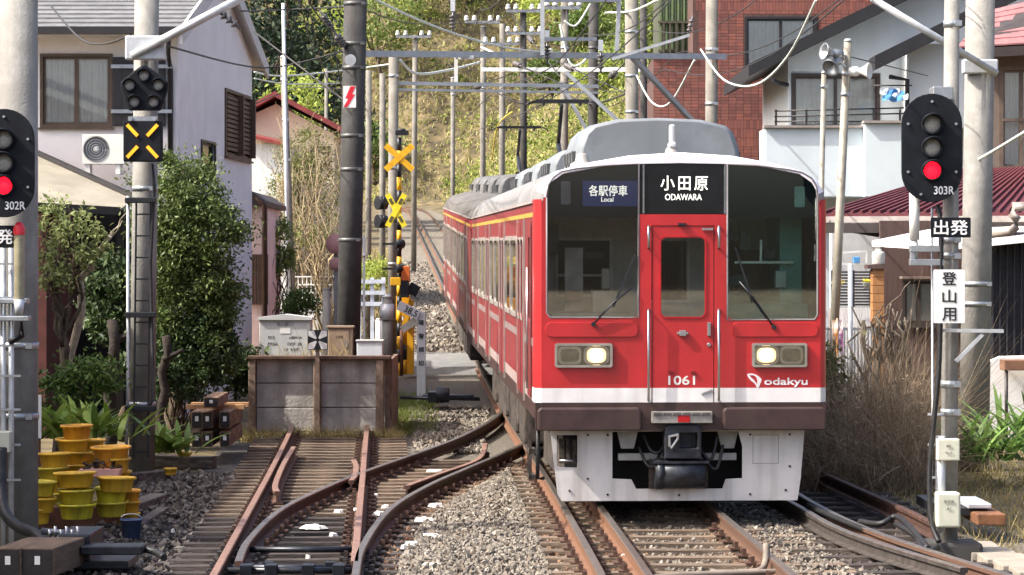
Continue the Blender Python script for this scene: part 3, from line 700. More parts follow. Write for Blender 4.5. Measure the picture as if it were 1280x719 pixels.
# black band behind the tops of the screens
blk = M('inner black band', (.012, .013, .016), .6)
for pts in (topL + [(797, 272), (682, 272)], [(908, 205), (945, 207), (985, 212), (1003, 216), (1014, 223), (1020, 233), (1022, 247), (1022, 272), (908, 272)]):
    fplate('inner_band', pts, [], -.06, -.05, blk)
serv = fplate('service_sign', [(727, 226), (796, 226), (796, 258), (727, 258)], [], -.046, -.038, M('sign blue', S((52, 62, 118)), .4, emit=.12))
text('各駅停車', serv, 'lettering', led, frF, fx(759), fz(238.5), .105, -.0375, 48 / K, .012)
text('Local', serv, 'lettering', led, frF, fx(758), fz(249.5), .042, -.0375, 15 / K, .015)
mir = fplate('sun_shade', prr(700, 712, 227, 256, 2), [], -.045, -.034, M('pale plastic', S((150, 150, 152)), .5))
fplate('sun_shade', prr(993, 1006, 233, 259, 2), [], -.045, -.034, M('pale green plastic', S((180, 214, 206)), .5))
# the cab behind the glass
teal = M('cab teal panel', S((126, 170, 158)), .6, var=.1); cabg = M('cab grey panel', S((186, 182, 174)), .6, var=.15)
cabd = M('cab grey wall', S((206, 206, 200)), .7, var=.12)
mb = MB(frF)
w0, w1 = -1.55, -1.5
mb.plate([(-1.36, 1.2), (1.36, 1.2), (1.36, 3.3), (-1.36, 3.3)], [[P2(706, 300), P2(706, 372), P2(778, 372), P2(778, 300)], [P2(825, 300), P2(825, 380), P2(880, 380), P2(880, 300)], [P2(922, 300), P2(922, 372), P2(960, 372), P2(960, 300)]], w0, w1, 0, 'uv'); cab = mb.build('cab_bulkhead', cabd, T)
for x0, x1, y0, y1 in ((704, 780, 297, 375), (823, 882, 297, 383), (920, 962, 297, 375)):
    fplate('bulkhead_window', [(x0, y0), (x1, y0), (x1, y1), (x0, y1)], [[(x0 + 4, y0 + 4), (x1 - 4, y0 + 4), (x1 - 4, y1 - 4), (x0 + 4, y1 - 4)]], -1.5, -1.47, M('bulkhead frame', S((226, 226, 220)), .4), cab)
fplate('bulkhead_window', [(704, 345), (780, 345), (780, 348), (704, 348)], [], -1.5, -1.46, MATS['bulkhead frame'], cab)
mb = MB(frF)
mb.box((fx(984), 1.3, -1.46), (fx(1012), 3.02, -.55)); mb.build('cab_cabinet', teal, cab)
mb = MB(frF); mb.box((fx(912), 1.2, -1.0), (fx(1016), fz(380), -.3)); mb.build('control_desk', M('desk teal', S((96, 140, 134)), .6), cab, .02)
mb = MB(frF); mb.box((fx(688), 1.2, -1.0), (fx(790), fz(392), -.3)); mb.build('side_desk', cabg, cab, .02)
mb = MB(frF); mb.cyl((fx(960), fz(372), -1.2), (fx(960), fz(330), -1.2), .2, .17, 14); mb.cyl((fx(960), fz(330), -1.2), (fx(960), fz(313), -1.2), .12, .1, 14); mb.build('driver_seat', M('seat brown', S((98, 70, 56)), .8), cab, .02)
mb = MB(frF); mb.box((fx(925), fz(330), -.5), (fx(1000), fz(327), -.47)); mb.box((fx(957), fz(327), -.5), (fx(960), fz(300), -.47)); mb.build('hand_rail', steel, cab)
mb = MB(frF); mb.box((-1.36, 1.182, -1.5), (1.36, 1.2, -.04)); mb.build('cab_floor', cabd, cab)
mb = MB(frF); mb.box((fx(712), fz(396), -.9), (fx(735), fz(310), -.84)); mb.box((fx(745), fz(396), -.8), (fx(772), fz(365), -.5)); mb.build('cab_fitting', cabg, cab)
# the door
dglass = prr(825, 880, 297, 396, 7)
door = fplate('front_door', [(814.2, 504), (814.2, 283), (890.8, 283), (890.8, 504)], [dglass], -.03, -.006, red)
from_cut = None
fplate('door_stripe', [(814.4, 503.6), (814.4, 485), (890.6, 485), (890.6, 503.6)], [], -.006, -.003, cream, door)
fplate('pane', dglass, [], -.024, -.016, glass_f, door)
fplate('pane_frame', prr(823, 882, 295, 398, 8.5), [dglass], -.006, .002, M('door frame red', S((170, 24, 32)), .4), door)
text('1061', door, 'lettering', M('number white', S((240, 238, 232)), .5), frF, fx(851), fz(475.5), .086, -.0055, 33 / K, .03)
mb = MB(frF); mb.box((fx(806), fz(505), .002), (fx(808), fz(283), .01)); 
for px in (809, 897):
    for y0, y1 in ((283, 310), (387, 500)):
        mb = MB(frF); mb.tube([(fx(px), fz(y0), .0), (fx(px), fz(y0 + 1), .05), (fx(px), fz(y1 - 1), .05), (fx(px), fz(y1), 0)], .013, 8); mb.build('grab_rail', steel, T)
mb = MB(frF); mb.box((fx(848), fz(420), -.005), (fx(856), fz(413), .03)); mb.box((fx(845), fz(418), -.005), (fx(859), fz(415), .02)); mb.build('latch', steel, door, .004)
mb = MB(frF); mb.box((fx(883), fz(420), -.005), (fx(887), fz(403), .025)); mb.cyl((fx(885), fz(431), -.005), (fx(885), fz(431), .01), .02, None, 12); mb.build('handle', steel, door, .004)
mb = MB(frF); mb.bar((fx(876), fz(286.5), .01), (fx(890), fz(286.5), .01), .02, .02); mb.build('door_closer', steel, door)
mb = MB(frF); mb.box((fx(846), fz(282), .001), (fx(856), fz(279), .03)); mb.build('rain_light', black_m, T)
for px in (838, 865):
    mb = MB(frF); mb.box((fx(px - 3), fz(466.5), -.006), (fx(px + 3), fz(464), .01)); mb.build('number_bracket', M('bracket red', S((130, 30, 34)), .5), door)
mb = MB(frF); mb.bar((fx(876), fz(493), .0), (fx(889), fz(488), .0), .02, .014); mb.build('foot_lever', steel, door)
# lettering and emblem on the front
emb_w = M('emblem white', S((240, 234, 236)), .5)
text('odakyu', T, 'lettering', emb_w, frF, fx(982), fz(478.3), .088, .0015, 54 / K, .03)
e0 = smooth([(933, 468, 0), (938, 467, 0), (945, 469, 0), (951, 474, 0), (950, 479, 0), (946.5, 486, 0), (943, 480, 0), (938, 476, 0), (934, 471, 0)], 4)
e1 = smooth([(936, 469.5, 0), (941, 469.3, 0), (944.5, 472, 0), (946, 477, 0), (945.4, 480, 0), (941.5, 475, 0), (938, 472, 0)], 3)
fplate('emblem', [(p.x, p.y) for p in e0], [[(p.x, p.y) for p in e1]], .0003, .0022, emb_w)
# pressed swage below the screens
for x0, x1 in ((676, 800), (910, 1026)):
    mb = MB(frF); mb.plate(rrect(fx(x0 + 4), fx(x1 - 4), fz(421), fz(403), .06), [], .0, .012, 0, 'uv'); mb.build('swage', red, T, .01)
# headlights
lamp_on = M('headlight glow', (1, .93, .75), .3, emit=5.0, var=0, ecol=(1, .84, .6)); lamp_off = M('lamp grey', S((150, 148, 138)), .15, .3, var=.2, vs=20)
chrome = M('lamp bezel', S((196, 190, 180)), .3, .8); hous = M('lamp housing', S((120, 118, 108)), .45, .3)
for x0, x1, lit, off in ((692, 764, 744, 711), (939, 1008, 957, 989)):
    h = fplate('headlight', prr(x0, x1, 429, 459, 3), [prr(x0 + 3, x1 - 3, 432, 456, 2)], 0, .035, chrome)
    fplate('housing', prr(x0 + 3, x1 - 3, 432, 456, 2), [], 0, .008, hous, h)
    fplate('lamp_ring', prr(off - 15, off + 14, 433, 455, 6), [prr(off - 12, off + 11, 436, 452, 5)], .008, .024, chrome, h)
    fplate('tail_lamp', prr(off - 12, off + 11, 436, 452, 5), [], .008, .013, lamp_off, h)
    fplate('lamp_ring', prr(lit - 16, lit + 16, 432.5, 455.5, 8), [prr(lit - 12, lit + 12, 435, 453, 7)], .008, .024, chrome, h)
    mb = MB(frF); mb.lathe((fx(lit), fz(444), .010), [(.1, .0), (.09, .004), (.06, .006)], 24, 0, (0, 0, 1)); mb.build('reflector', M('lit reflector', (1, .8, .5), .3, emit=.9, var=0, ecol=(1, .66, .3)), h)
    mb = MB(frF); mb.lathe((fx(lit), fz(444), .012), [(.066, 0), (.06, .012), (.035, .02), (0, .022)], 20, 0, (0, 0, 1)); mb.build('lit_lamp', lamp_on, h)
    fplate('cover_glass', prr(x0 + 3, x1 - 3, 432, 456, 2), [], .028, .032, GL('lamp cover', (.97, .97, .95)), h)
# wipers
for (a, b, c) in (((740, 405), (788, 360), (765, 378)), ((966, 409), (923, 352), (940, 372))):
    mb = MB(frF); mb.tube([(fx(a[0]), fz(a[1]), .03), (fx(c[0]), fz(c[1]), .05), (fx(b[0]), fz(b[1]), .02)], .009, 6)
    mb.bar((fx(b[0] - (5 if a[0] > b[0] else -5)), fz(b[1] - 42), .01), (fx(c[0]), fz(c[1] - (-6)), .012), .016, .02)
    mb.cyl((fx(a[0]), fz(a[1]), 0), (fx(a[0]), fz(a[1]), .05), .022, None, 10); mb.build('wiper', black_m, T)
# the bumper below the stripe
for x0, x1 in ((670, 800), (902, 1032)):
    mb = MB(frF); mb.plate([P2(x0, 537), P2(x0, 514), P2(x0 + 3, 509), P2(x1 - 3, 509), P2(x1, 514), P2(x1, 537)], [], -.05, .055, 0, 'uv'); mb.build('bumper', maroon, T, .02)
mb = MB(frF); mb.plate([P2(668, 538), P2(668, 503), P2(1033, 503), P2(1033, 538)], [], -.08, -.002, 0, 'uv'); mb.build('front_beam', maroon, T)
st = fplate('coupler_step', [(813, 528), (813, 514), (888, 514), (888, 528)], [], -.02, .09, M('step grey', S((150, 146, 140)), .6, .2, var=.2))
for k in range(6):
    fplate('step_tread', [(815 + k * 12, 515.5), (825 + k * 12, 515.5), (825 + k * 12, 518.5), (815 + k * 12, 518.5)], [], .09, .1, M('tread', S((90, 88, 86)), .5, .4), st)
fplate('red_reflector', [(845, 518.5), (860, 518.5), (860, 527), (845, 527)], [], .09, .096, M('reflector red', S((170, 24, 30)), .3), st)
# white skirt
sk_hole = [(766, 541), (766, 600), (790, 601), (796, 613), (905, 613), (909, 601), (930, 600), (930, 560), (925, 541)]
left_hole = [(696, 545), (696, 583), (700, 585.5), (722, 586), (722, 545)]
fplate('skirt', [(688, 538), (697, 619), (702, 628), (1000, 628), (1004, 600), (1009, 538)], [sk_hole, left_hole], -.19, -.17, skirtw, T)
fplate('skirt_door', [(943, 545), (976, 545), (976, 582), (943, 582)], [[(944, 546), (975, 546), (975, 581), (944, 581)]], -.17, -.1695, M('skirt seam', S((150, 146, 142)), .7), T)
for px in (786, 913):
    mb = MB(frF); mb.plate([P2(px - 14, 538), P2(px + 14, 538), P2(px + 8, 563), P2(px - 8, 563)], [], -.28, -.26, 0, 'uv'); mb.build('coupler_bracket', M('bracket pale', S((168, 166, 162)), .6), T)
mb = MB(frF); mb.box((fx(774), fz(578), -.3), (fx(924), fz(569), -.24)); mb.build('coupler_beam', M('bracket pale', S((168, 166, 162)), .6), T, .008)
coup = M('coupler iron', S((56, 58, 64)), .45, .5, var=.3, vs=12)
mb = MB(frF); mb.plate([P2(829, 573), P2(829, 535), P2(834, 531), P2(870, 531), P2(875, 535), P2(875, 573)], [[P2(848, 541), P2(848, 560), P2(870, 560), P2(870, 541)]], -.24, .06, 0, 'uv')
mb.box((fx(846), fz(562), -.2), (fx(872), fz(539), -.1)); cp = mb.build('coupler', coup, T, .012)
mb = MB(frF); tri = [(833, 544), (846, 541), (846, 548), (837, 561), (833, 557)]
mb.plate([P2(*p) for p in tri], [[P2(835.5, 546), P2(843, 544.5), P2(843, 547.5), P2(836.5, 557)]], .06, .12, 0, 'uv'); mb.build('coupler_hook', steel, cp, .006)
mb = MB(frF); mb.cyl((fx(818), fz(593), -.08), (fx(880), fz(593), -.08), .145, None, 20); mb.cyl((fx(820), fz(593), -.08), (fx(828), fz(593), -.08), .155, None, 20); mb.box((fx(815), fz(579), -.22), (fx(885), fz(576), .05)); mb.build('air_cylinder', coup, T)
for px in (815, 883):
    mb = MB(frF); mb.bar((fx(px), fz(575), -.15), (fx(px), fz(612), -.15), .05, .03); mb.build('cylinder_strap', under, T)
for k, (px, w) in enumerate(((700, 6), (709, 4), (717, 5))):
    mb = MB(frF); mb.box((fx(px), fz(582), -.5), (fx(px + w), fz(552), -.3)); mb.build('brake_gear', under, T)
mb = MB(frF); mb.cyl((fx(700), fz(578), -.24), (fx(722), fz(578), -.24), .012); mb.build('brake_pipe', steel, T)
for k, (x0, y0, x1, y1, dip) in enumerate(((800, 560, 826, 566, 18), (878, 566, 905, 558, 20), (806, 545, 832, 556, 10), (872, 548, 898, 545, 26))):
    mb = MB(frF); mb.tube(smooth([(fx(x0), fz(y0), -.2), (fx(lerp(x0, x1, .3)), fz(max(y0, y1) + dip * .8), -.1), (fx(lerp(x0, x1, .7)), fz(max(y0, y1) + dip), -.08), (fx(x1), fz(y1), -.15)], 5), .016, 8); mb.build('air_hose', black_r, T)
for k, (px, py) in enumerate(((735, 545), (760, 545), (735, 600), (712, 615), (760, 620), (850, 621), (940, 620), (985, 615), (990, 545), (940, 545), (990, 585))):
    mb = MB(frF); mb.cyl((fx(px), fz(py), -.17), (fx(px), fz(py), -.16), .012, None, 8); mb.build('skirt_bolt', under, T)
mb = MB(); mb.plate([(-1.08, .14), (1.08, .14), (1.12, .86), (-1.12, .86)], [], .75, .78); L(T, mb).build('shade_plate', M('shade plate black', (.012, .012, .013), .8), T)  # added black plate: blocks light and view to darken under the train
for s in (-1, 1):
    mb = MB(); mb.box((s * 1.02, .8, .16), (s * 1.06, 5.0, .5)); L(T, mb).build('bogie_shade_plate', under, T)  # added side plates keeping sun off the ground below the train
    mb = MB(); mb.box((s * .75, .62, .12), (s * .82, .7, .7)); mb.box((s * .62, .60, .07), (s * .86, .64, .26)); L(T, mb).build('rail_guard', under, T)
for k, (px, py, w, h, d, c) in enumerate(((918, 292, 14, 18, -.5, (60, 62, 66)), (940, 300, 10, 26, -.7, (96, 100, 100)), (972, 318, 16, 12, -.6, (40, 44, 46)), (930, 352, 26, 14, -.45, (70, 78, 80)), (985, 350, 14, 22, -.5, (206, 206, 198)), (700, 300, 12, 40, -1.2, (90, 92, 92)), (752, 320, 26, 10, -1.1, (60, 60, 62)), (765, 350, 10, 26, -.9, (196, 190, 176)), (722, 372, 20, 14, -.7, (120, 84, 64)))):
    mb = MB(frF); mb.box((fx(px - w / 2), fz(py + h / 2), d - .12), (fx(px + w / 2), fz(py - h / 2), d)); mb.build('cab_equipment', M('cab kit %d' % k, S(c), .5, var=.1), cab, .01)
mb = MB(frF); mb.tube([(fx(672), fz(536), -.1), (fx(672), fz(600), -.2), (fx(680), fz(600), -.25)], .02, 6); mb.build('brake_hose', black_r, T)
# roof aerials, pantographs
mb = MB(frF); mb.lathe(frF.m.inverted() @ (MW[T] @ Vector((0, .9, 3.47))) , [(.1, 0), (.1, .06), (.075, .08), (.06, .13), (.03, .15)], 16, 0, (0, 1, 0)); mb.v = mb.v; ae = mb.build('aerial_base', M('insulator grey', S((160, 156, 150)), .5), T)
mb = MB(); mb.box((-.028, .85, 3.56), (.028, .95, 3.84)); mb.box((-.04, .83, 3.6), (.04, .97, 3.66)); L(T, mb).build('aerial_fin', M('aerial white', S((204, 206, 208)), .5), ae, .02)
mb = MB(); mb.lathe((-.88, 1.3, 3.40), [(.13, 0), (.12, .05), (.07, .08), (.06, .14), (.03, .16), (0, .16)], 16); L(T, mb).build('horn', M('insulator grey', S((160, 156, 150)), .5), T)
mb = MB(); mb.box((-.5, .5, 3.455), (-.2, .56, 3.50)); L(T, mb).build('roof_rail', rust, T)
def pantograph(car, y, z0, zt):
    pm = black_m; mb = MB()
    for s in (-1, 1):
        mb.box((s * .5 - .03, y - .7, z0 + .22), (s * .5 + .03, y + .7, z0 + .28))
        for t in (-.55, .55): mb.cyl((s * .5, y + t, z0 - .02), (s * .5, y + t, z0 + .22), .06, .05, 10)
    mb.box((-.5, y - .5, z0 + .22), (.5, y - .42, z0 + .28)); mb.box((-.5, y + .42, z0 + .22), (.5, y + .5, z0 + .28)); pn = L(car, mb).build('pantograph', pm, car)
    mb = MB(); knee = (0, y + .9, (z0 + .28) * .55 + zt * .45); mb.cyl((0, y - .45, z0 + .27), knee, .045, .04, 8); mb.cyl(knee, (0, y, zt - .08), .035, .03, 8); mb.box((-.12, y - .55, z0 + .2), (.12, y - .35, z0 + .42)); L(car, mb).build('pantograph_arm', pm, pn)
    mb = MB()
    for t in (-.16, .16): mb.box((-.44, y + t - .03, zt - .05), (.44, y + t + .03, zt)); 
    for t in (-.3, .3): mb.box((t - .015, y - .18, zt - .1), (t + .015, y + .18, zt - .05))
    for s in (-1, 1): mb.tube([(s * .43, y, zt - .03), (s * .5, y, zt - .035), (s * .56, y, zt - .06), (s * .6, y, zt - .11)], .015, 6)
    L(car, mb).build('contact_strip', pm, pn)
pantograph(T, 18.3, 3.46, 4.98); pantograph(T_2, 11.8, 3.46, 4.86)
# rain gutter boxes and steps at the front corner of the side that shows
mb = MB(); mb.box((-1.47, .45, .55), (-1.40, .75, .60)); mb.box((-1.47, .45, .3), (-1.44, .48, .93)); mb.box((-1.47, .72, .3), (-1.44, .75, .93)); mb.box((-1.47, .45, .3), (-1.40, .75, .34)); L(T, mb).build('cab_step', under, T)
# ------------------------------------------------------------------ houses: helpers
plaster = M('white plaster', S((242, 237, 236)), 0.85, var=0.04, vs=1.5, bump=0.15, bs=60, streak=(S((190, 182, 174)), 0.12, 1.2))
plaster_p = M('pinkish plaster', S((240, 212, 208)), 0.85, var=0.05, vs=1.5, bump=0.15, bs=60, streak=(S((186, 164, 160)), 0.3, 2))
bronze = M('bronze aluminium', S((92, 76, 64)), 0.45, 0.3, var=0.1)
dark_al = M('dark aluminium', S((48, 46, 48)), 0.45, 0.3, var=0.1)
curtain = M('lace curtain', S((236, 235, 230)), 0.9, var=0.05, vs=6)
win_gl = GL('house glass', (.985, .99, .985), .9)
dark_in = M('dark room', S((38, 36, 36)), .9)
soffit = M('soffit white', S((206, 202, 200)), .7, var=.04)
def window(root, fr, u0, u1, v0, v1, mat=bronze, sashes=2, curt=True, name='window', fw=.05, deep=.09):
    mb = MB(fr)
    mb.plate([(u0 - fw, v0 - fw), (u1 + fw, v0 - fw), (u1 + fw, v1 + fw), (u0 - fw, v1 + fw)], [[(u0, v0), (u1, v0), (u1, v1), (u0, v1)]], -deep, .03, 0, 'uv'); w = mb.build(name, mat, root)
    mb = MB(fr); mb.box((u0, v0, -deep - .4), (u1, v1, -deep - .38)); mb.build('room_dark', dark_in, w)
    n = sashes; d = (u1 - u0) / n
    for k in range(n):
        a = u0 + k * d; b = a + d; o = .012 * (k % 2)
        mb = MB(fr); mb.plate([(a - .01, v0), (b + .01, v0), (b + .01, v1), (a - .01, v1)], [[(a + .035, v0 + .04), (b - .035, v0 + .04), (b - .035, v1 - .04), (a + .035, v1 - .04)]], -.05 + o, -.028 + o, 0, 'uv'); s = mb.build('sash', mat, w)
        mb = MB(fr); mb.box((a + .03, v0 + .03, -.042 + o), (b - .03, v1 - .03, -.036 + o)); mb.build('pane', win_gl, s)
        if curt:
            mb = MB(fr); pr = None; m = 26
            for i in range(m + 1):
                u = a + .03 + (b - a - .06) * i / m; ww = -deep + .005 + .018 * math.sin(i * 1.9) + .01 * math.sin(i * .7 + k)
                r = (mb.V((u, v0 + .03, ww)), mb.V((u, v1 - .02, ww)))
                if pr: mb.face((pr[0], r[0], r[1], pr[1]), 0, True)
                pr = r
            mb.build('curtain', curtain, w)
    mb = MB(fr); mb.box((u0 - fw - .03, v0 - fw - .03, .0), (u1 + fw + .03, v0 - fw, .07)); mb.build('sill', mat, w)
    return w

# ------------------------------------------------------------------ white house with slate roof
def k2(px): return (px - 640) / F
HA = thing('house', 'white two storey house with grey slate roof behind the pentagon shaped signal', 'house', (-7.4, 48, gz(46)))
gb = gz(45) - .2; ev = 6.32
frA = Fr((-10.5, 45, 0), (1, 0, 0), (0, -1, 0)); UX = lambda px: (px - 640) / F * 45 + 10.5
ZA = lambda py: WZ(py, 45)
mb = MB(frA)
wA = (UX(54), UX(137), ZA(156), ZA(71)); wS = (UX(142), UX(207), ZA(158), ZA(72))
mb.plate([(0, gb), (5.05, gb), (5.05, ev), (0, ev)], [[(wA[0], wA[2]), (wA[1], wA[2]), (wA[1], wA[3]), (wA[0], wA[3])]], -.14, 0, 0, 'uv'); mb.build('front_wall', plaster, HA)
window(HA, frA, wA[0], wA[1], wA[2], wA[3], bronze, 2)
mb = MB(frA); mb.box((wS[0], wS[2], .0), (wS[1], wS[3], .12)); sb = mb.build('shutter_box', dark_al, HA, .01)
for k in range(7):
    mb = MB(frA); u = lerp(wS[0] + .04, wS[1] - .04, (k + .5) / 7); mb.box((u - .05, wS[2] + .03, .12), (u + .05, wS[3] - .03, .126)); mb.build('slat', dark_al, sb)
for py in (84, 140): mb = MB(frA); mb.box((wS[0] - .02, ZA(py) - .03, .126), (wS[1] + .12, ZA(py) + .03, .17)); mb.build('shutter_rail', galv, sb)
gd = Vector((.55, 7, 0)).normalized(); frG = Fr((-5.45, 45, 0), gd, (gd.y, -gd.x, 0)); GLn = 7.02
rz = 7.75; mid = 3.5
mb = MB(frG); wg = (4.25, 6.75, 4.45, 5.55); ws = (2.0, 3.2, 4.02, 4.55)
mb.plate([(0, gb), (GLn, gb), (GLn, ev), (mid, rz - .05), (0, ev)], [[(wg[0], wg[2]), (wg[1], wg[2]), (wg[1], wg[3]), (wg[0], wg[3])], [(ws[0], ws[2]), (ws[1], ws[2]), (ws[1], ws[3]), (ws[0], ws[3])]], -.14, 0, 0, 'uv'); mb.build('gable_wall', plaster, HA)
brown = M('brown shutter', S((88, 66, 54)), .6, var=.15)
gw = window(HA, frG, *wg, brown, 2, False, fw=.06)
for k in range(2):
    a = lerp(wg[0], wg[1], k / 2) + .06; b = lerp(wg[0], wg[1], (k + 1) / 2) - .06
    for q in range(12):
        mb = MB(frG); v = lerp(wg[2] + .05, wg[3] - .05, (q + .5) / 12); mb.bar((a, v, .02), (b, v, .02), .06, .02); mb.build('louvre', brown, gw)
    mb = MB(frG); mb.box((b, wg[2], .0), (b + .08, wg[3], .12)); mb.build('shutter_stile', brown, gw)
window(HA, frG, *ws, dark_al, 1, False, fw=.04)
# roof: two slopes of slate courses, gable along the side wall
slate = M('roof slate', S((110, 110, 112)), .75, var=.14, vs=4, bump=.2, bs=40, rnd=.12)
rf = MB(); A0 = Vector((-11.0, 44.35, ev - .06)); sx = 5.66
rise = (rz - ev + .06) / (mid + .62); slopeL = math.hypot(mid + .65, rz - ev + .06)
def roofpt(t, s, lift=0):               # t metres along the eave, s metres up the plan of the near slope
    return Vector((-11 + t + .0786 * s, 44.35 + s, ev - .08 + rise * s + lift))
nf = [rf.V(roofpt(0, 0, -.06)), rf.V(roofpt(sx, 0, -.06)), rf.V(roofpt(sx, 4.15, -.06)), rf.V(roofpt(0, 4.15, -.06)), rf.V(roofpt(0, 0)), rf.V(roofpt(sx, 0)), rf.V(roofpt(sx, 4.15)), rf.V(roofpt(0, 4.15))]
for q in ((3, 2, 1, 0), (4, 5, 6, 7), (0, 1, 5, 4), (1, 2, 6, 5), (2, 3, 7, 6), (3, 0, 4, 7)): rf.face([nf[k] for k in q])
roofA = rf.build('roof', slate, HA)
for k in range(16):
    s0 = k * .26; s1 = s0 + .3; mb = MB()
    v = [mb.V(roofpt(0, s0, .045)), mb.V(roofpt(sx, s0, .045)), mb.V(roofpt(sx, s1, .012)), mb.V(roofpt(0, s1, .012)), mb.V(roofpt(0, s0, .0)), mb.V(roofpt(sx, s0, .0))]
    mb.face((v[0], v[1], v[2], v[3])); mb.face((v[4], v[5], v[1], v[0])); mb.build('slate_course', slate, roofA)
mb = MB(); o = Vector((.0786 * 8.3 - 11, 44.35 + 8.3, ev - .08)); 
a, b, c, d = roofpt(0, 4.15), roofpt(sx, 4.15), Vector((-11 + sx + .0786 * 8.3, 52.65, ev - .08)), o
v = [mb.V(p) for p in (a, b, c, d)] + [mb.V(p - Vector((0, 0, .07))) for p in (a, b, c, d)]
for q in ((0, 1, 2, 3), (7, 6, 5, 4), (0, 4, 5, 1), (1, 5, 6, 2), (2, 6, 7, 3), (3, 7, 4, 0)): mb.face([v[k] for k in q])
mb.build('rear_slope', slate, roofA)
# barge boards and soffit on the gable
for (s0, s1) in ((0, 4.15), (8.3, 4.15)):
    def sp(s, dx): return Vector((-11 + sx + .0786 * s + dx, 44.35 + s, ev - .08 + rise * (s if s <= 4.15 else 8.3 - s) - .085))
    mb = MB(); mb.face([mb.V(p) for p in (sp(s0, -.3), sp(s1, -.3), sp(s1, 0), sp(s0, 0))]); mb.build('verge_soffit', soffit, HA)
    def bp(s, lift, dx): return Vector((-11 + sx + .0786 * s + dx, 44.35 + s, ev - .08 + rise * (s if s <= 4.15 else 8.3 - s) + lift))
    mb = MB(); P = [bp(s0, .03, .0), bp(s1, .03, 0), bp(s1, -.24, 0), bp(s0, -.24, 0)]
    v = [mb.V(p) for p in P] + [mb.V(p + Vector((.05, 0, 0))) for p in P]
    for q in ((0, 1, 2, 3), (7, 6, 5, 4), (0, 4, 5, 1), (1, 5, 6, 2), (2, 6, 7, 3), (3, 7, 4, 0)): mb.face([v[k] for k in q])
    mb.build('barge_board', soffit, HA)
mb = MB(); mb.box((-11, 44.26, ev - .16), (-11 + sx, 44.37, ev - .05)); mb.build('gutter', dark_al, HA)
mb = MB(); mb.box((-11, 44.37, ev - .17), (-5.45, 45, ev - .15)); mb.build('eave_soffit', soffit, HA)
mb = MB(); mb.tube([(-5.52, 44.4, ev - .15), (-5.55, 44.5, ev - .4), (-5.56, 44.93, ev - .7), (-5.56, 44.93, 1.0)], .045, 8); mb.build('downpipe', dark_al, HA)
# lean-to roof and dark car port beneath it
leanm = M('grey sheet roof', S((142, 136, 122)), .8, var=.12, vs=2, streak=(S((96, 92, 84)), .4, 2))
mb = MB(); P = [W(-30, 186, 44.8), W(40, 190, 44.8), W(168, 248, 42.6), W(150, 262, 41.5), W(-30, 250, 41.0)]
v = [mb.V(p) for p in P] + [mb.V(p - Vector((0, 0, .08))) for p in P]; n = 5
mb.face(v[:5]); mb.face(v[9:4:-1])
for k in range(5): mb.face((v[k], v[(k + 1) % 5], v[5 + (k + 1) % 5], v[5 + k]))
mb.build('lean_to_roof', leanm, HA)
mb = MB(); mb.bar(W(40, 190, 44.75) + Vector((0, 0, .03)), W(168, 248, 42.55) + Vector((0, 0, .03)), .09, .06); mb.build('roof_edge', dark_al, HA)
mb = MB(); mb.bar(W(150, 264, 41.4), W(-30, 254, 40.9), .1, .12); mb.build('lean_to_gutter', dark_al, HA)
darkw = M('shade dark timber wall', S((24, 22, 22)), .85, var=.25, vs=3, stretch=(6, 6, .4))  # timber made near black to paint the car port's deep shade
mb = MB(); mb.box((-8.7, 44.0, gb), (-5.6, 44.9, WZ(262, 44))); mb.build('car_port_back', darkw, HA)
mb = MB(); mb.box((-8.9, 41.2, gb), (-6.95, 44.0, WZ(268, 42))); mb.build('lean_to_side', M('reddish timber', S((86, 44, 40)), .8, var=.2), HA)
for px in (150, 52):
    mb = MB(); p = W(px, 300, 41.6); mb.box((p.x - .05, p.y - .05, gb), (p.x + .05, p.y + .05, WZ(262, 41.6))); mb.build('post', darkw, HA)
# air conditioner outside unit on the lower roof
AC = thing('air_conditioner', 'white air conditioner unit with round fan on the white house', 'air conditioner', W(129, 214, 44.3))
frC = Fr(W(129, 214, 44.3), (1, 0, 0), (0, -1, 0)); pw = 44.3 / F
mb = MB(frC); mb.plate([(-26 * pw, 9 * pw), (26 * pw, 9 * pw), (26 * pw, 46 * pw), (-26 * pw, 46 * pw)], [[(-9 * pw + 16.5 * pw * math.cos(R(t)), 27.5 * pw + 16.5 * pw * math.sin(R(t))) for t in range(0, 360, 15)]], -.3, .0, 0, 'uv'); mb.build('casing', M('unit white', S((224, 222, 214)), .5, var=.03), AC, .01)
mb = MB(frC); mb.lathe((-9 * pw, 27.5 * pw, -.06), [(0, 0), (.21, 0)], 24, 0, (0, 0, 1)); fan = mb.build('fan', M('fan grey', S((104, 106, 112)), .6), AC)
for k in range(5):
    mb = MB(frC); rr = (.03 + k * .042); mb.tube([(-9 * pw + rr * math.cos(R(t)), 27.5 * pw + rr * math.sin(R(t)), .004) for t in range(0, 361, 15)], .005, 4); mb.build('grille_ring', M('grille', S((140, 143, 148)), .5), fan)
mb = MB(frC); mb.lathe((-9 * pw, 27.5 * pw, -.03), [(.05, 0), (.045, .03), (0, .035)], 12, 0, (0, 0, 1)); mb.build('fan_hub', white_p, fan)
for u in (-20, 18):
    mb = MB(frC); mb.box(((u - 3) * pw, -4 * pw, -.3), ((u + 3) * pw, 9 * pw, -.02)); mb.build('foot', white_p, AC)

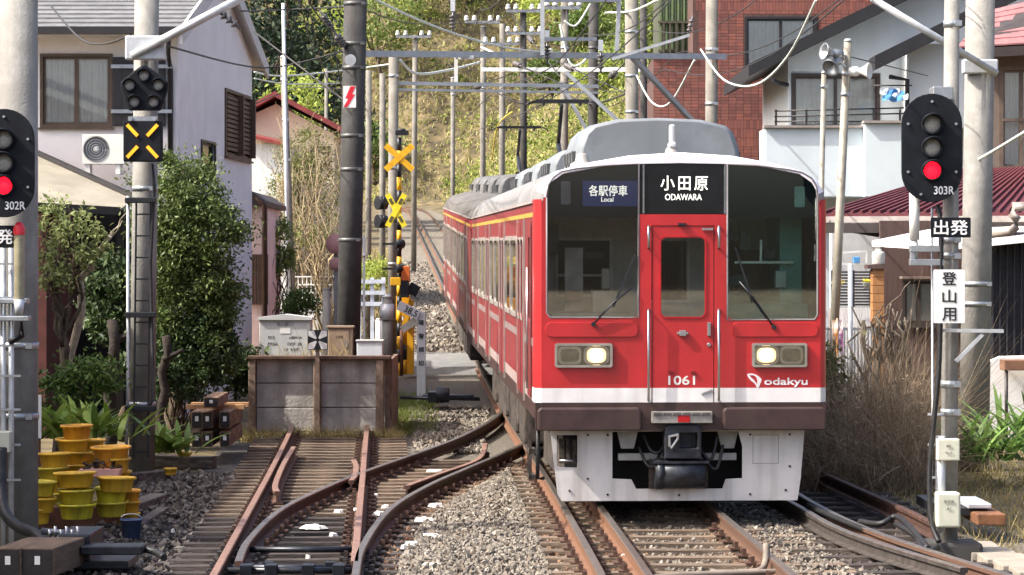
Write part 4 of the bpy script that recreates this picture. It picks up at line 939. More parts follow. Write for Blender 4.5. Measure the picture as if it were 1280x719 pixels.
# ------------------------------------------------------------------ pink house beyond
HB = thing('house', 'pink plastered house wing with brown downpipe and brown board fence beside the big evergreen', 'house', (-5.3, 54, gz(53)))
mb = MB(); mb.box((-8.3, 52.6, gz(52) - .3), (WX(329, 53), 57, WZ(258, 53))); mb.build('wall', plaster_p, HB)
mb = MB(); P = [(-8.3, 52.3, WZ(236, 53)), (WX(318, 53), 52.3, WZ(240, 53)), (WX(335, 53), 52.3, WZ(252, 53)), (WX(335, 53), 52.3, WZ(258, 53)), (-8.3, 52.3, WZ(258, 53))]
v = [mb.V(p) for p in P] + [mb.V((p[0], 57.3, p[2])) for p in P]; mb.face(v[:5]); mb.face(v[9:4:-1])
for k in range(5): mb.face((v[k], v[(k + 1) % 5], v[5 + (k + 1) % 5], v[5 + k]))
mb.build('roof', M('dark eave', S((66, 56, 54)), .7), HB)
mb = MB(); mb.tube([W(320, 246, 52.3), W(331, 256, 52.3), W(331, 262, 52.4), W(331, 440, 52.4)], .05, 8); mb.build('downpipe', brown, HB)
mb = MB(); mb.lathe(W(306, 262, 52.6), [(.12, -.05), (.1, .04), (.05, .09), (0, .1)], 12); mb.build('lamp_shade', M('shade grey', S((150, 148, 150)), .6), HB)
for k in range(9):
    mb = MB(); x = WX(303 + k * 3.6, 52.45); mb.box((x, 52.42, WZ(381, 52.4)), (x + .048, 52.5, WZ(318, 52.4))); mb.build('fence_board', brown, HB)

# ------------------------------------------------------------------ far house with dark red roof
HC = thing('house', 'small cream house with dark red roof at the foot of the hill', 'house', (-6.6, 84, gz(84)))
creamw = M('cream render', S((226, 206, 180)), .85, var=.05, vs=1); redroof = M('dark red tile', S((124, 52, 52)), .7, var=.2, vs=5)
Yc = 82
Pt = lambda px, py, dy=0: Vector((WX(px, Yc), Yc + dy, WZ(py, Yc)))
mb = MB(); mb.plate([(WX(300, Yc), gz(Yc) - .4), (WX(418, Yc), gz(Yc) - .4), (WX(418, Yc), WZ(168, Yc)), (WX(345, Yc), WZ(130, Yc)), (WX(300, Yc), WZ(150, Yc))], [], Yc, Yc + 6); mb.build('wall', creamw, HC)
for a, b in (((290, 152), (345, 122)), ((345, 122), (432, 168))):
    mb = MB(); p, q = Pt(*a, -.5), Pt(*b, -.5); v = [mb.V(x) for x in (p, q, q + Vector((0, 7, 0)), p + Vector((0, 7, 0)))]; v += [mb.V(x + Vector((0, 0, .16))) for x in (p, q, q + Vector((0, 7, 0)), p + Vector((0, 7, 0)))]
    for f in ((3, 2, 1, 0), (4, 5, 6, 7), (0, 1, 5, 4), (1, 2, 6, 5), (2, 3, 7, 6), (3, 0, 4, 7)): mb.face([v[k] for k in f])
    mb.build('roof', redroof, HC)
mb = MB(); p, q = W(296, 169, 79.6), W(354, 182, 79.6); P = [p, q, q + Vector((0, 2.3, .12)), p + Vector((0, 2.3, .12))]
v = [mb.V(x) for x in P] + [mb.V(x + Vector((0, 0, .1))) for x in P]
for f in ((3, 2, 1, 0), (4, 5, 6, 7), (0, 1, 5, 4), (1, 2, 6, 5), (2, 3, 7, 6), (3, 0, 4, 7)): mb.face([v[k] for k in f])
mb.build('porch_roof', M('red porch roof', S((136, 56, 52)), .7, var=.15), HC)
mb = MB(); mb.box((WX(300, 79.9), 79.9, gz(79) - .3), (WX(360, 79.9), 82, WZ(180, 79.9))); mb.build('porch_wall', white_p, HC)
frc = Fr((0, Yc, 0), (1, 0, 0), (0, -1, 0)); window(HC, frc, WX(390, Yc), WX(410, Yc), WZ(205, Yc), WZ(185, Yc), bronze, 2, False)

# ------------------------------------------------------------------ concrete panel wall at the end of the siding
PW = thing('panel_wall', 'stained concrete panel wall with rusty posts at the end of the siding', 'wall', (WX(398, 41.2), 41.2, gz(41)))
rp = M('rusty post', S((132, 112, 96)), .8, var=.3, vs=6, streak=(S((86, 66, 56)), .6, 6)); pnl = M('old concrete panel', S((176, 170, 162)), .9, var=.2, vs=2.2, bump=.4, bs=30, col2=S((198, 192, 184)), streak=(S((104, 96, 90)), .6, 4), rnd=.08)
zt = WZ(449, 41); zb = gz(41) - .15
for px, w, d in ((316, 9, 0), (397, 9, .0), (475, 10, 0), (484, 6, .2)):
    mb = MB(); x = WX(px, 41); mb.box((x - w / 2 * 41 / F, 40.86 + d, zb), (x + w / 2 * 41 / F, 41.12 + d, zt)); mb.build('post', rp, PW, .01)
for a, b in ((321, 392.5), (401.5, 470)):
    for k in range(4):
        z1 = lerp(zt, zb, k / 3.6); z0 = max(lerp(zt, zb, (k + 1) / 3.6) + .012, zb)
        mb = MB(); mb.box((WX(a, 41), 40.98 + random.uniform(-.008, .008), z0), (WX(b, 41), 41.06, z1)); mb.build('panel', pnl, PW, .008)
mb = MB(); mb.box((WX(318, 41), 41.065, zb), (WX(472, 41), 41.1, zt - .01)); mb.build('backing', rp, PW)
mb = MB(); mb.box((WX(309, 41), 40.84, zt), (WX(489, 41), 41.16, zt + .05)); mb.build('coping', M('rusty coping', S((96, 72, 58)), .8, var=.3, vs=8), PW, .008)
mb = MB(); mb.box((WX(487, 41) - .03, 41.16, zb), (WX(487, 41) + .03, 43.4, zt)); mb.build('side_panel', rp, PW)

# marker with black and white sectors on the wall
MK = thing('trackside_sign', 'small square black sign with white cross petals on the panel wall', 'sign', W(397, 448, 40.8))
frM = Fr(W(397, 425, 40.8), (1, 0, 0), (0, -1, 0)); pm_ = 40.8 / F
mb = MB(frM); mb.box((-12.5 * pm_, -12.5 * pm_, -.015), (12.5 * pm_, 12.5 * pm_, 0)); mb.build('board', black_m, MK)
for k in range(4):
    mb = MB(frM); a = R(90 * k + 45)
    a = R(90 * k); pts = [(1.0, 2.4), (2.4, 1.0), (11.6, 4.8), (11.6, 11.6), (4.8, 11.6)]; mb.plate([((x * math.cos(a) - y * math.sin(a)) * pm_, (x * math.sin(a) + y * math.cos(a)) * pm_) for x, y in pts], [], .001, .004, 0, 'uv')
    mb.build('petal', white_p, MK)
mb = MB(); mb.box((WX(397, 40.84) - .03, 40.81, gz(40)), (WX(397, 40.84) + .03, 40.85, WZ(425, 40.8))); mb.build('stake', rp, MK)

# cabinets behind the wall
cabinet_m = M('cabinet grey', S((188, 190, 188)), .5, var=.05, vs=2, streak=(S((150, 148, 140)), .3, 4)); ink = M('black ink', S((34, 34, 36)), .6)
CB = thing('relay_cabinet', 'grey electrical cabinet with peaked lid and black lettering behind the panel wall', 'cabinet', W(356, 470, 43))
p4 = 43 / F; frB = Fr(W(356, 470, 42.6), (1, 0, 0), (0, -1, 0)); p4 = 42.6 / F
mb = MB(frB); mb.box((-32 * p4, -.6, -.5), (32 * p4, 70 * p4, 0)); mb.build('casing', cabinet_m, CB, .01)
mb = MB(frB); mb.plate([(-34 * p4, 70 * p4), (34 * p4, 70 * p4), (34 * p4, 73 * p4), (0, 77 * p4), (-34 * p4, 73 * p4)], [], -.54, .04, 0, 'uv'); mb.build('lid', cabinet_m, CB)
text('松入器C1', CB, 'lettering', ink, frB, 0, 65 * p4, 5.5 * p4, .002, 19 * p4)
for t, u, v in (('SC5', -17, 48), ('A相PR 50', 13, 48), ('RR5A', -15, 40), ('OCP  20', 12, 40), ('1X  4.5/5', 8, 33)): text(t, CB, 'lettering', ink, frB, u * p4, v * p4, 3.6 * p4, .002)
mb = MB(frB); mb.box((-6 * p4, 53 * p4, .001), (7 * p4, 60 * p4, .006)); mb.build('label_plate', white_p, CB)
BC = thing('switch_cabinet', 'brown metal cabinet at the foot of the dark pole behind the panel wall', 'cabinet', W(425, 470, 42.4))
frb = Fr(W(425, 470, 42.4), (1, 0, 0), (0, -1, 0)); p5 = 42.4 / F; bc = M('cabinet brown', S((142, 122, 102)), .55, var=.1)
mb = MB(frb); mb.box((-15 * p5, -.6, -.35), (15 * p5, 60 * p5, 0)); mb.build('casing', bc, BC, .01)
mb = MB(frb); mb.box((-17 * p5, 60 * p5, -.38), (17 * p5, 62.5 * p5, .03)); mb.build('lid', bc, BC, .006)
mb = MB(frb); mb.plate([(-13 * p5, -.5), (11 * p5, -.5), (11 * p5, 57 * p5), (-13 * p5, 57 * p5)], [], .002, .014, 0, 'uv'); dd = mb.build('door', bc, BC)
mb = MB(frb); mb.box((7 * p5, 35 * p5, .014), (9 * p5, 44 * p5, .03)); mb.build('handle', galv, dd)
text('き電室', BC, 'lettering', M('faded ink', S((96, 82, 70)), .6), frb, -1 * p5, 49 * p5, 3 * p5, .016)
WB = thing('meter_box', 'pale grey low box beside the brown cabinet behind the panel wall', 'box', W(462, 470, 42.2))
frw = Fr(W(462, 470, 42.2), (1, 0, 0), (0, -1, 0)); p6 = 42.2 / F
mb = MB(frw); mb.box((-16 * p6, -.6, -.3), (16 * p6, 43 * p6, 0)); mb.build('casing', M('pale blue grey', S((196, 202, 208)), .5, var=.05), WB, .01)
mb = MB(frw); mb.box((-17.5 * p6, 43 * p6, -.32), (17.5 * p6, 45 * p6, .02)); mb.build('lid', cabinet_m, WB, .006)

# ------------------------------------------------------------------ stacked sleepers with white end tags
endm = M('sleeper end black', S((40, 37, 36)), .85, var=.3, vs=12); timber = M('old timber', S((112, 86, 66)), .85, var=.3, vs=5, col2=S((140, 112, 88)), stretch=(4, .6, 4), rnd=.15)
def stacked(px, py, w, h, Y, L, label, mat=timber, tagc=True, group=None, yaw=.02):
    p = W(px, py, Y); a = w * Y / F; b = h * Y / F
    r = thing('spare_sleeper', label, 'sleeper', (p.x, p.y, p.z - b / 2), (0, 0, yaw), group)
    mb = MB(); mb.box((-a / 2, .0, 0), (a / 2, L, b)); L_ = globals()['L']; L_(r, mb).build('timber', mat, r, .012)
    mb = MB(); mb.box((-a / 2 + .012, -.006, .012), (a / 2 - .012, 0, b - .012)); L_(r, mb).build('end_face', endm, r)
    if tagc:
        mb = MB(); mb.box((-.022, -.0095, b * .42), (.022, -.0062, b * .72)); L_(r, mb).build('tag', white_p, r)
    return r
gS = 'spare sleepers stacked by the yellow leaved shrub'
for px, nm in ((246, 'nearest the iron pole'), (259, 'in the middle'), (281, 'nearest the panel wall')):
    stacked(px, 549, 12.5, 19, 36.2, 2.1, 'black ended spare sleeper in the bottom row of the stack, ' + nm, timber, True, gS)
    stacked(px, 525, 14, 21, 36.2, 2.1, 'black ended spare sleeper in the upper row of the stack, ' + nm, timber, True, gS)
stacked(264, 503, 19, 13, 36.0, 1.5, 'grey spare sleeper with scrap iron lying alone on top of the stack', timber, True, gS)
for y, lb in ((37.0, 'front'), (37.6, 'rear')):
    mb = MB(); mb.box((WX(232, 37), y, WZ(514.5, 36.4)), (WX(305, 37), y + .14, WZ(509, 36.4))); one(mb, 'batten', M('pale timber', S((168, 128, 88)), .85, var=.2, vs=6), 'pale crosswise batten under the single top sleeper, ' + lb + ' one', 'batten')
# low timbers that edge the soil
edge = M('edging timber', S((74, 66, 62)), .85, var=.3, vs=5, stretch=(.6, 4, 4), col2=S((112, 102, 94)))
for i, (x0, y0, x1, y1, h, w, lab) in enumerate(((160, 577, 268, 579, .16, .2, 'dark edging timber between the iron pole and the siding'), (162, 600, 206, 596, .15, .18, 'short edging timber beside the tubs, behind'), (38, 652, 152, 650, .22, .24, 'reddish timber beam under the yellow tubs'),
        (86, 671, 128, 671, .16, .26, 'weathered timber block beside the black point machine'), (150, 640, 200, 622, .12, .2, 'grey timber beam slanting from the tubs to the siding'), (168, 660, 205, 637, .1, .12, 'loose thin timber lying beside the siding'))):
    ya = F * (EYE + .12) / (y0 - HOR); yb = F * (EYE + .12) / (y1 - HOR); a = Vector((WX(x0, ya), ya, -.19 + h / 2)); b = Vector((WX(x1, yb), yb, -.19 + h / 2))
    mb = MB(); mb.bar(a, b, w, h); one(mb, 'timber_beam', M('reddish beam', S((92, 62, 52)), .85, var=.3, vs=5) if i == 2 else edge, lab, 'timber', None, .012)
# near sleepers at the corner of the picture, black ends with tags
for i, (px, w) in enumerate(((10, 34), (47, 42))):
    stacked(px, 703, w, 36, 22.0, .9, ('brown spare sleeper end nearest the near signal post', 'brown spare sleeper end beside the black point machine')[i], M('brown timber', S((104, 84, 66)), .85, var=.25, vs=5, stretch=(4, .6, 4)), True, 'spare sleepers by the point machine', -.12)

# ------------------------------------------------------------------ yellow and orange tubs
def tubmat(i, c, c2): return M('tub plastic %d' % i, S(c), .5, var=.1, vs=6, col2=S(c2), streak=(S((112, 88, 48)), .65, 9), lo=.35, hi=.7)
TUBC = {'o': tubmat(0, (236, 184, 54), (242, 196, 66)), 'y': tubmat(1, (212, 190, 58), (222, 202, 66)), 'b': tubmat(2, (234, 222, 52), (240, 228, 70)), 'd': tubmat(3, (228, 162, 48), (234, 174, 56))}
earth = M('tub earth', S((66, 54, 46)), .95, var=.5, vs=30, bump=.8, bs=60)
cname = {'o': 'orange', 'y': 'dull yellow', 'b': 'bright yellow', 'd': 'dark orange'}
def tub(px, py, w, Y, c, label, fill=False, hpx=17):
    p = W(px, py, Y); r = w * Y / F / 2; h = hpx * Y / F * 1.12
    t = thing('plastic_tub', label, 'tub', (p.x, p.y, p.z - h), (random.uniform(-.03, .03), random.uniform(-.04, .04), random.uniform(0, 6)), 'plastic tubs stacked beside the siding')
    mb = MB(); mb.lathe((0, 0, 0), [(0, 0), (r * .72, 0), (r * .76, .01), (r * .88, h - .022), (r, h - .022), (r * 1.0, h), (r * .9, h), (r * .86, h - .01), (r * .74, .02), (0, .02)], 26); L(t, mb).build('shell', TUBC[c], t)
    if fill:
        mb = MB(); mb.lathe((0, 0, 0), [(0, h - .03), (r * .3, h - .026), (r * .6, h - .035), (r * .845, h - .045)], 18); L(t, mb).build('earth', earth, t)
    return t
tl = [
 (96, 535, 41, 28.3, 'd', 'dark orange tub with earth, topmost of the rear stack of tubs', True), (91, 552, 44, 28.3, 'o', 'wide orange tub second from the top of the rear stack', False), (95, 568, 40, 28.3, 'o', 'orange tub third from the top of the rear stack', False), (95, 584, 40, 28.3, 'o', 'orange tub fourth from the top of the rear stack', False), (95, 600, 40, 28.3, 'y', 'dull yellow tub low in the rear stack', False), (95, 616, 40, 28.3, 'y', 'dull yellow lowest tub of the rear stack', False),
 (114, 553, 36, 28.6, 'o', 'orange tub half hidden between the rear stack and the wide dark orange tub', False), (114, 570, 36, 28.6, 'o', 'hidden orange tub under the half hidden one behind', False),
 (139, 562, 51, 27.8, 'd', 'wide dark orange tub on top of the stack beside the siding', True), (144, 576, 40, 27.8, 'o', 'orange tub under the wide dark orange tub', False), (146, 592, 38, 27.9, 'o', 'deep orange tub below it behind the earth filled tub', False), (146, 608, 38, 27.9, 'o', 'orange tub low behind the earth filled tub', False), 
 (68, 570, 42, 27.9, 'o', 'clean orange tub standing alone above the tubs by the near signal post', False), (66, 588, 42, 27.9, 'y', 'dull yellow tub under the clean orange one', False), (70, 604, 40, 27.9, 'o', 'orange tub in the stack under the clean orange one', False), (70, 620, 40, 27.9, 'y', 'lowest dull yellow tub under the clean orange one', False),
 (94, 594, 54, 26.9, 'o', 'wide orange tub filled with pale rubble, top of the front stack', True), (96, 615, 50, 26.9, 'y', 'dull yellow tub in the middle of the front stack', False), (96, 633, 50, 26.9, 'b', 'bright yellow tub at the bottom of the front stack', False),
 (145, 600, 50, 27.0, 'o', 'orange tub full of dark earth with its rim facing the siding', True), (139, 613, 44, 27.1, 'b', 'yellow tub under the earth filled tub', False), (139, 630, 44, 27.1, 'y', 'dull yellow lowest tub under the earth filled tub', False),
 (50, 605, 42, 26.8, 'y', 'dull yellow tub with rubble beside the near signal post', True), (50, 625, 42, 26.8, 'o', 'orange tub under the rubble filled one beside the near signal post', False), (46, 640, 38, 26.8, 'o', 'lowest orange tub beside the near signal post', False),
 (161, 616, 30, 27.3, 'd', 'small dark orange tub at the siding end, upper', False), (161, 630, 30, 27.3, 'd', 'small dark orange tub at the siding end, middle', False), (161, 645, 30, 27.3, 'o', 'small orange tub at the siding end, lowest', False)]
for a in tl: tub(a[0], a[1] - 4, a[2], a[3], a[4], a[5], a[6])
tub(213, 585, 17, 33.2, 'o', 'small orange pot lying alone beside the dark edging timber', False, 8); tub(230, 565, 20, 35.4, 'y', 'small yellow dish by the stacked sleepers', False, 5)
TR = thing('seed_tray', 'pinkish tray filled with dark lumps of earth among the tubs', 'tray', W(124, 596, 27.5))
frT = Fr(W(124, 596, 27.5), (1, 0, 0), (0, -1, 0)); pt = 27.5 / F
mb = MB(frT); mb.plate([(-24 * pt, 0), (24 * pt, 0), (26 * pt, 9 * pt), (-26 * pt, 9 * pt)], [], -.25, .0, 0, 'uv'); mb.build('tray_body', M('pink tray', S((196, 150, 142)), .6, var=.1), TR, .006)
v, f = [], []
pos = np.stack([RNG.uniform(-.16, .16, 70), RNG.uniform(-.2, -.02, 70), RNG.uniform(.06, .13, 70)], 1) + np.array(W(124, 596, 27.5)) + np.array([0, .22, .02])
lv, lf = leaves(pos, .06, .8); npmesh('earth', lv, lf, earth, TR)
BP = thing('bucket', 'small blue bucket standing by the tubs near the slanting beam', 'bucket', W(164, 672, 25.6))
mb = MB(); mb.lathe(W(164, 672, 25.6), [(0, 0), (.08, 0), (.1, .16), (.108, .16), (.108, .17), (.09, .17), (.075, .02), (0, .02)], 16); mb.build('shell', M('blue plastic', S((58, 76, 110)), .5), BP)
mb = MB(); c = W(164, 672, 25.6); mb.tube([c + Vector((.1 * math.cos(R(a)), 0, .17 + .05 * math.sin(R(a)))) for a in range(0, 181, 20)], .005, 5); mb.build('handle', galv, BP)
# white marker post near the near signal
WP = thing('marker_post', 'white rectangular marker board on a dark stake behind the yellow tubs', 'marker', W(44, 620, 27.4))
mb = MB(); p = W(45, 523, 28.6); mb.box((p.x - .055, p.y - .01, WZ(548, 28.6)), (p.x + .055, p.y + .015, WZ(494, 28.6))); mb.build('board', white_p, WP)
mb = MB(); mb.box((p.x - .045, p.y - .0, -.2), (p.x - .015, p.y + .03, WZ(546, 28.6))); mb.box((p.x + .015, p.y - .0, -.2), (p.x + .045, p.y + .03, WZ(546, 28.6))); mb.build('stake', rust, WP)
# point machine: black box, arm and hoses
PM = thing('point_machine', 'black point machine with long flat arm reaching to the siding switch', 'point machine', W(120, 700, 23))
pmk = M('point machine black', (.014, .016, .022), .35, .3, var=.4, vs=10)
def bx(root, nm, p0, p1, Y0, Y1, m, bev=.01):
    a = W(p0[0], p0[1], Y0); b = W(p1[0], p1[1], Y0); mb = MB(); mb.box((min(a.x, b.x), Y0, min(a.z, b.z)), (max(a.x, b.x), Y1, max(a.z, b.z))); return mb.build(nm, m, root, bev)
bx(PM, 'casing', (72, 705), (112, 668), 22.9, 23.6, pmk, .02); bx(PM, 'arm', (100, 694), (178, 683), 22.7, 23.0, pmk); bx(PM, 'base', (66, 712), (160, 702), 22.8, 23.5, pmk)
mb = MB(); mb.cyl(W(50, 682, 23.3), W(104, 672, 23.3), .075, .06, 12); mb.cyl(W(52, 664, 23.3), W(102, 668, 23.3), .03, .03, 10); mb.build('motor', M('grey casting', S((92, 98, 108)), .35, .6, var=.2), PM)
mb = MB()
for k in range(6): mb.cyl(W(62 + k * 7, 672, 23.1), W(62 + k * 7, 662 - (k % 2) * 4, 23.1), .014, .014, 6)
mb.build('bolt', steel, PM)
mb = MB(); mb.tube(smooth([W(2, 560, 24.6), W(2, 610, 24.5), W(6, 640, 24.3), W(22, 658, 24.0), W(45, 668, 23.6), W(60, 684, 23.4)], 6), .05, 10); one(mb, 'cable_hose', black_r, 'thick black hose sagging from the near signal post to the point machine', 'hose')
for k, pts in enumerate(([(1075, 652, 26.0), (1100, 655, 25.6), (1120, 646, 25.6), (1138, 660, 25.0), (1160, 686, 23.9)], [(1010, 632, 27.6), (1050, 650, 26.3), (1095, 668, 25.2), (1150, 690, 23.8), (1172, 684, 24.0)], [(1120, 655, 25.4), (1146, 672, 24.6), (1152, 692, 23.7)])):
    mb = MB(); mb.tube(smooth([W(*q_) for q_ in pts], 6), .028, 8); one(mb, 'track_cable', black_r, ['looping black cable lying over the branch rails near the slim post', 'long black cable running beside the branch rail from under the train', 'short black cable at the foot of the slim post'][k], 'cable')
mb = MB(); mb.tube(smooth([W(178, 686, 22.9), W(195, 690, 22.8), W(205, 697, 22.6)], 5), .03, 8); one(mb, 'cable_hose', black_r, 'short black hose between the flat arm and the siding rail', 'hose')
# switch rods between the blades
RD = thing('switch_rod', 'black greasy rods across the siding switch in the near foreground', 'switch rod', (-1.8, 22.6, -.14))
for y, z in ((22.35, -.05), (22.75, -.07), (24.2, -.07)): mb = MB(); mb.cyl((-2.3, y, z), (-1.25, y, z), .028, None, 8); mb.build('rod', pmk, RD)
for x in (-2.15, -1.95, -1.65, -1.4): mb = MB(); mb.box((x - .05, 22.28, -.1), (x + .05, 22.44, 0.0)); mb.build('clamp', pmk, RD, .006)
for x in (-2.0, -1.5): mb = MB(); mb.box((x - .04, 22.7, -.11), (x + .04, 22.8, -.02)); mb.build('clamp', pmk, RD, .006)
PM2 = thing('point_machine', 'second black point machine lying on the ballast beside the panel wall', 'point machine', W(560, 500, 46))
mb = MB(); mb.cyl(W(545, 494, 46), W(562, 494, 46), .14, .12, 14); mb.box((WX(528, 46), 46, WZ(500, 46)), (WX(592, 46), 46.4, WZ(494, 46))); mb.box((WX(535, 46), 45.9, WZ(503, 46)), (WX(550, 46), 46.5, WZ(490, 46))); mb.build('casing', pmk, PM2, .01)
mb = MB(); mb.cyl(W(500, 497, 46), W(600, 499, 46), .03, None, 8); mb.build('rod', pmk, PM2)
# white bits on the sleepers and ballast
snow = M('white scrap', S((214, 210, 204)), .8, var=.05, vs=20, bump=.4, bs=40)
spots = [(620, 664, 26, 9), (542, 705, 34, 10), (515, 678, 22, 5), (540, 668, 26, 6), (475, 640, 22, 5), (392, 657, 34, 6), (425, 638, 16, 4), (445, 636, 20, 6), (530, 648, 40, 6), (545, 630, 26, 7), (482, 632, 12, 4), (416, 667, 14, 5), (560, 640, 18, 5), (545, 588, 26, 3), (200, 676, 8, 9), (216, 662, 7, 5), (470, 618, 8, 4), (505, 682, 10, 8), (780, 694, 10, 4), (385, 695, 8, 5)]
slab = ['largest white scrap on the pale ballast beside the main track', 'long white scrap on the pale ballast at the bottom edge', 'white scrap just outside the bowed rail, on the near sleepers', 'white scrap a step behind it outside the bowed rail', 'white scrap close to the bowed rail where it bends', 'longest white scrap between the switch blades', 'small white scrap between the switch blades behind the longest', 'white scrap touching the straight blade rail', 'widest white scrap on the crossover sleeper ends', 'white scrap where the ballast begins behind the widest one', 'tiny white scrap under the bowed rail bend', 'white scrap with a torn edge in front between the blades', 'white scrap on the ballast slope beside the widest one', 'thin far white scrap beside the check rail', 'upright white scrap on the dark stones beside the siding', 'small pale scrap on the dark stones behind the upright one', 'tiny white scrap at the frog of the crossover', 'white scrap beside the wires at the bowed rail', 'tiny scrap on the rail bed before the train', 'small white scrap on the greasy switch rods']
for i, (px, py, w, h) in enumerate(spots):
    Y = F * (EYE + .12) / (py - HOR); c = Vector((WX(px, Y), Y, -.125)); r = w * Y / F / 2
    mb = MB(); n = 12; ring0 = []; ring1 = []; top = mb.V(c + Vector((0, 0, .015)))
    for k in range(n):
        a = 2 * math.pi * k / n; q = random.uniform(.6, 1.1); ring0.append(mb.V(c + Vector((math.cos(a) * r * q, math.sin(a) * r * .9 * q, -.025)))); ring1.append(mb.V(c + Vector((math.cos(a) * r * q * .75, math.sin(a) * r * q * .7, random.uniform(0, .016)))))
    for k in range(n): j = (k + 1) % n; mb.face((ring0[k], ring0[j], ring1[j], ring1[k])); mb.face((ring1[k], ring1[j], top))
    one(mb, 'white_scrap', snow, slab[i], 'scrap', 'white scraps on the tracks')

# ------------------------------------------------------------------ unseen building added beyond the near signal post to shade the tubs
SB = thing('shade_building', 'unseen cream building added out of view to shade the tubs', 'building', (-12.2, 28, -.2))
stw = M('shade building wall', S((206, 196, 176)), .85, var=.05, vs=1.5); fS = Fr((-9.4, 18, 0), (0, 1, 0), (1, 0, 0))
wins = [(1.5 + 4 * k, 3.3 + 4 * k, 1.0, 2.3) for k in range(4)] + [(1.5 + 4 * k, 3.3 + 4 * k, 3.8, 5.1) for k in range(4)]
mb = MB(fS); mb.plate([(0, -.3), (17.5, -.3), (17.5, 5.9), (0, 5.9)], [[(a, c), (b, c), (b, d), (a, d)] for a, b, c, d in wins], -.2, 0, 0, 'uv'); mb.build('wall', stw, SB)
mb = MB(); mb.box((-15, 18, -.3), (-9.6, 18.2, 5.9)); mb.build('end_wall', stw, SB); mb = MB(); mb.box((-15, 35.3, -.3), (-9.6, 35.5, 5.9)); mb.build('end_wall', stw, SB)
for wq in wins: window(SB, fS, *wq, bronze, 2, False)
mb = MB(); mb.plate([(-8.8, 5.85), (-8.8, 6.0), (-12.2, 7.3), (-15.6, 6.0), (-15.6, 5.85), (-12.2, 7.15)], [], 17.5, 36); mb.build('roof', slate, SB)
# ------------------------------------------------------------------ poles
def pole(label, px, ptop, Y, dpx, mat=concrete, lean=0, bands=(), base=None, taper=.9, name='catenary_pole', cat='pole', group=None, cap=False):
    """round pole: px = column of its foot, lean = columns its top is off to the side"""
    zb = (gz(Y) - .2) if base is None else base; r = dpx * Y / F / 2
    a = Vector((WX(px, Y), Y, zb)); b = Vector((WX(px + lean, Y), Y, WZ(ptop, Y)))
    t = thing(name, label, cat, a, (0, 0, 0), group)
    mb = MB(); mb.cyl(a, b, r, r * taper, 20); mb.build('shaft', mat, t)
    for py in bands:
        z = WZ(py, Y); k = (z - a.z) / (b.z - a.z); c = a.lerp(b, k); rr = lerp(r, r * taper, k)
        mb = MB(); mb.cyl(c - Vector((0, 0, .03)), c + Vector((0, 0, .03)), rr + .008, None, 20); mb.cbox(c + Vector((rr * .7, -rr * .7 - .02, 0)), (.06, .05, .05)); mb.build('band', galv if mat != concrete_d else M('dark band', S((92, 92, 92)), .5, .4), t)
    if cap:
        mb = MB(); mb.cyl(b, b + Vector((0, 0, .04)), r * taper + .01, r * taper * .7, 14); mb.build('cap', galv_p, t)
    t['top'] = 0; del t['top']
    return t, a, b, r

# near left concrete signal post
PL, a, b, r = pole('thick concrete signal post cut by the picture edge beside the yellow tubs', 22, -60, 25.6, 52, concrete, 0, (432, 520), None, .97, 'signal_post')
mb = MB()
mb.cyl(W(4, 700, 25.2), W(4, 300, 25.2), .026, None, 8); mb.build('conduit', galv_p, PL); mb = MB(); mb.cyl(W(14, 700, 25.2), W(14, 300, 25.2), .026, None, 8); mb.build('conduit', galv_p, PL)
for py in (330, 372, 395, 432, 470, 512, 556, 600):
    mb = MB(); mb.bar(W(0, py, 25.15), W(26, py, 25.15), .02, .02); mb.build('clamp', galv, PL)
bx(PL, 'junction_box', (-10, 566), (12, 540), 25.0, 25.2, M('box ivory', S((196, 196, 178)), .6, var=.08)); bx(PL, 'bracket', (-20, 380), (34, 373), 25.05, 25.2, galv); bx(PL, 'bracket', (-20, 402), (36, 395), 25.05, 25.2, galv)
mb = MB(); mb.tube([W(27, 385, 25.1), W(27, 420, 25.1), W(12, 428, 25.1)], .03, 8); mb.build('elbow_pipe', black_r, PL)
LT = thing('obstruction_lamp', 'tall ribbed glass lamp with red cap on the near signal post', 'lamp', W(24, 378, 24.9))
mb = MB(); c = W(24, 374, 24.9); pr = [(.05, 0)]
for k in range(14): pr += [(.05, k * .042 + .01), (.046, k * .042 + .025)]
mb.lathe(c, pr + [(.05, .6)], 16); mb.build('ribbed_tube', M('ribbed glass', S((146, 138, 112)), .3, var=.2), LT)
mb = MB(); mb.lathe(c, [(.052, .58), (.055, .64), (.03, .69), (0, .7)], 14); mb.build('cap', M('red cap', S((214, 44, 56)), .4), LT)
mb = MB(); mb.cyl(c - Vector((0, 0, .15)), c, .035, .05, 12); mb.build('socket', galv_p, LT)
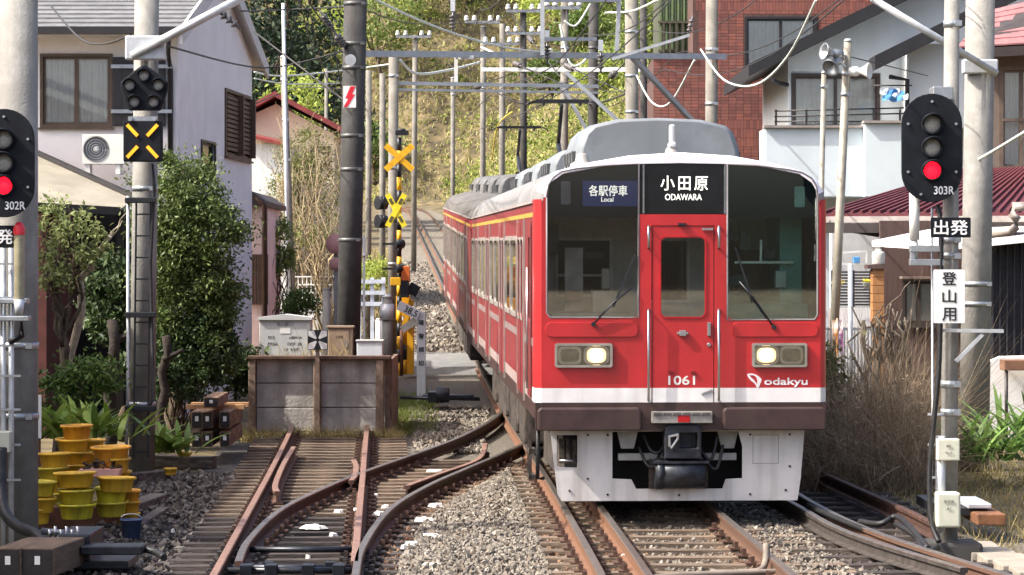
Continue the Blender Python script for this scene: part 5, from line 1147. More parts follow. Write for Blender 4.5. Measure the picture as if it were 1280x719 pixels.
# signal heads
lens_off = M('signal lens off', S((168, 168, 162)), .25, var=.15, vs=40); lens_red = M('signal red', (1, .01, .03), .4, emit=1.6, var=0, ecol=(1, .004, .014))
sigb = M('signal black', (.009, .011, .016), .75, var=.25, vs=6, spec=.2)
def signal(label, px, py, Y, num, txtoff, lit=2):
    s = thing('railway_signal', label, 'signal', W(px, py + 68, Y)); p = Y / F; fr = Fr(W(px, py, Y), (1, 0, 0), (0, -1, 0))
    out = [(38 * p * math.cos(R(a)), (30 + 38 * math.sin(R(a))) * p) for a in range(0, 181, 12)] + [(38 * p * math.cos(R(a)), (-30 + 38 * math.sin(R(a))) * p) for a in range(180, 361, 12)]
    mb = MB(fr); mb.plate(out, [], -.03, 0, 0, 'uv'); bd = mb.build('backboard', sigb, s, .006)
    mb = MB(fr); mb.box((-20 * p, -50 * p, -.3), (20 * p, 46 * p, -.03)); mb.build('lamp_case', sigb, s, .02)
    for k, v in enumerate((30, 1, -28)):
        mb = MB(fr); mb.lathe((0, v * p, 0), [(0, .012), (10.5 * p, .012), (10.8 * p, .004)], 24, 0, (0, 0, 1)); mb.build('lens', lens_red if k == lit else lens_off, s)
        mb = MB(fr); ri, ro = 11 * p, 13.5 * p; m = 24; A = []
        for q in range(m):
            t = 2 * math.pi * q / m; ext = .035 + .07 * max(0, math.sin(t)) ** .6
            A.append([mb.V((math.cos(t) * rr, v * p + math.sin(t) * rr, w)) for rr, w in ((ro, 0), (ro, ext), (ri, ext), (ri, 0))])
        for q in range(m):
            n2 = A[(q + 1) % m]
            for z in range(3): mb.face((A[q][z], n2[z], n2[z + 1], A[q][z + 1]), 0, True)
        mb.build('hood', sigb, s)
    text(num, bd, 'lettering', M('signal lettering', S((216, 218, 222)), .6), fr, txtoff * p, -53 * p, 10 * p, .002, 25 * p, .02)
    mb = MB(fr)
    for u, v in ((-30, 30), (30, 30), (-30, -30), (30, -30), (0, 58), (-14, -58)): mb.cyl((u * p, v * p, 0), (u * p, v * p, .012), .012, None, 8)
    mb.build('bolt', galv, bd); return s
signal('railway signal showing red, numbered 302R, cut by the picture edge', 5, 207 - 3, 24.8, '302R', 14)
signal('railway signal showing red, numbered 303R, on the slim concrete post', 1165, 185, 24.2, '303R', 15)
def plate_sign(label, px, py, w, h, Y, body, mat, inkm, vertical=False, th=None, tw=None, nm='sign_plate'):
    p = Y / F; s = thing(nm, label, 'sign', W(px, py + h / 2, Y)); fr = Fr(W(px, py, Y), (1, 0, 0), (0, -1, 0))
    mb = MB(fr); mb.plate(rrect(-w / 2 * p, w / 2 * p, -h / 2 * p, h / 2 * p, 1.5 * p, 3), [], -.008, 0, 0, 'uv'); bd = mb.build('board', mat, s)
    mb = MB(fr); mb.box((-w / 2 * p * .8, -2 * p, -.1), (w / 2 * p * .8, 2 * p, -.008)); mb.build('bracket', galv, s)
    if vertical:
        n = len(body)
        for k, ch in enumerate(body): text(ch, bd, 'lettering', inkm, fr, 0, (h / 2 - (k + .5) * h / n) * p, th * p, .002, tw * p, .02)
    else: text(body, bd, 'lettering', inkm, fr, 0, 0, th * p, .002, tw * p, .02)
    return s
wht = M('plate white', S((222, 222, 220)), .5, var=.03); inkw = M('sign white ink', S((236, 236, 236)), .5)
plate_sign('small black departure plate under the edge cut signal', -3, 296, 46, 28, 24.9, '出発', sigb, inkw, False, 18, 38)
plate_sign('small black plate with two white characters under signal 303R', 1188.5, 284.5, 50, 25, 24.0, '出発', sigb, inkw, False, 18, 42)
plate_sign('white board with three black characters one below the other on the slim post', 1186.5, 370.5, 39, 67, 24.0, '登山用', wht, ink, True, 16, 17)

# iron pole with ladder, five lamp indicator and orange cross box
P2_, a, b, r = pole('grey concrete pole with black ladder carrying the pentagon lamp head', 177, -40, 34.6, 33, concrete, 7, (236, 505), None, .92)
LAD = thing('ladder', 'narrow black ladder fixed to the pole below the orange cross box', 'ladder', W(175, 560, 34.3))
mb = MB()
for px in (-8, 10): mb.bar(W(176 + px - 1, 572, 34.25), W(178.5 + px, 250, 34.25), .022, .022)
mb.build('rail', black_m, LAD)
for k in range(12):
    py = 268 + k * 27; mb = MB(); mb.bar(W(169, py, 34.25), W(187, py, 34.25), .02, .02); mb.build('rung', black_m, LAD)
for py in (250, 393, 510):
    mb = MB(); mb.box((WX(157, 34.2), 34.12, WZ(py + 4, 34.2)), (WX(196, 34.2), 34.24, WZ(py - 3, 34.2))); mb.build('clamp_bar', black_m, LAD, .01)
mb = MB(); mb.tube([W(160, 245, 34.2), W(160, 480, 34.2), W(158, 560, 34.2)], .02, 8); mb.build('conduit', galv_p, P2_)
mb = MB(); mb.tube([W(190, 205, 34.2), W(193, 235, 34.2), W(188, 330, 34.2), W(191, 500, 34.15), W(176, 535, 34.1)], .022, 8); mb.build('cable', black_r, P2_)
p = 34.1 / F; f5 = Fr(W(180, 112, 34.1), (1, 0, 0), (0, -1, 0))
PI_ = thing('lamp_indicator', 'black pentagon lamp head with five unlit lamps on the ladder pole', 'signal', W(180, 140, 34.1))
mb = MB(f5); mb.plate([(0, 32 * p), (12 * p, 24 * p), (30 * p, 9 * p), (29 * p, 0), (20 * p, -26 * p), (-20 * p, -26 * p), (-29 * p, 0), (-30 * p, 9 * p), (-12 * p, 24 * p)], [], -.12, 0, 0, 'uv'); mb.build('case', sigb, PI_, .02)
for u, v in ((0, 18), (-18, 6), (18, 6), (-12, -15), (12, -15)):
    mb = MB(f5); mb.lathe((u * p, v * p, 0), [(0, .01), (6.4 * p, .01), (6.6 * p, .0)], 16, 0, (0, 0, 1)); mb.build('lens', lens_off, PI_)
    mb = MB(f5); A = []
    for q in range(18):
        t = 2 * math.pi * q / 18; ext = .03 + .08 * max(0, math.sin(t)); A.append([mb.V((u * p + math.cos(t) * rr, v * p + math.sin(t) * rr, w)) for rr, w in ((8.2 * p, 0), (8.2 * p, ext), (6.8 * p, ext), (6.8 * p, 0))])
    for q in range(18):
        n2 = A[(q + 1) % 18]
        for z in range(3): mb.face((A[q][z], n2[z], n2[z + 1], A[q][z + 1]), 0, True)
    mb.build('hood', sigb, PI_)
XB = thing('crossing_indicator', 'black square box with four orange bars forming a cross', 'signal', W(178, 203, 34.0))
fX = Fr(W(178, 176.5, 34.0), (1, 0, 0), (0, -1, 0)); p = 34 / F
mb = MB(fX); mb.box((-24 * p, -25.5 * p, -.16), (24 * p, 25.5 * p, 0)); mb.build('case', sigb, XB, .012)
ob = M('orange bar', S((240, 168, 40)), .4, emit=.35, ecol=S((240, 160, 30)))
for sx_ in (-1, 1):
    for sy_ in (-1, 1):
        mb = MB(fX); mb.bar((sx_ * 6 * p, sy_ * 6.5 * p, .008), (sx_ * 19 * p, sy_ * 20.5 * p, .008), .042, .016); mb.build('bar', ob, XB)
mb = MB(fX); mb.box((-18 * p, 25.5 * p, -.12), (18 * p, 31 * p, -.02)); mb.cyl((-15 * p, 28 * p, -.02), (-15 * p, 28 * p, .02), .03, None, 10); mb.cyl((15 * p, 28 * p, -.02), (15 * p, 28 * p, .02), .03, None, 10); mb.build('mount', galv, XB)
mb = MB(); mb.cyl(W(165, 70, 34.3), W(312, -8, 34.0), .055, None, 12); arm = mb.build('support_arm', galv_p, P2_)
mb = MB(); mb.cbox(W(182, 60, 34.35), (.5, .12, .3)); mb.build('arm_clamp', galv_p, P2_, .02)
def insulator(p0, p1, n=4, r=.07, parent=None, lab=None):
    p0 = Vector(p0); p1 = Vector(p1); d = p1 - p0; mb = MB(); mb.cyl(p0, p1, .018, None, 8)
    for k in range(n):
        c = p0.lerp(p1, .3 + .45 * k / max(n - 1, 1)); mb.cyl(c - d.normalized() * .02, c + d.normalized() * .02, r, r * .5, 14)
    return mb.build('insulator', M('porcelain', S((96, 92, 92)), .25, var=.2), parent)
insulator(W(272, 14, 34.1), W(301, 36, 34.1), 3, .06, P2_)

# dark pole with lightning sign
P3_, a, b, r = pole('dark stained thick pole with red lightning sign', 433, -30, 44, 30, concrete_d, 12, (5, 55, 85, 170, 212, 300), None, .95)
f3 = Fr(W(437, 121, 43.75), (1, 0, 0), (0, -1, 0)); p = 43.75 / F
LS = thing('warning_sign', 'white plate with a red lightning bolt on the dark pole', 'sign', W(437, 135, 43.75))
mb = MB(f3); mb.box((-8 * p, -13.5 * p, -.01), (8 * p, 13.5 * p, 0)); bd = mb.build('board', wht, LS)
mb = MB(f3); mb.plate([(x * p, y * p) for x, y in ((1, 13), (7.5, 13), (3, 3), (7, 3), (-3, -13), (-7.5, -13), (-1.5, -2), (-5.5, -2))], [], .001, .004, 0, 'uv'); mb.build('bolt_mark', M('warning red', S((206, 26, 46)), .5), LS)
mb = MB(); mb.cyl(W(438, 75, 43.7), W(438, 75, 43.5), .09, None, 14); mb.build('lamp', galv_p, P3_)
insulator(W(433, 62, 43.9), W(418, 40, 43.7), 4, .07, P3_); insulator(W(418, 40, 43.7), W(400, 14, 43.5), 4, .06, P3_)

# other poles of the overhead line
PG = 'concrete poles of the overhead line'
pole('slender pale utility pole between the far red roofed house and the bare shrubs', 368, 72, 62, 9.5, concrete_f, -14, (100, 150, 200), None, .85, 'utility_pole', 'pole', None, True)
pole('thin steel mast rising behind the slender pale utility pole', 362, 4, 61, 5, galv_p, -8, (), None, .9, 'utility_pole')
pole('pale concrete pole just behind the dark pole with the lightning sign', 460, 88, 66, 8, concrete_f, 1, (), None, .9, 'catenary_pole', 'pole', PG)
pole('round concrete pole carrying the crossing lamps and the cross beam', 491, 70, 56, 13, concrete_f, 1, (95, 210, 330), None, .95, 'catenary_pole', 'pole', PG)
pole('short pale pole between the dark pole and the crossing lamp pole', 478, 92, 74, 8, concrete_f, 0, (), None, .9, 'catenary_pole', 'pole', PG)
pole('far wooden looking pole behind the yellow crossing sign', 517, 44, 105, 7, concrete_f, 2, (), None, .9, 'catenary_pole', 'pole', PG)
pole('thin pole on the slope above the second car', 566, 98, 96, 6, concrete_f, 0, (118,), None, .9, 'catenary_pole', 'pole', PG, True)
pole('taller thin pole next to it on the slope', 603, 34, 92, 7.5, concrete_f, 1, (60, 110), None, .9, 'catenary_pole', 'pole', PG, True)
pole('pole behind the rear pantograph', 627, 30, 90, 8, concrete_f, 1, (70,), None, .9, 'catenary_pole', 'pole', PG)
pole('dark pole rising beside the rear pantograph', 655, 12, 88, 9, concrete_d, -1, (90,), None, .9, 'catenary_pole', 'pole', PG)
pole('pole above the front pantograph', 704, 2, 74, 10.5, concrete_f, 2, (60, 110), None, .93, 'catenary_pole', 'pole', PG)
pole('pole under the hanging steel frame', 739, 4, 70, 13, concrete_d, 3, (60,), None, .93, 'catenary_pole', 'pole', PG)
pole('thick double pole where the long diagonal brace meets the beam', 792, -20, 56, 17, concrete_f, -3, (40, 95, 140), None, .95, 'catenary_pole', 'pole', PG)
pole('dark twin of the thick double pole', 806, -20, 57, 9, concrete_d, -2, (), None, .95, 'catenary_pole', 'pole', PG)
pole('grey pole before the brick building', 888, -20, 50, 16, concrete_f, 2, (62, 130), None, .95, 'catenary_pole', 'pole', PG)
pole('small pole by the far red roofed house', 407, 86, 95, 5, concrete_f, 1, (), None, .9, 'utility_pole', 'pole')
# beams between the poles
beam_m = M('beam steel', S((172, 176, 180)), .5, .3, var=.1, vs=6)
def beam(label, pts, w=.1, parent=None, name='catenary_beam', extra=()):
    t = thing(name, label, 'beam', W(*pts[0])) if parent is None else parent
    for q, r2 in zip(pts, pts[1:]):
        mb = MB(); mb.bar(W(*q), W(*r2), w, w); mb.build('bar', beam_m, t)
    return t
b1 = beam('long pale steel beam from the dark pole to the pole before the brick building', [(432, 67, 44.3), (906, 71, 50)], .1)
for (q, r2, w) in (((789, 70, 48.5), (866, 152, 50), .08), ((707, 90, 52), (778, 156, 52), .07)):
    mb = MB(); mb.bar(W(*q), W(*r2), w, w); mb.build('brace', beam_m, b1)
b2 = beam('double steel beam reaching from the crossing lamp pole', [(490, 104, 56), (748, 108, 57)], .07); beam('', [(490, 112, 56), (748, 116, 57)], .045, b2)
b3 = beam('short steel beam behind the long pale one', [(604, 87, 72), (808, 87, 60)], .1)
b4 = beam('rectangular steel frame standing on the long pale beam', [(678, 69, 46.8), (678, 0, 46.8), (774, 0, 47.5), (771, 64, 47.5)], .07, None, 'steel_gantry'); beam('', [(678, 49, 46.8), (745, 49, 47.2)], .06, b4)
for k, (q, r2) in enumerate((((570, 68, 46), (570, 103, 46)), ((570, 72, 46), (592, 72, 46)))):
    mb = MB(); mb.bar(W(*q), W(*r2), .09, .06); mb.build('dropper', white_p, b1)
b5 = beam('long diagonal steel bracket on the pole above the red train', [(700, 102, 68), (740, 175, 68)], .09, None, 'brace_bar')
b6 = beam('slanting steel tube with insulator beside the green shed', [(765, 74, 47), (862, 44, 47)], .05, None, 'bracket_tube'); insulator(W(860, 45, 47), W(866, 20, 47), 3, .06, b6)
for k, (px, py, Y) in enumerate(((603, 28, 92), (627, 55, 90), (655, 14, 88), (704, 10, 74), (517, 46, 105), (655, 42, 88))):
    t = thing('cross_arm', ['cross arm with white insulators on the taller thin pole', 'cross arm with white insulators on the pole behind the rear pantograph', 'cross arm with white insulators at the top of the dark pole beside the pantograph', 'cross arm with white insulators on the pole above the front pantograph', 'cross arm with white insulators on the far wooden looking pole', 'lower cross arm with white insulators on the dark pole beside the pantograph'][k], 'cross arm', W(px, py, Y))
    mb = MB(); mb.bar(W(px - 22, py, Y - .15), W(px + 22, py, Y - .15), .08, .08); mb.build('bar', galv, t)
    for u in (-20, -10, 10, 20):
        mb = MB(); c = W(px + u, py, Y - .15); mb.lathe(c, [(.03, .04), (.08, .06), (.08, .12), (.05, .14), (.07, .16), (.05, .22), (0, .23)], 10); mb.build('insulator', M('white porcelain', S((224, 224, 220)), .3), t)

# overhead wires
wire_d = M('wire dark', S((58, 56, 56)), .6, .3); wire_w = M('wire pale', S((206, 212, 204)), .5, var=.05)
def wire(label, pts, r=.012, mat=wire_d, sag=0.0, name='overhead_wire', straight=False):
    P = [W(*q) for q in pts]
    if len(P) == 2:
        out = []
        for k in range(17):
            t = k / 16; p = P[0].lerp(P[1], t); p.z -= sag * 4 * t * (1 - t); out.append(p)
    else: out = smooth(P, 6)
    mb = MB(); mb.tube(out, r, 6, 0); return one(mb, name, mat, label, 'wire')
def cw(Y, off=0.0, h=5.05): return Vector((xm(Y) + off, Y, zr(Y) + h))
mb = MB(); mb.tube([cw(Y, .12 * math.sin(Y * .08)) for Y in np.linspace(8, 130, 40)], .009, 6); one(mb, 'contact_wire', wire_d, 'contact wire running over the red train along the main track', 'wire')
mb = MB(); mb.tube([cw(Y, .0, 5.6 + .28 * abs(math.sin((Y - 46) / 46 * math.pi))) for Y in np.linspace(8, 130, 50)], .011, 6); mw_ = one(mb, 'messenger_wire', wire_d, 'sagging messenger wire above the contact wire', 'wire')
for k, (pts, r, m, s, lab) in enumerate((
    ([(466, -2, 40), (700, 66, 52)], .018, wire_w, .2, 'pale feeder wire slanting down from the top behind the dark pole'),
    ([(500, 75, 56), (520, 92, 58), (560, 88, 62), (600, 78, 70)], .03, wire_w, 0, 'white looping cable on the double beam near the crossing'),
    ([(603, 60, 70), (640, 72, 68), (690, 62, 66)], .03, wire_w, 0, 'white looping cable over the rear pantograph'),
    ([(700, 30, 60), (712, 78, 60), (726, 80, 60), (738, 66, 60)], .028, wire_w, 0, 'white cable loop below the hanging frame'),
    ([(705, 26, 58), (720, 32, 58), (738, 5, 58)], .024, wire_w, 0, 'short white cable loop inside the hanging frame'),
    ([(757, 16, 58), (790, 14, 55), (822, 0, 50)], .022, wire_w, 0, 'pale cable rising past the top of the green shed'),
    ([(796, 95, 54), (815, 128, 52), (838, 128, 50), (868, 75, 49)], .018, wire_w, 0, 'thin white cable sagging before the brick wall corner'),
    ([(876, 62, 49), (905, 100, 46), (945, 106, 42), (985, 70, 38), (1020, 0, 36)], .018, wire_w, 0, 'white cable sagging across the brick building window'),
    ([(64, 8, 40), (100, 48, 37), (130, 55, 35.5), (163, 44, 34.5)], .014, wire_d, 0, 'dark cable sagging before the slate roof to the ladder pole'),
    ([(200, 55, 34.5), (330, 85, 46), (436, 62, 44)], .014, wire_d, 0, 'dark cable from the ladder pole to the dark pole'),
    ([(318, 40, 46), (390, 95, 45), (436, 130, 44)], .016, wire_d, 0, 'dark cable slanting past the white gable to the lightning sign'),
    ([(318, 90, 60), (354, 95, 62), (430, 88, 66), (490, 80, 66)], .02, wire_w, 0, 'pale cable from the slender utility pole over the hill'),
    ([(318, 98, 60), (360, 105, 62), (430, 104, 66)], .016, wire_w, 0, 'second pale cable below it'),
    ([(1058, 70, 43), (1120, 85, 48), (1160, 95, 54)], .01, wire_d, 0, 'thin cable from the loudspeaker pole toward the balcony house'),
    ([(1205, 210, 37), (1240, 190, 34), (1290, 160, 30)], .02, wire_w, 0, 'pale service cable beside the thick concrete pole'),
    ([(440, 6, 44), (520, 30, 60), (604, 28, 90)], .012, wire_d, 0, 'dark wire from the dark pole to the far cross arm'),
    ([(604, 30, 90), (655, 14, 86), (704, 10, 74)], .012, wire_d, 0, 'dark wire linking the cross arms'),
    ([(560, 0, 60), (578, 34, 60)], .012, wire_d, 0, 'short dark stay wire at the top of the hill view'),
    ([(700, 112, 74), (736, 130, 70), (790, 115, 56)], .02, wire_d, 0, 'dark insulator cable beside the diagonal brace'),
    ([(300, 14, 40), (360, 12, 50), (434, 8, 44)], .014, wire_d, 0, 'dark wire along the top between the gable and the dark pole'),
    ([(318, 130, 60), (372, 110, 62), (436, 112, 44)], .012, wire_d, 0, 'thin dark wire over the red roof'),
    ([(610, 110, 72), (660, 130, 70), (704, 105, 74)], .02, wire_d, 0, 'dark cable hanging between the poles behind the pantographs'),
    ([(615, 200, 70), (622, 158, 66), (640, 140, 62)], .02, M('yellow cable', S((214, 196, 80)), .5), 0, 'yellowish curved cable beside the rear pantograph'))):
    wire(lab, pts, r, m, s)
for k, (off, h0, lab) in enumerate(((-4.3, 6.6, 'upper feeder wire along the dark pole side of the line'), (-4.0, 6.0, 'middle feeder wire along the dark pole side of the line'), (-3.6, 5.5, 'lower feeder wire along the dark pole side of the line'), (3.4, 6.9, 'upper feeder wire along the brick building side of the line'), (3.8, 6.3, 'middle feeder wire along the brick building side of the line'), (3.1, 5.8, 'lower feeder wire along the brick building side of the line'), (1.2, 6.4, 'spare messenger wire beside the contact wire'), (-1.0, 6.7, 'high wire over the roof of the train'))):
    mb = MB(); mb.tube([cw(Y, off, h0 - .55 * abs(math.sin((Y - 46 + k * 3) / 28 * math.pi)) + .3) for Y in np.linspace(30, 118, 66)], .011, 5); one(mb, 'feeder_wire', wire_d, lab, 'wire')
for k, (q, r2) in enumerate((((604, 62, 71), (700, 104, 66)), ((628, 118, 71), (745, 96, 62)), ((566, 120, 80), (640, 92, 70)), ((660, 60, 72), (790, 120, 56)), ((640, 20, 80), (700, 96, 60)), ((740, 120, 60), (800, 60, 56)))):
    t = thing('stay_insulator', ['stay with insulators over the rear pantograph', 'stay with insulators behind the long diagonal brace', 'stay with insulators beside the thin pole on the slope', 'stay with insulators running to the thick double pole', 'steep stay with insulators behind the hanging frame', 'short stay with insulators at the thick double pole'][k], 'insulator', W(*q))
    a_, b_ = W(*q), W(*r2); mb = MB(); mb.cyl(a_, b_, .014, None, 6); mb.build('stay', wire_d, t); m_ = a_.lerp(b_, .4); n_ = a_.lerp(b_, .52); insulator(m_, n_, 5, .075, t)
for k, (px, py, Y) in enumerate(((566, 12, 48), (684, 50, 46.9), (751, 62, 47.3))):
    t = thing('hanging_insulator', ['dark insulator string hanging at the top of the hill view', 'insulator inside the hanging frame near its upright', 'insulator hanging from the long beam under the frame'][k], 'insulator', W(px, py + 20, Y))
    insulator(W(px, py, Y), W(px, py + 30, Y), 4, .07, t)
    mb = MB(); mb.box((WX(px, Y) - .04, Y - .02, WZ(py + 2, Y)), (WX(px, Y) + .04, Y + .02, WZ(py - 12, Y))); mb.build('hanger', galv_p, t)

# ------------------------------------------------------------------ level crossing
ycol = M('warning yellow', S((236, 176, 30)), .5, var=.08, vs=8); xyel = M('cross yellow', S((246, 222, 50)), .5, var=.05)
def stripes(root, px, p0, p1, Y, r, n, first=0):
    for k in range(n):
        mb = MB(); mb.cyl(W(px, lerp(p0, p1, k / n), Y), W(px, lerp(p0, p1, (k + 1) / n), Y), r, None, 12); mb.build('stripe', (ycol, black_m)[(k + first) % 2], root)
YX = 54.6; p = YX / F
CS = thing('crossing_signal', 'yellow and black striped level crossing signal with cross boards and twin lamps', 'crossing signal', W(499, 470, YX))
stripes(CS, 499, 470, 172, YX, .047, 18)
def crossb(root, px, py, Y, half, w, mat, dark=None, ang=45):
    fr = Fr(W(px, py, Y), (1, 0, 0), (0, -1, 0)); q = Y / F
    for k, s in enumerate((-1, 1)):
        mb = MB(fr); a = R(ang); mb.bar((-half * q * math.cos(a), -s * half * q * math.sin(a), .01 * k), (half * q * math.cos(a), s * half * q * math.sin(a), .01 * k), w * q, .012)
        bo = mb.build('cross_board', mat, root)
        if dark:
            for t in (-.55, .55):
                mb = MB(fr); mb.bar((half * q * math.cos(a) * (t - .17), s * half * q * math.sin(a) * (t - .17), .008 + .01 * k), (half * q * math.cos(a) * (t + .17), s * half * q * math.sin(a) * (t + .17), .008 + .01 * k), w * q * .55, .006); mb.build('dark_band', dark, bo)
crossb(CS, 499, 197, YX - .1, 23, 7.5, ycol, None, 42)
crossb(CS, 495, 263, YX - .15, 23, 7, xyel, M('cross dark', S((90, 84, 50)), .6), 62)
def lamp_hood(root, px, py, Y, s, face=-1):
    mb = MB(); q = Y / F; c = W(px, py, Y); mb.cyl(c, c + Vector((face * .16, -.1, 0)), 8 * q * s, 8.6 * q * s, 16); mb.cyl(c + Vector((face * .02, 0, 0)), c + Vector((face * .04, 0, 0)), 10.5 * q * s, None, 18); return mb.build('warning_lamp', black_m, root)
lamp_hood(CS, 482, 254, YX + .2, 1.0); lamp_hood(CS, 482, 277, YX + .2, 1.0); lamp_hood(CS, 504, 305, YX - .1, .7); lamp_hood(CS, 504, 336, YX - .1, .7)
for py in (254, 277, 305, 336): mb = MB(); mb.bar(W(478, py, YX + .05), W(506, py, YX + .05), .04, .04); mb.build('lamp_arm', black_m, CS)
mb = MB(); c = W(502, 166, YX); mb.box((c.x - .12, c.y - .1, c.z - .05), (c.x + .14, c.y + .1, c.z + .04)); mb.cyl(c + Vector((0, 0, .04)), c + Vector((0, 0, .08)), .1, .06, 12); mb.build('bell', black_m, CS)
bx(CS, 'orange_box', (502, 352), (512, 333), YX - .2, YX, M('orange box', S((222, 110, 40)), .5)); bx(CS, 'control_box', (500, 372), (511, 350), YX - .2, YX + .1, black_m); bx(CS, 'yellow_plate', (488, 357), (501, 347), YX - .25, YX - .2, ycol)
GM = thing('crossing_gate', 'yellow crossing gate machine with black weights beside the road', 'gate', W(508, 470, 55.3))
bx(GM, 'machine_case', (495, 400), (512, 370), 55.0, 55.4, ycol); bx(GM, 'machine_foot', (505, 468), (517, 400), 55.1, 55.4, ycol)
stripes(GM, 505, 468, 395, 54.9, .06, 4)
mb = MB(); mb.bar(W(498, 430, 54.8), W(515, 375, 54.8), .12, .1); mb.build('gate_root', ycol, GM)
mb = MB(); mb.cbox(W(517, 362, 54.8), (.22, .2, .22), 0, Matrix.Rotation(.5, 4, 'Y')); mb.build('counterweight', black_m, GM)
mb = MB(); mb.cyl(W(502, 470, 54.4), W(502, 412, 54.4), .035, None, 10); mb.build('rusty_stake', rust, GM)
PT = thing('gradient_post', 'white post with tilted white arms reading 38.5 beside the crossing', 'marker', W(526, 472, 49)); q = 49 / F
mb = MB(); mb.box((WX(521, 49), 49, zr(49) - .3), (WX(532, 49), 49.12, WZ(390, 49))); mb.build('post', white_p, PT, .01)
f9 = Fr(W(526.5, 430, 48.99), (1, 0, 0), (0, -1, 0))
for k, ch in enumerate('踏警標切'): text(ch, PT, 'lettering', ink, f9, 0, (27 - k * 17) * q, 6 * q, .003, 6.5 * q, .02)
fa = Fr(W(511, 388, 48.95), (math.cos(R(-26)), 0, math.sin(R(-26))), (0, -1, 0), (math.sin(R(26)), 0, math.cos(R(26))))
mb = MB(fa); mb.box((-15 * q, -6 * q, -.03), (14 * q, 6 * q, 0)); ar = mb.build('arm', wht, PT); text('38.5', ar, 'lettering', ink, fa, 3 * q, 0, 8 * q, .003, 17 * q, .02)
fb = Fr(W(512, 406, 48.96), (math.cos(R(32)), 0, math.sin(R(32))), (0, -1, 0), (-math.sin(R(32)), 0, math.cos(R(32))))
mb = MB(fb); mb.box((-12 * q, -4.5 * q, -.06), (10 * q, 4.5 * q, -.03)); mb.build('arm', M('aged white', S((206, 200, 180)), .6), PT)
BL = thing('bollard', 'grey concrete bollard with white collar before the crossing signal', 'bollard', W(484, 470, 46.5))
mb = MB(); mb.cyl(W(484, 470, 46.5), W(484, 372, 46.5), .09, .085, 14); mb.build('post', concrete, BL)
mb = MB(); mb.cyl(W(484, 400, 46.5), W(484, 380, 46.5), .12, None, 14); mb.build('collar', galv_p, BL)
mb = MB(); mb.cyl(W(484, 372, 46.5), W(484, 368, 46.5), .1, .05, 14); mb.build('cap', galv_p, BL)
for px, top, Y, w, lab in ((408, 362, 46, 10, 'round grey concrete stub behind the cross petal sign'), (473, 400, 45, 7, 'short white post beside the bollard')):
    mb = MB(); mb.cyl((WX(px, Y), Y, gz(Y) - .2), W(px, top, Y), w * Y / F / 2, None, 12); mb.cyl(W(px, top, Y), W(px, top - 2, Y), w * Y / F / 2 * 1.1, w * Y / F / 4, 12); one(mb, 'post_stub', concrete if w > 8 else white_p, lab, 'post')
mb = MB(); mb.bar((WX(455, 48), 48, gz(48) - .2), W(455, 294, 48), .075, .04); mb.cyl(W(455, 320, 47.96), W(455, 318, 47.9), .03); one(mb, 'white_stake', white_p, 'tall thin white stake beside the dark pole', 'stake')
MR = thing('traffic_mirror', 'pinkish backs of a traffic mirror beside the dark pole', 'mirror', W(419, 420, 50))
for py, rr in ((305, 13), (330, 8)):
    mb = MB(); c = W(420, py, 50); mb.lathe(c, [(0, -.02), (rr * 50 / F, -.03), (rr * 50 / F, .02), (0, .03)], 20, 0, (.3, 1, 0)); mb.build('mirror_back', M('mirror back', S((196, 146, 138)), .6, var=.1), MR)
mb = MB(); mb.cyl((WX(420, 50.1), 50.1, gz(50) - .2), W(420, 300, 50.1), .04, None, 10); mb.build('post', concrete, MR)
# white fences behind the crossing
whitef = M('fence white', S((222, 222, 218)), .6, var=.05)
FN = thing('wire_fence', 'white bar fence on a low block wall behind the round bush', 'fence', W(380, 385, 66))
mb = MB(); mb.box((WX(330, 66), 66, gz(66) - .3), (WX(425, 66), 66.15, WZ(385, 66))); mb.build('base_wall', M('block wall', S((196, 196, 192)), .8, var=.08), FN)
for k in range(17):
    mb = MB(); x = WX(334 + k * 5.4, 66); mb.box((x, 66.05, WZ(386, 66)), (x + .025, 66.08, WZ(346, 66))); mb.build('bar', whitef, FN)
mb = MB()
for py in (346, 356, 366, 376): mb.box((WX(332, 66), 66.03, WZ(py + .8, 66)), (WX(425, 66), 66.06, WZ(py - .8, 66)))
mb.build('rail', whitef, FN)
FN2 = thing('guard_fence', 'bluish white guard fence behind the white stake at the crossing', 'fence', W(462, 410, 60))
for py in (352, 366, 380):
    mb = MB(); mb.box((WX(447, 60), 60, WZ(py + 2.5, 60)), (WX(482, 60), 60.06, WZ(py - 2.5, 60))); mb.build('rail', M('fence blue white', S((196, 206, 218)), .5), FN2)
for px in (449, 465, 479):
    mb = MB(); mb.box((WX(px, 60) - .04, 60.06, gz(60) - .2), (WX(px, 60) + .04, 60.13, WZ(347, 60))); mb.build('post', M('fence blue white', S((196, 206, 218)), .5), FN2)
# ------------------------------------------------------------------ brick building
BB = thing('brick_building', 'red brick building with a curtained window above the train roof', 'building', (WX(960, 67), 70, gz(67)))
YB = 67.0; q = YB / F; fB = Fr((0, YB, 0), (1, 0, 0), (0, -1, 0))
mort = M('dark mortar', S((84, 60, 55)), .9, var=.2, vs=10)
bw = (WX(934, YB), WX(1018, YB), WZ(84, YB), WZ(24, YB))
x0, x1, xs_ = WX(817, YB), WX(1110, YB), WX(866, YB); zt2 = WZ(72, YB); ztop = WZ(-40, YB)
mb = MB(fB); mb.plate([(x0, gz(YB) - .3), (x1, gz(YB) - .3), (x1, ztop), (xs_, ztop), (xs_, zt2), (x0, zt2)], [[(bw[0], bw[2]), (bw[1], bw[2]), (bw[1], bw[3]), (bw[0], bw[3])]], -.3, -.0035, 0, 'uv'); mb.build('wall', mort, BB)
mb = MB(); mb.box((x0, YB + .3, gz(YB) - .3), (x1, YB + 8, zt2)); mb.box((xs_, YB + .31, zt2), (x1, YB + 8, ztop)); mb.build('body', mort, BB)
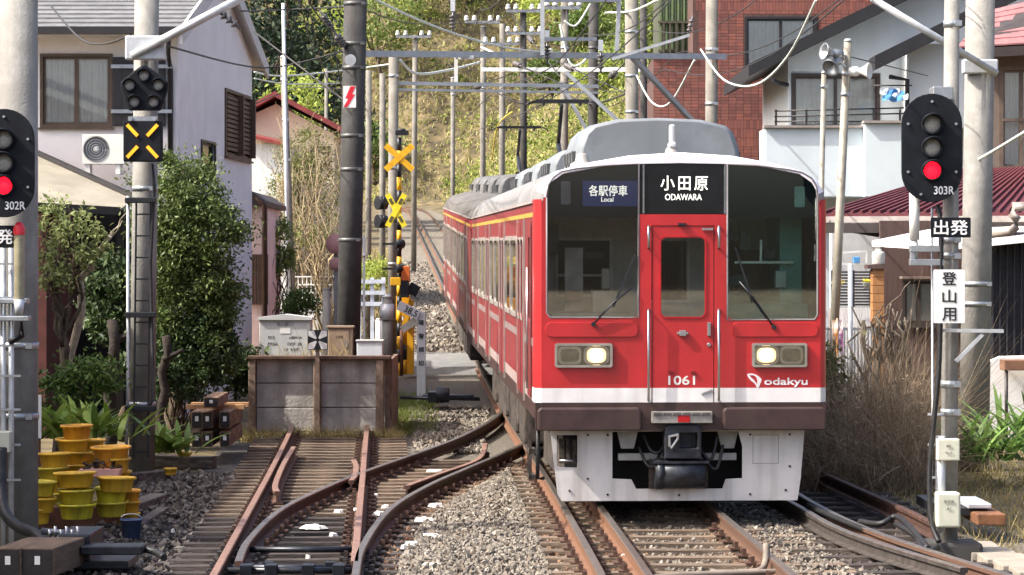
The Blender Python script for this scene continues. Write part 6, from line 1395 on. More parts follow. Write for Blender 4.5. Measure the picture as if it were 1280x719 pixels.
bV = []; bF = []; f6 = np.array([(3, 2, 1, 0), (4, 5, 6, 7), (0, 1, 5, 4), (1, 2, 6, 5), (2, 3, 7, 6), (3, 0, 4, 7)]); nb = 0
def brick(u0, u1, v0, v1):
    global nb
    if u1 > bw[0] - .06 and u0 < bw[1] + .06 and v1 > bw[2] - .06 and v0 < bw[3] + .06: return
    if u0 < xs_ and v1 > zt2: return
    w = 0.0
    for (a, y, c) in ((u0, YB - w, v0), (u1, YB - w, v0), (u1, YB + .013, v0), (u0, YB + .013, v0), (u0, YB - w, v1), (u1, YB - w, v1), (u1, YB + .013, v1), (u0, YB + .013, v1)): bV.append((a, y, c))
    bF.append(f6 + nb * 8); nb += 1
v = WZ(300, YB); bwid = .182; bh = .078
while v < ztop:
    py = HOR - (v - EYE) / q
    soldier = (-2 < py < 14) or (158 < py < 186) or (40 < py < 0)
    if soldier:
        n = int((x1 - x0) / .078)
        for k in range(n): brick(x0 + k * .078 + .004, x0 + (k + 1) * .078 - .004, v + .004, v + .21)
        v += .216
    else:
        n = int((x1 - x0) / bwid)
        for k in range(n): brick(x0 + k * bwid + .007, x0 + (k + 1) * bwid - .007, v + .006, v + bh - .006)
        v += bh
brk = MI('brick faces', [S((112, 72, 66)), S((126, 80, 72)), S((134, 84, 74)), S((118, 78, 72)), S((142, 86, 74)), S((130, 88, 80))], .9, patch=.5)
npmesh('bricks', np.array(bV), np.concatenate(bF), brk, BB, 'stuff')
window(BB, fB, *bw, dark_al, 2, True, fw=.06)
mb = MB(fB); mb.box((x0 - .05, zt2, -.35), (xs_ + .0, zt2 + .09, .06)); mb.build('coping', white_p, BB)
# green sheet shed above the low brick part
SH = thing('shed', 'weathered green sheet shed beside the brick building', 'shed', (WX(845, 69), 70, gz(69)))
grn = M('green sheet', S((112, 136, 92)), .7, var=.25, vs=3, col2=S((92, 108, 84)), streak=(S((90, 82, 66)), .6, 4))
xa, xb = WX(824, 69), WX(868, 69); n = 12
for k in range(n):
    mb = MB(); a = lerp(xa, xb, k / n); b = lerp(xa, xb, (k + 1) / n); mb.box((a + .01, 69 + .03 * (k % 2), WZ(66, 69) if k > 2 else WZ(110, 69)), (b - .01, 69.1, WZ(-20, 69))); mb.build('sheet', grn, SH)
mb = MB(); mb.box((xa, 69.12, gz(69)), (xb + .4, 72, WZ(-20, 69))); mb.build('body', M('shed dark', S((70, 74, 58)), .8), SH)
for py in (28, 64):
    mb = MB(); mb.box((xa - .03, 68.9, WZ(py + 1.5, 69)), (xb, 69, WZ(py - 1.5, 69))); mb.build('rail', M('shed rail', S((72, 70, 58)), .8), SH)
for k in range(5):
    mb = MB(); a = lerp(xa, xb, (k + .5) / 5.5); mb.box((a, 68.86, WZ(68, 69)), (a + .05, 68.9, WZ(30, 69))); mb.build('baluster', M('shed rail', S((72, 70, 58)), .8), SH)

# ------------------------------------------------------------------ white house with black verges and balcony
HD = thing('house', 'white house with black sloping verges and a balcony before the brick building', 'house', (WX(1080, 59), 62, gz(60)))
YD = 59.0; fD = Fr((0, YD, 0), (1, 0, 0), (0, -1, 0)); pale_w = M('pale grey render', S((214, 218, 218)), .85, var=.03, vs=1.5, bump=.1, bs=60, streak=(S((178, 180, 178)), .3, 2))
blackv = M('black verge', S((30, 30, 33)), .6, var=.2)
wd = (WX(993, YD), WX(1096, YD), WZ(158, YD), WZ(96, YD))
sl = 92 / 190.0
def dz(px): return WZ(84 - (px - 938) * sl, YD)
mb = MB(fD); mb.plate([(WX(985, YD), gz(YD) - .3), (WX(1300, YD), gz(YD) - .3), (WX(1300, YD), dz(1300)), (WX(985, YD), dz(985))], [[(wd[0], wd[2]), (wd[1], wd[2]), (wd[1], wd[3]), (wd[0], wd[3])]], -.15, 0, 0, 'uv'); mb.build('front_wall', pale_w, HD)
mb = MB(); mb.box((WX(985, YD), YD + .15, gz(YD) - .3), (WX(985, YD) + .15, YD + 6, dz(985))); mb.build('side_wall', pale_w, HD)
window(HD, fD, *wd, M('window brown', S((72, 62, 58)), .5, .2), 2, True, fw=.07)
def verge(pa, pb, Y0, Y1, th, nm):
    mb = MB(); P = []
    for Yq in (Y0, Y1):
        for (px, py) in (pa, pb):
            x = WX(px, YD - .9); z = WZ(py, YD - .9); P += [(x, Yq, z), (x, Yq, z - th)]
    v = [mb.V(p_) for p_ in P]
    for f in ((0, 2, 3, 1), (4, 5, 7, 6), (0, 1, 5, 4), (2, 6, 7, 3), (0, 4, 6, 2), (1, 3, 7, 5)): mb.face([v[k] for k in f])
    return mb.build(nm, blackv, HD)
verge((936, 80), (1330, -112), YD - .9, YD + 6, .26, 'roof')
verge((1086, 74), (1330, -46), YD - 1.9, YD - .95, .3, 'porch_roof')
mb = MB(); mb.box((WX(1136, YD - 1.2), YD - 1.2, WZ(160, YD - 1)), (WX(1300, YD - 1.2), YD - .1, WZ(56, YD - 1))); mb.build('bay_wall', pale_w, HD)
mb = MB(); mb.tube([W(965, 100, YD - .8), W(972, 104, YD - .5), W(984, 106, YD - .1)], .05, 8); mb.build('gutter_pipe', blackv, HD); mb = MB(); mb.tube([W(1112, 96, YD - 1.5), W(1134, 100, YD - 1.4), W(1134, 160, YD - 1.3)], .05, 8); mb.build('gutter_pipe', blackv, HD)
# balcony
par = M('balcony render', S((206, 216, 220)), .85, var=.03, vs=1.5, streak=(S((176, 184, 186)), .3, 2))
mb = MB(); mb.box((WX(957, 57.4), 57.4, WZ(246, 57.4)), (WX(1083, 57.4), 58.85, WZ(160, 57.4))); bal_ = mb.build('balcony', par, HD, .01)
mb = MB(); mb.box((WX(1081, 57.1), 57.1, WZ(246, 57.1)), (WX(1180, 57.1), 58.8, WZ(154, 57.1))); mb.build('balcony_front', par, HD, .01)
mb = MB(); mb.box((WX(955, 57.3), 57.3, WZ(160, 57.4)), (WX(1081, 57.3), 57.7, WZ(157, 57.4))); mb.box((WX(1080, 57), 57.0, WZ(154, 57.1)), (WX(1180, 57), 57.4, WZ(151, 57.1))); mb.build('coping', M('coping taupe', S((150, 140, 134)), .7), bal_)
for py in (139, 146, 152):
    mb = MB(); mb.cyl(W(968, py, 57.5), W(1130, py - (4 if py < 150 else 0), 57.5), .018, None, 6); mb.build('rail', dark_al, bal_)
for px in (970, 1008, 1045, 1092, 1125):
    mb = MB(); mb.bar(W(px, 158, 57.5), W(px, 137, 57.5), .04, .04); mb.build('baluster', dark_al, bal_)
mb = MB(); mb.box((WX(1030, 58.5), 58.5, gz(58) - .3), (WX(1110, 58.5), 58.9, WZ(246, 58.5))); mb.build('lower_wall', M('lower wall grey', S((198, 202, 206)), .85, var=.04), HD)
LN = thing('laundry', 'blue and white cloths hung under the balcony verge', 'laundry', W(1118, 126, 57.2))
for k, (px, py, c) in enumerate(((1112, 113, (226, 232, 240)), (1118, 116, (70, 130, 190)), (1122, 121, (206, 218, 230)), (1114, 123, (84, 146, 200)))):
    mb = MB(); P = []
    for i in range(7):
        for j in range(3):
            P.append(mb.V(W(px - 12 + i * 4, py - 3 + j * 3.5 + 1.5 * math.sin(i * 1.3 + k), 57.2) + Vector((0, -.05 * k + .05 * math.sin(i * 1.7 + j), 0))))
    for i in range(6):
        for j in range(2): mb.face((P[i * 3 + j], P[i * 3 + 3 + j], P[i * 3 + 4 + j], P[i * 3 + 1 + j]), 0, True)
    mb.build('cloth', M('cloth %d' % k, S(c), .9, var=.1, vs=10), LN)
mb = MB(); mb.cyl(W(1090, 107, 57.2), W(1140, 107, 57.2), .015); mb.build('drying_pole', dark_al, LN)

# ------------------------------------------------------------------ low house with dark red metal roof
HE = thing('house', 'low brown house with dark red ribbed metal roof behind the slim signal post', 'house', (WX(1160, 46), 46, gz(46)))
rmet = M('red metal roof', S((92, 40, 46)), .55, var=.12, vs=3, streak=(S((72, 38, 42)), .4, 3))
e0, e1 = W(1031, 267, 45.6), W(1330, 266, 44.6); t0, t1 = W(1205, 214, 50.6), W(1330, 210, 50.2)
mb = MB(); v = [mb.V(p_) for p_ in (e0, e1, t1, t0)] + [mb.V(p_ - Vector((0, 0, .1))) for p_ in (e0, e1, t1, t0)]
for f in ((0, 1, 2, 3), (7, 6, 5, 4), (0, 4, 5, 1), (1, 5, 6, 2), (2, 6, 7, 3), (3, 7, 4, 0)): mb.face([v[k] for k in f])
rfE = mb.build('roof', rmet, HE)
for k in range(27):
    t = k / 26; a = e0.lerp(e1, t); b = t0.lerp(t1, t); mb = MB(); mb.bar(a + Vector((0, 0, .02)), b + Vector((0, 0, .02)), .045, .06); mb.build('roof_rib', rmet, rfE)
mb = MB(); mb.bar(e0 - Vector((0, .06, .10)), e1 - Vector((0, .06, .1)), .12, .1); mb.build('gutter', M('gutter pale', S((176, 166, 160)), .5), HE)
mb = MB(); mb.bar(e0 - Vector((0, -.1, .24)), e1 - Vector((0, -.1, .24)), .5, .16); mb.build('eave_board', M('eave dark', S((58, 50, 48)), .7), HE)
brw = M('brown siding', S((86, 66, 62)), .8, var=.15, vs=3, stretch=(8, 8, .5)); darks = M('dark siding', S((42, 42, 50)), .7, var=.2, vs=3, stretch=(1, 1, 8))
YE = 45.0; fE = Fr((0, YE, 0), (1, 0, 0), (0, -1, 0)); we = (WX(1131, YE), WX(1166, YE), WZ(404, YE), WZ(352, YE))
mb = MB(fE); mb.plate([(WX(1106, YE), gz(YE) - .3), (WX(1240, YE), gz(YE) - .3), (WX(1240, YE), WZ(276, YE)), (WX(1100, YE), WZ(276, YE))], [[(we[0], we[2]), (we[1], we[2]), (we[1], we[3]), (we[0], we[3])]], -.12, 0, 0, 'uv'); mb.build('front_wall', brw, HE)
window(HE, fE, *we, M('window brown', S((72, 62, 58)), .5, .2), 2, True, fw=.05)
mb = MB(); mb.bar(W(1126, 347, 44.8), W(1168, 347, 44.8), .3, .04); mb.build('window_hood', M('hood taupe', S((130, 112, 104)), .6), HE)
mb = MB(); mb.box((WX(1040, 47), 47, gz(47) - .3), (WX(1106, 47), 47.4, WZ(272, 47))); mb.build('side_wall', M('side wall grey', S((196, 198, 202)), .85, var=.05), HE)
mb = MB(); mb.tube([W(1036, 276, 45.5), W(1068, 288, 45.6), W(1098, 293, 45.8)], .05, 8); mb.build('drain_pipe', blackv, HE)
mb = MB(); mb.box((WX(1236, 43), 43, gz(43) - .3), (WX(1330, 43), 43.3, WZ(290, 43))); dsd = mb.build('dark_wall', darks, HE)
for k in range(7):
    mb = MB(); x = WX(1240 + k * 9, 42.95); mb.box((x, 42.93, gz(43)), (x + .02, 43, WZ(292, 43))); mb.build('wall_batten', darks, dsd)
# white porch canopy
canopy = M('canopy white', S((234, 232, 230)), .6, var=.03)
mb = MB(); P = [W(1090, 301, 43.4), W(1160, 287, 44.6), W(1330, 281, 44.4), W(1330, 291, 42.4), W(1180, 306, 42.6)]
v = [mb.V(p_) for p_ in P] + [mb.V(p_ - Vector((0, 0, .09))) for p_ in P]; mb.face(v[:5]); mb.face(v[9:4:-1])
for k in range(5): mb.face((v[k], v[(k + 1) % 5], v[5 + (k + 1) % 5], v[5 + k]))
mb.build('porch_canopy', canopy, HE)
mb = MB(); mb.tube([W(1290, 258, 42), W(1267, 258, 42), W(1265, 268, 42), W(1271, 274, 42), W(1270, 284, 42), W(1262, 290, 42), W(1240, 292, 42.2)], .07, 8); mb.build('flue_pipe', M('pipe taupe', S((150, 140, 132)), .5), HE)
# orange brick gate post, planters, black slat fence, white wall
GP = thing('gate_pillar', 'orange tiled gate pillar beside the slat fence with flower pots', 'pillar', (WX(1097, 42), 42, gz(42)))
for k in range(7):
    mb = MB(); zz = WZ(409 - k * 10.5, 42); mb.box((WX(1091, 42), 42, zz), (WX(1105, 42), 42.3, zz + .118)); mb.build('tile', M('orange tile', S((168, 118, 72)), .7, var=.12, vs=6, rnd=.08), GP)
mb = MB(); mb.box((WX(1092, 42), 42.01, gz(42) - .2), (WX(1104, 42), 42.29, WZ(336, 42))); mb.build('core', M('tile joint', S((150, 110, 70)), .9), GP)
mb = MB(); mb.box((WX(1084, 42), 41.95, WZ(336, 42)), (WX(1107, 42), 42.35, WZ(331, 42))); mb.build('cap', brw, GP)
SF = thing('slat_fence', 'black horizontal slat fence above the white wall beyond the train', 'fence', (WX(1065, 43), 43, gz(43)))
for k in range(12):
    mb = MB(); zz = WZ(382 - k * 3.7, 43); mb.box((WX(1040, 43), 43, zz), (WX(1091, 43), 43.03, zz + .026)); mb.build('slat', black_m, SF)
for px in (1041, 1067, 1089):
    mb = MB(); mb.box((WX(px, 43) - .02, 43.03, WZ(384, 43)), (WX(px, 43) + .02, 43.07, WZ(338, 43))); mb.build('post', black_m, SF)
mb = MB(); mb.box((WX(1036, 43), 42.99, gz(43) - .2), (WX(1092, 43), 43.12, WZ(385, 43))); mb.build('base_wall', canopy, SF)
for px, lab in ((1046, 'white flower pot with yellow flowers nearest the train on the slat fence'), (1085, 'white flower pot with yellow flowers by the orange pillar')):
    t = thing('flower_pot', lab, 'flower pot', W(px, 362, 42.7)); mb = MB(); c = W(px, 361, 42.75); mb.lathe(c, [(0, 0), (.06, 0), (.085, .09), (.092, .1), (.08, .1), (.0, .08)], 14); mb.build('pot', white_p, t)
    pos = np.array(c) + np.array([0, 0, .12]) + RNG.normal(size=(60, 3)) * [.05, .04, .02]; lv, lf = leaves(pos, .035, .8); npmesh('flowers', lv, lf, MI('yellow petals', [S((226, 200, 20)), S((246, 226, 60))], .7, .2), t)
    pos = np.array(c) + np.array([0, 0, .09]) + RNG.normal(size=(50, 3)) * [.05, .04, .015]; lv, lf = leaves(pos, .04, .5); npmesh('leaves', lv, lf, MI('pot leaves', [S((70, 96, 44)), S((100, 126, 60))], .7, .2), t)
RK = thing('storage_rack', 'white wire rack with a blue box against the grey wall', 'rack', W(1065, 340, 44.5))
mb = MB()
for a, b in (((1051, 315), (1051, 345)), ((1083, 313), (1083, 345)), ((1051, 316), (1083, 314)), ((1051, 330), (1083, 330))): mb.bar(W(*a, 44.5), W(*b, 44.5), .025, .025)
mb.build('frame', white_p, RK); bx(RK, 'blue_box', (1067, 329), (1075, 321), 44.3, 44.45, M('box blue', S((84, 150, 206)), .5))
BU = thing('plastic_barrel', 'translucent plastic container on the orange pillar', 'container', W(1097, 331, 42.1))
mb = MB(); c = W(1098, 331, 42.12); mb.lathe(c, [(0, 0), (.09, 0), (.1, .02), (.1, .16), (.085, .2), (.05, .21), (.05, .24), (0, .24)], 16); mb.build('body', M('milky plastic', S((196, 194, 186)), .4), BU)
VF = thing('bar_fence', 'grey vertical bar fence below the white wall beside the train', 'fence', (WX(1060, 41), 41, gz(41)))
for k in range(15):
    mb = MB(); x = WX(1034 + k * 4.2, 41); mb.box((x, 41, gz(41) - .1), (x + .02, 41.02, WZ(409, 41))); mb.build('bar', galv, VF)
mb = MB(); mb.box((WX(1033, 41), 41.02, WZ(413, 41)), (WX(1095, 41), 41.05, WZ(410, 41))); mb.build('rail', galv, VF)
for px, c, lab in ((1043, (232, 150, 60), 'orange and white banner beside the train'), (1050, (172, 96, 156), 'purple banner beside the train')):
    mb = MB(); f_ = W(px, 437, 40.6)
    for k in range(6):
        pass
    P = []
    for k in range(8):
        zz = WZ(400 + k * 5.5, 40.6); P.append((mb.V((WX(px - 3, 40.6), 40.6 + .02 * math.sin(k), zz)), mb.V((WX(px + 3, 40.6), 40.6 + .02 * math.sin(k + 1.5), zz))))
    for a, b in zip(P, P[1:]): mb.face((a[0], a[1], b[1], b[0]), 0, True)
    mb.cyl((WX(px + 3.4, 40.6), 40.6, gz(40)), W(px + 3.4, 398, 40.6), .01)
    one(mb, 'banner', M('banner ' + lab[:6], S(c), .8, var=.35, vs=5, col2=S((236, 226, 214))), lab, 'banner')
mb = MB(); mb.cyl((WX(1063, 40), 40, gz(40)), W(1063, 330, 40), .035, None, 10); one(mb, 'steel_post', galv_p, 'thin pale steel post before the slat fence', 'post')
# house at the picture edge with pinkish tiles
HF = thing('house', 'upper storey with pinkish tiled roof at the picture edge behind the thick pole', 'house', (WX(1275, 50), 53, gz(50)))
tile = M('pink tile', S((146, 98, 98)), .75, var=.12, vs=4, rnd=.1)
fF = Fr((0, 51, 0), (1, 0, 0), (0, -1, 0)); wf = (WX(1254, 51), WX(1300, 51), WZ(208, 51), WZ(88, 51))
mb = MB(fF); mb.plate([(WX(1235, 51), gz(51) - .3), (WX(1340, 51), gz(51) - .3), (WX(1340, 51), WZ(60, 51)), (WX(1235, 51), WZ(60, 51))], [[(wf[0], wf[2]), (wf[1], wf[2]), (wf[1], wf[3]), (wf[0], wf[3])]], -.12, 0, 0, 'uv'); mb.build('front_wall', M('taupe wall', S((120, 106, 96)), .8, var=.06), HF)
window(HF, fF, *wf, M('window bronze', S((112, 96, 84)), .5, .2), 2, True, fw=.08)
mb = MB(); mb.bar(W(1252, 150, 50.9), W(1300, 150, 50.9), .03, .05); mb.build('window_bar', M('window bronze', S((112, 96, 84)), .5, .2), HF)
a0, a1_ = W(1196, 60, 50.2), W(1340, 52, 50.2); c0, c1 = W(1236, 14, 54.5), W(1340, -10, 54.5)
for r_ in range(7):
    for k in range(14):
        t_a, t_b = k / 14, (k + 1) / 14; s_a, s_b = r_ / 7, (r_ + 1.12) / 7
        P = [a0.lerp(a1_, t_a).lerp(c0.lerp(c1, t_a), s_a), a0.lerp(a1_, t_b).lerp(c0.lerp(c1, t_b), s_a), a0.lerp(a1_, t_b).lerp(c0.lerp(c1, t_b), s_b), a0.lerp(a1_, t_a).lerp(c0.lerp(c1, t_a), s_b)]
        mb = MB(); up = [Vector((0, 0, .03)), Vector((0, 0, .03)), Vector((0, 0, .005)), Vector((0, 0, .01))]; v = [mb.V(p_) for p_ in P] + [mb.V(p_ + u_) for p_, u_ in zip(P, up)]
        for f in ((4, 5, 6, 7), (0, 1, 5, 4), (1, 2, 6, 5), (3, 0, 4, 7)): mb.face([v[z] for z in f])
        mb.build('roof_tile', tile, HF)
mb = MB(); v = [mb.V(p_ - Vector((0, 0, .03))) for p_ in (a0, a1_, c1, c0)] + [mb.V(p_ - Vector((0, 0, .2))) for p_ in (a0, a1_, c1, c0)]
for f in ((0, 1, 2, 3), (7, 6, 5, 4), (0, 4, 5, 1), (1, 5, 6, 2), (2, 6, 7, 3), (3, 7, 4, 0)): mb.face([v[k] for k in f])
mb.build('roof_base', M('eave dark', S((58, 50, 48)), .7), HF)

# ------------------------------------------------------------------ loudspeaker pole and thin pole
pw_ = M('weathered steel pole', S((150, 144, 130)), .6, .3, var=.15, vs=5)
SPk, a, b, r = pole('leaning grey pole carrying loudspeakers beside the balcony house', 1036, 52, 42.5, 12, pw_, 24, (92, 118), None, .85, 'loudspeaker_pole', 'pole', None, True)
pole('thin leaning steel pole beside the loudspeaker pole', 1020, 92, 43, 8, pw_, 10, (108,), None, .8, 'steel_pole', 'pole', None, True)
spm = M('speaker silver', S((150, 154, 158)), .35, .7, var=.1); spw = M('speaker white', S((222, 222, 218)), .5)
for k, (px, py, ax, m, sc, lab) in enumerate(((1038, 66, (-.9, -.4, .15), spm, .62, 'upper silver horn loudspeaker on the leaning pole'), (1043, 80, (-.5, -.6, -.5), spm, .66, 'lower silver horn loudspeaker tilted down on the leaning pole'), (1078, 89, (.9, -.45, .0), spw, .6, 'white horn loudspeaker pointing away from the train'))):
    t = thing('loudspeaker', lab, 'loudspeaker', W(px, py, 42.3)); mb = MB(); d = Vector(ax).normalized()
    mb.lathe(W(px, py, 42.3), [(0, -.2), (.07, -.2), (.075, -.08), (.045, -.06), (.06, 0), (.12, .1), (.22 * sc, .19 * sc), (.21 * sc, .2 * sc), (.1, .1), (.03, .02), (0, .02)], 20, 0, d); mb.build('horn', m, t)
    mb = MB(); mb.bar(W(px, py, 42.3) - d * .12, W(1057, py + 4, 42.45), .03, .03); mb.build('bracket', galv, t)

# ------------------------------------------------------------------ thick concrete pole and slim signal post
PT_, a, b, r = pole('thick pale concrete pole behind the slim signal post', 1217, -40, 35.5, 38, concrete, 9, (82, 355, 380), None, .96, 'catenary_pole')
mb = MB(); mb.cyl(W(1090, -2, 34.8), W(1246, 92, 35.2), .045, None, 12); mb.build('support_arm', galv_p, PT_); bx(PT_, 'arm_clamp', (1204, 92), (1248, 74), 35.25, 35.4, galv_p, .02)
insulator(W(1086, -4, 34.8), W(1060, -20, 34.7), 3, .06, PT_)
PS, a, b, r = pole('slim concrete signal post carrying signal 303R', 1186, -40, 24.55, 22, concrete, 4, (30, 300, 320, 480, 515), None, .85, 'signal_post')
bx(PS, 'junction_box', (1172, 576), (1200, 549), 24.25, 24.4, M('box ivory', S((206, 208, 196)), .6, var=.06), .01); bx(PS, 'meter_box', (1171, 660), (1201, 616), 24.2, 24.38, M('box ivory', S((206, 208, 196)), .6, var=.06), .02)
mb = MB(); mb.cyl(W(1143, 300, 24.4), W(1143, 236, 24.4), .045, None, 12); mb.cyl(W(1143, 325, 24.4), W(1143, 300, 24.4), .03, None, 10); mb.build('white_tube', white_p, PS)
for py in (311, 328):
    bx(PS, 'bracket', (1138, py + 4), (1180, py - 4), 24.33, 24.43, galv, .004)
bx(PS, 'bracket_web', (1138.5, 331.5), (1144, 307.5), 24.34, 24.42, galv, .004)
mb = MB(); mb.bar(W(1178, 413, 24.4), W(1254, 414, 24.4), .06, .03); mb.bar(W(1195, 452, 24.4), W(1228, 418, 24.4), .05, .03); mb.build('step_arm', galv_p, PS)
mb = MB(); mb.tube(smooth([W(1172, 258, 24.4), W(1176, 280, 24.35), W(1176, 340, 24.35), W(1174, 450, 24.35), W(1168, 520, 24.35), W(1162, 590, 24.35), W(1164, 650, 24.3), W(1174, 678, 24.2)], 6), .024, 8); mb.build('cable', black_r, PS)
mb = MB(); mb.tube([W(1165, 260, 24.45), W(1166, 520, 24.45), W(1163, 650, 24.45)], .012, 6); mb.tube([W(1176, 545, 24.38), W(1175, 665, 24.38)], .045, 8); mb.build('conduit', galv_p, PS)
for k, py in enumerate((518, 556, 597)):
    mb = MB(); mb.bar(W(1160, py, 24.4), W(1180, py, 24.4), .02, .02); mb.build('clamp', galv_p, PS)
for fr_, lines in ((Fr(W(1186, 562, 24.245), (1, 0, 0), (0, -1, 0)), (('電柱', 4.5, 3), ('No.3', -4, 3))), (Fr(W(1186, 638, 24.195), (1, 0, 0), (0, -1, 0)), (('信号用', 11, 4), ('A1', 2, 4)))):
    for t, vv, h in lines: text(t, PS, 'lettering', M('dark grey ink', S((70, 70, 66)), .6), fr_, 0, vv * 24.2 / F, h * 24.2 / F, .002)
mb = MB(); mb.cbox((WX(1188, 24.5), 24.5, -.12), (.5, .5, .2)); mb.build('footing', M('footing', S((60, 58, 56)), .8), PS, .03)
bx(PS, 'head_bracket', (1166, 125), (1192, 108), 24.28, 24.5, galv, .01)
# scrap timbers beyond the slim post and cable trough
for k, (px, py, w, h, Y, c, lab) in enumerate(((1215, 640, 40, 10, 26.6, black_m, 'black scrap timber beside the slim signal post'), (1240, 650, 36, 14, 26.2, M('rusty orange scrap', S((112, 74, 48)), .8, var=.3, vs=8), 'rusty orange scrap timber at the picture edge'), (1170, 634, 16, 12, 27.0, black_m, 'small black block behind the slim signal post'), (1225, 633, 30, 6, 26.5, M('pale scrap', S((168, 170, 176)), .6), 'pale flat scrap lying on the black timber'))):
    mb = MB(); c_ = W(px, py, Y); mb.box((c_.x - w * Y / F / 2, Y, c_.z - h * Y / F / 2), (c_.x + w * Y / F / 2, Y + .9, c_.z + h * Y / F / 2)); one(mb, 'scrap_timber', c, lab, 'timber', None, .01)
TRG = track('cable_trough', 'pale concrete cable trough running beside the slim signal post'); cm = M('trough concrete', S((142, 134, 122)), .9, var=.12, vs=5, bump=.3, bs=40, rnd=.06)
for k in range(9):
    mb = MB(); y = 20.6 + k * .52; x = 4.55 - k * .045; mb.box((x - .2, y, -.2), (x + .2, y + .5, -.10)); mb.build('trough_lid', cm, TRG, .01)
# white block wall with brown capped post
WW = thing('garden_wall', 'rounded white garden wall with brown capped post at the picture edge', 'wall', (WX(1262, 40), 40, gz(40)))
mb = MB(fr=None); mb.plate([(WX(1234, 40), gz(40) - .2), (WX(1234, 40), WZ(462, 40)), (WX(1238, 40), WZ(452, 40)), (WX(1252, 40), WZ(446, 40)), (WX(1330, 40), WZ(444, 40)), (WX(1330, 40), gz(40) - .2)], [], 40, 40.25); mb.build('wall', canopy, WW)
mb = MB(); mb.box((WX(1254, 39.6), 39.5, WZ(463, 39.6)), (WX(1330, 39.6), 39.9, WZ(450, 39.6))); mb.build('cap', M('brown cap', S((128, 92, 70)), .7), WW, .01)
mb = MB(); mb.cyl((WX(1258, 39.6), 39.6, gz(39)), W(1258, 462, 39.6), .025); mb.build('post', dark_al, WW)
# pipes in front of the train on the ballast
mb = MB(); mb.tube(smooth([(1.62, 22.6, -.1), (2.0, 22.7, -.1), (2.1, 22.9, -.05), (2.12, 23.0, .1)], 4), .03, 8); mb.tube(smooth([(1.0, 22.3, -.11), (1.6, 22.55, -.1), (2.3, 22.75, -.1)], 4), .025, 8); one(mb, 'ground_pipe', M('pipe grey', S((120, 110, 100)), .7, var=.2), 'grey pipe lying between the rails before the train', 'pipe')
# ------------------------------------------------------------------ vegetation
bark = M('bark', S((82, 68, 55)), .95, var=.3, vs=8, bump=.7, bs=25, col2=S((106, 92, 76)), stretch=(3, 3, .5))
bark_shade = M('shaded bark', S((48, 40, 34)), .95, var=.3, vs=8, bump=.7, bs=25)  # bark colour darkened to paint the shade on the corner trunks
bark_p = M('pale bark', S((170, 158, 138)), .9, var=.2, vs=8, bump=.5, bs=25)
def limb(mb, p0, p1, r0, r1, n=6, wob=.06):
    p0 = Vector(p0); p1 = Vector(p1); L_ = (p1 - p0).length; pts = []; rs = []
    for k in range(n + 1):
        t = k / n; j = Vector((random.uniform(-1, 1), random.uniform(-1, 1), random.uniform(-.5, .5))) * wob * L_ * math.sin(math.pi * t)
        pts.append(p0.lerp(p1, t) + j); rs.append(lerp(r0, r1, t))
    mb.tube(pts, rs, 8); return pts
def tree(label, foot, blobs, nleaf, size, mat, r0=.12, clumps=50, spread=.2, limbs=7, name='tree', cat='tree', fork=.45, barkm=None, group=None, aspect=.45, fill=.6, up=.5, twigs=0):
    t = thing(name, label, cat, foot, (0, 0, 0), group); foot = Vector(foot); mb = MB(); cs = [Vector(b[0]) for b in blobs]
    top = sum(cs, Vector()) / len(cs); fk = foot.lerp(top, fork); tp = limb(mb, foot, fk, r0, r0 * .75, 6, .05)
    for k in range(limbs):
        c, rr = blobs[k % len(blobs)]; e = Vector(c) + Vector((random.uniform(-.7, .7) * rr[0], random.uniform(-.7, .7) * rr[1], random.uniform(-.2, .7) * rr[2])); pp = limb(mb, tp[-1] if k % 3 else tp[-2], e, r0 * .5, r0 * .1, 6, .08)
        for q in range(3): limb(mb, pp[3 + q % 3], Vector(pp[3 + q % 3]) + Vector((random.uniform(-.5, .5) * rr[0], random.uniform(-.5, .5) * rr[1], random.uniform(0, .5) * rr[2])), r0 * .16, r0 * .04, 4, .08)
    mb.build('trunk', barkm or bark, t, recalc=False)
    pos = clump_points(blobs, nleaf, clumps, spread, fill); lv, lf = leaves(pos, size, aspect, up); npmesh('crown', lv, lf, mat, t); return t
def bush(label, blobs, n, size, mat, clumps=30, spread=.25, name='bush', aspect=.45, foot=None, fill=.3):
    c = Vector(blobs[0][0]); f0 = Vector((c.x, c.y, gz(c.y))) if foot is None else Vector(foot); t = thing(name, label, 'bush', f0)
    mb = MB()
    for b in blobs:
        for k in range(4): limb(mb, f0 + Vector((random.uniform(-.1, .1), random.uniform(-.1, .1), 0)), Vector(b[0]) + Vector((random.uniform(-.5, .5) * b[1][0], 0, random.uniform(-.3, .5) * b[1][2])), .02, .006, 4, .1)
    mb.build('stems', bark, t, recalc=False); lv, lf = leaves(clump_points(blobs, n, clumps, spread, fill), size, aspect); npmesh('foliage', lv, lf, mat, t); return t
lf_mid = MI('leaves mid', [S((54, 74, 34)), S((84, 108, 50)), S((112, 136, 68)), S((70, 90, 42))], .5, .25)
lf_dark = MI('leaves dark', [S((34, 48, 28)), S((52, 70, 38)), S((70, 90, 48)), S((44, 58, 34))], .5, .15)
lf_lime = MI('leaves lime', [S((136, 156, 66)), S((166, 182, 86)), S((190, 198, 108)), S((122, 144, 66))], .55, .35)
lf_conif = MI('leaves conifer', [S((30, 44, 34)), S((42, 58, 42)), S((58, 76, 52))], .6, .1)
lf_bright = MI('leaves bright', [S((82, 102, 50)), S((116, 136, 70)), S((146, 160, 94)), S((98, 118, 60))], .45, .3)
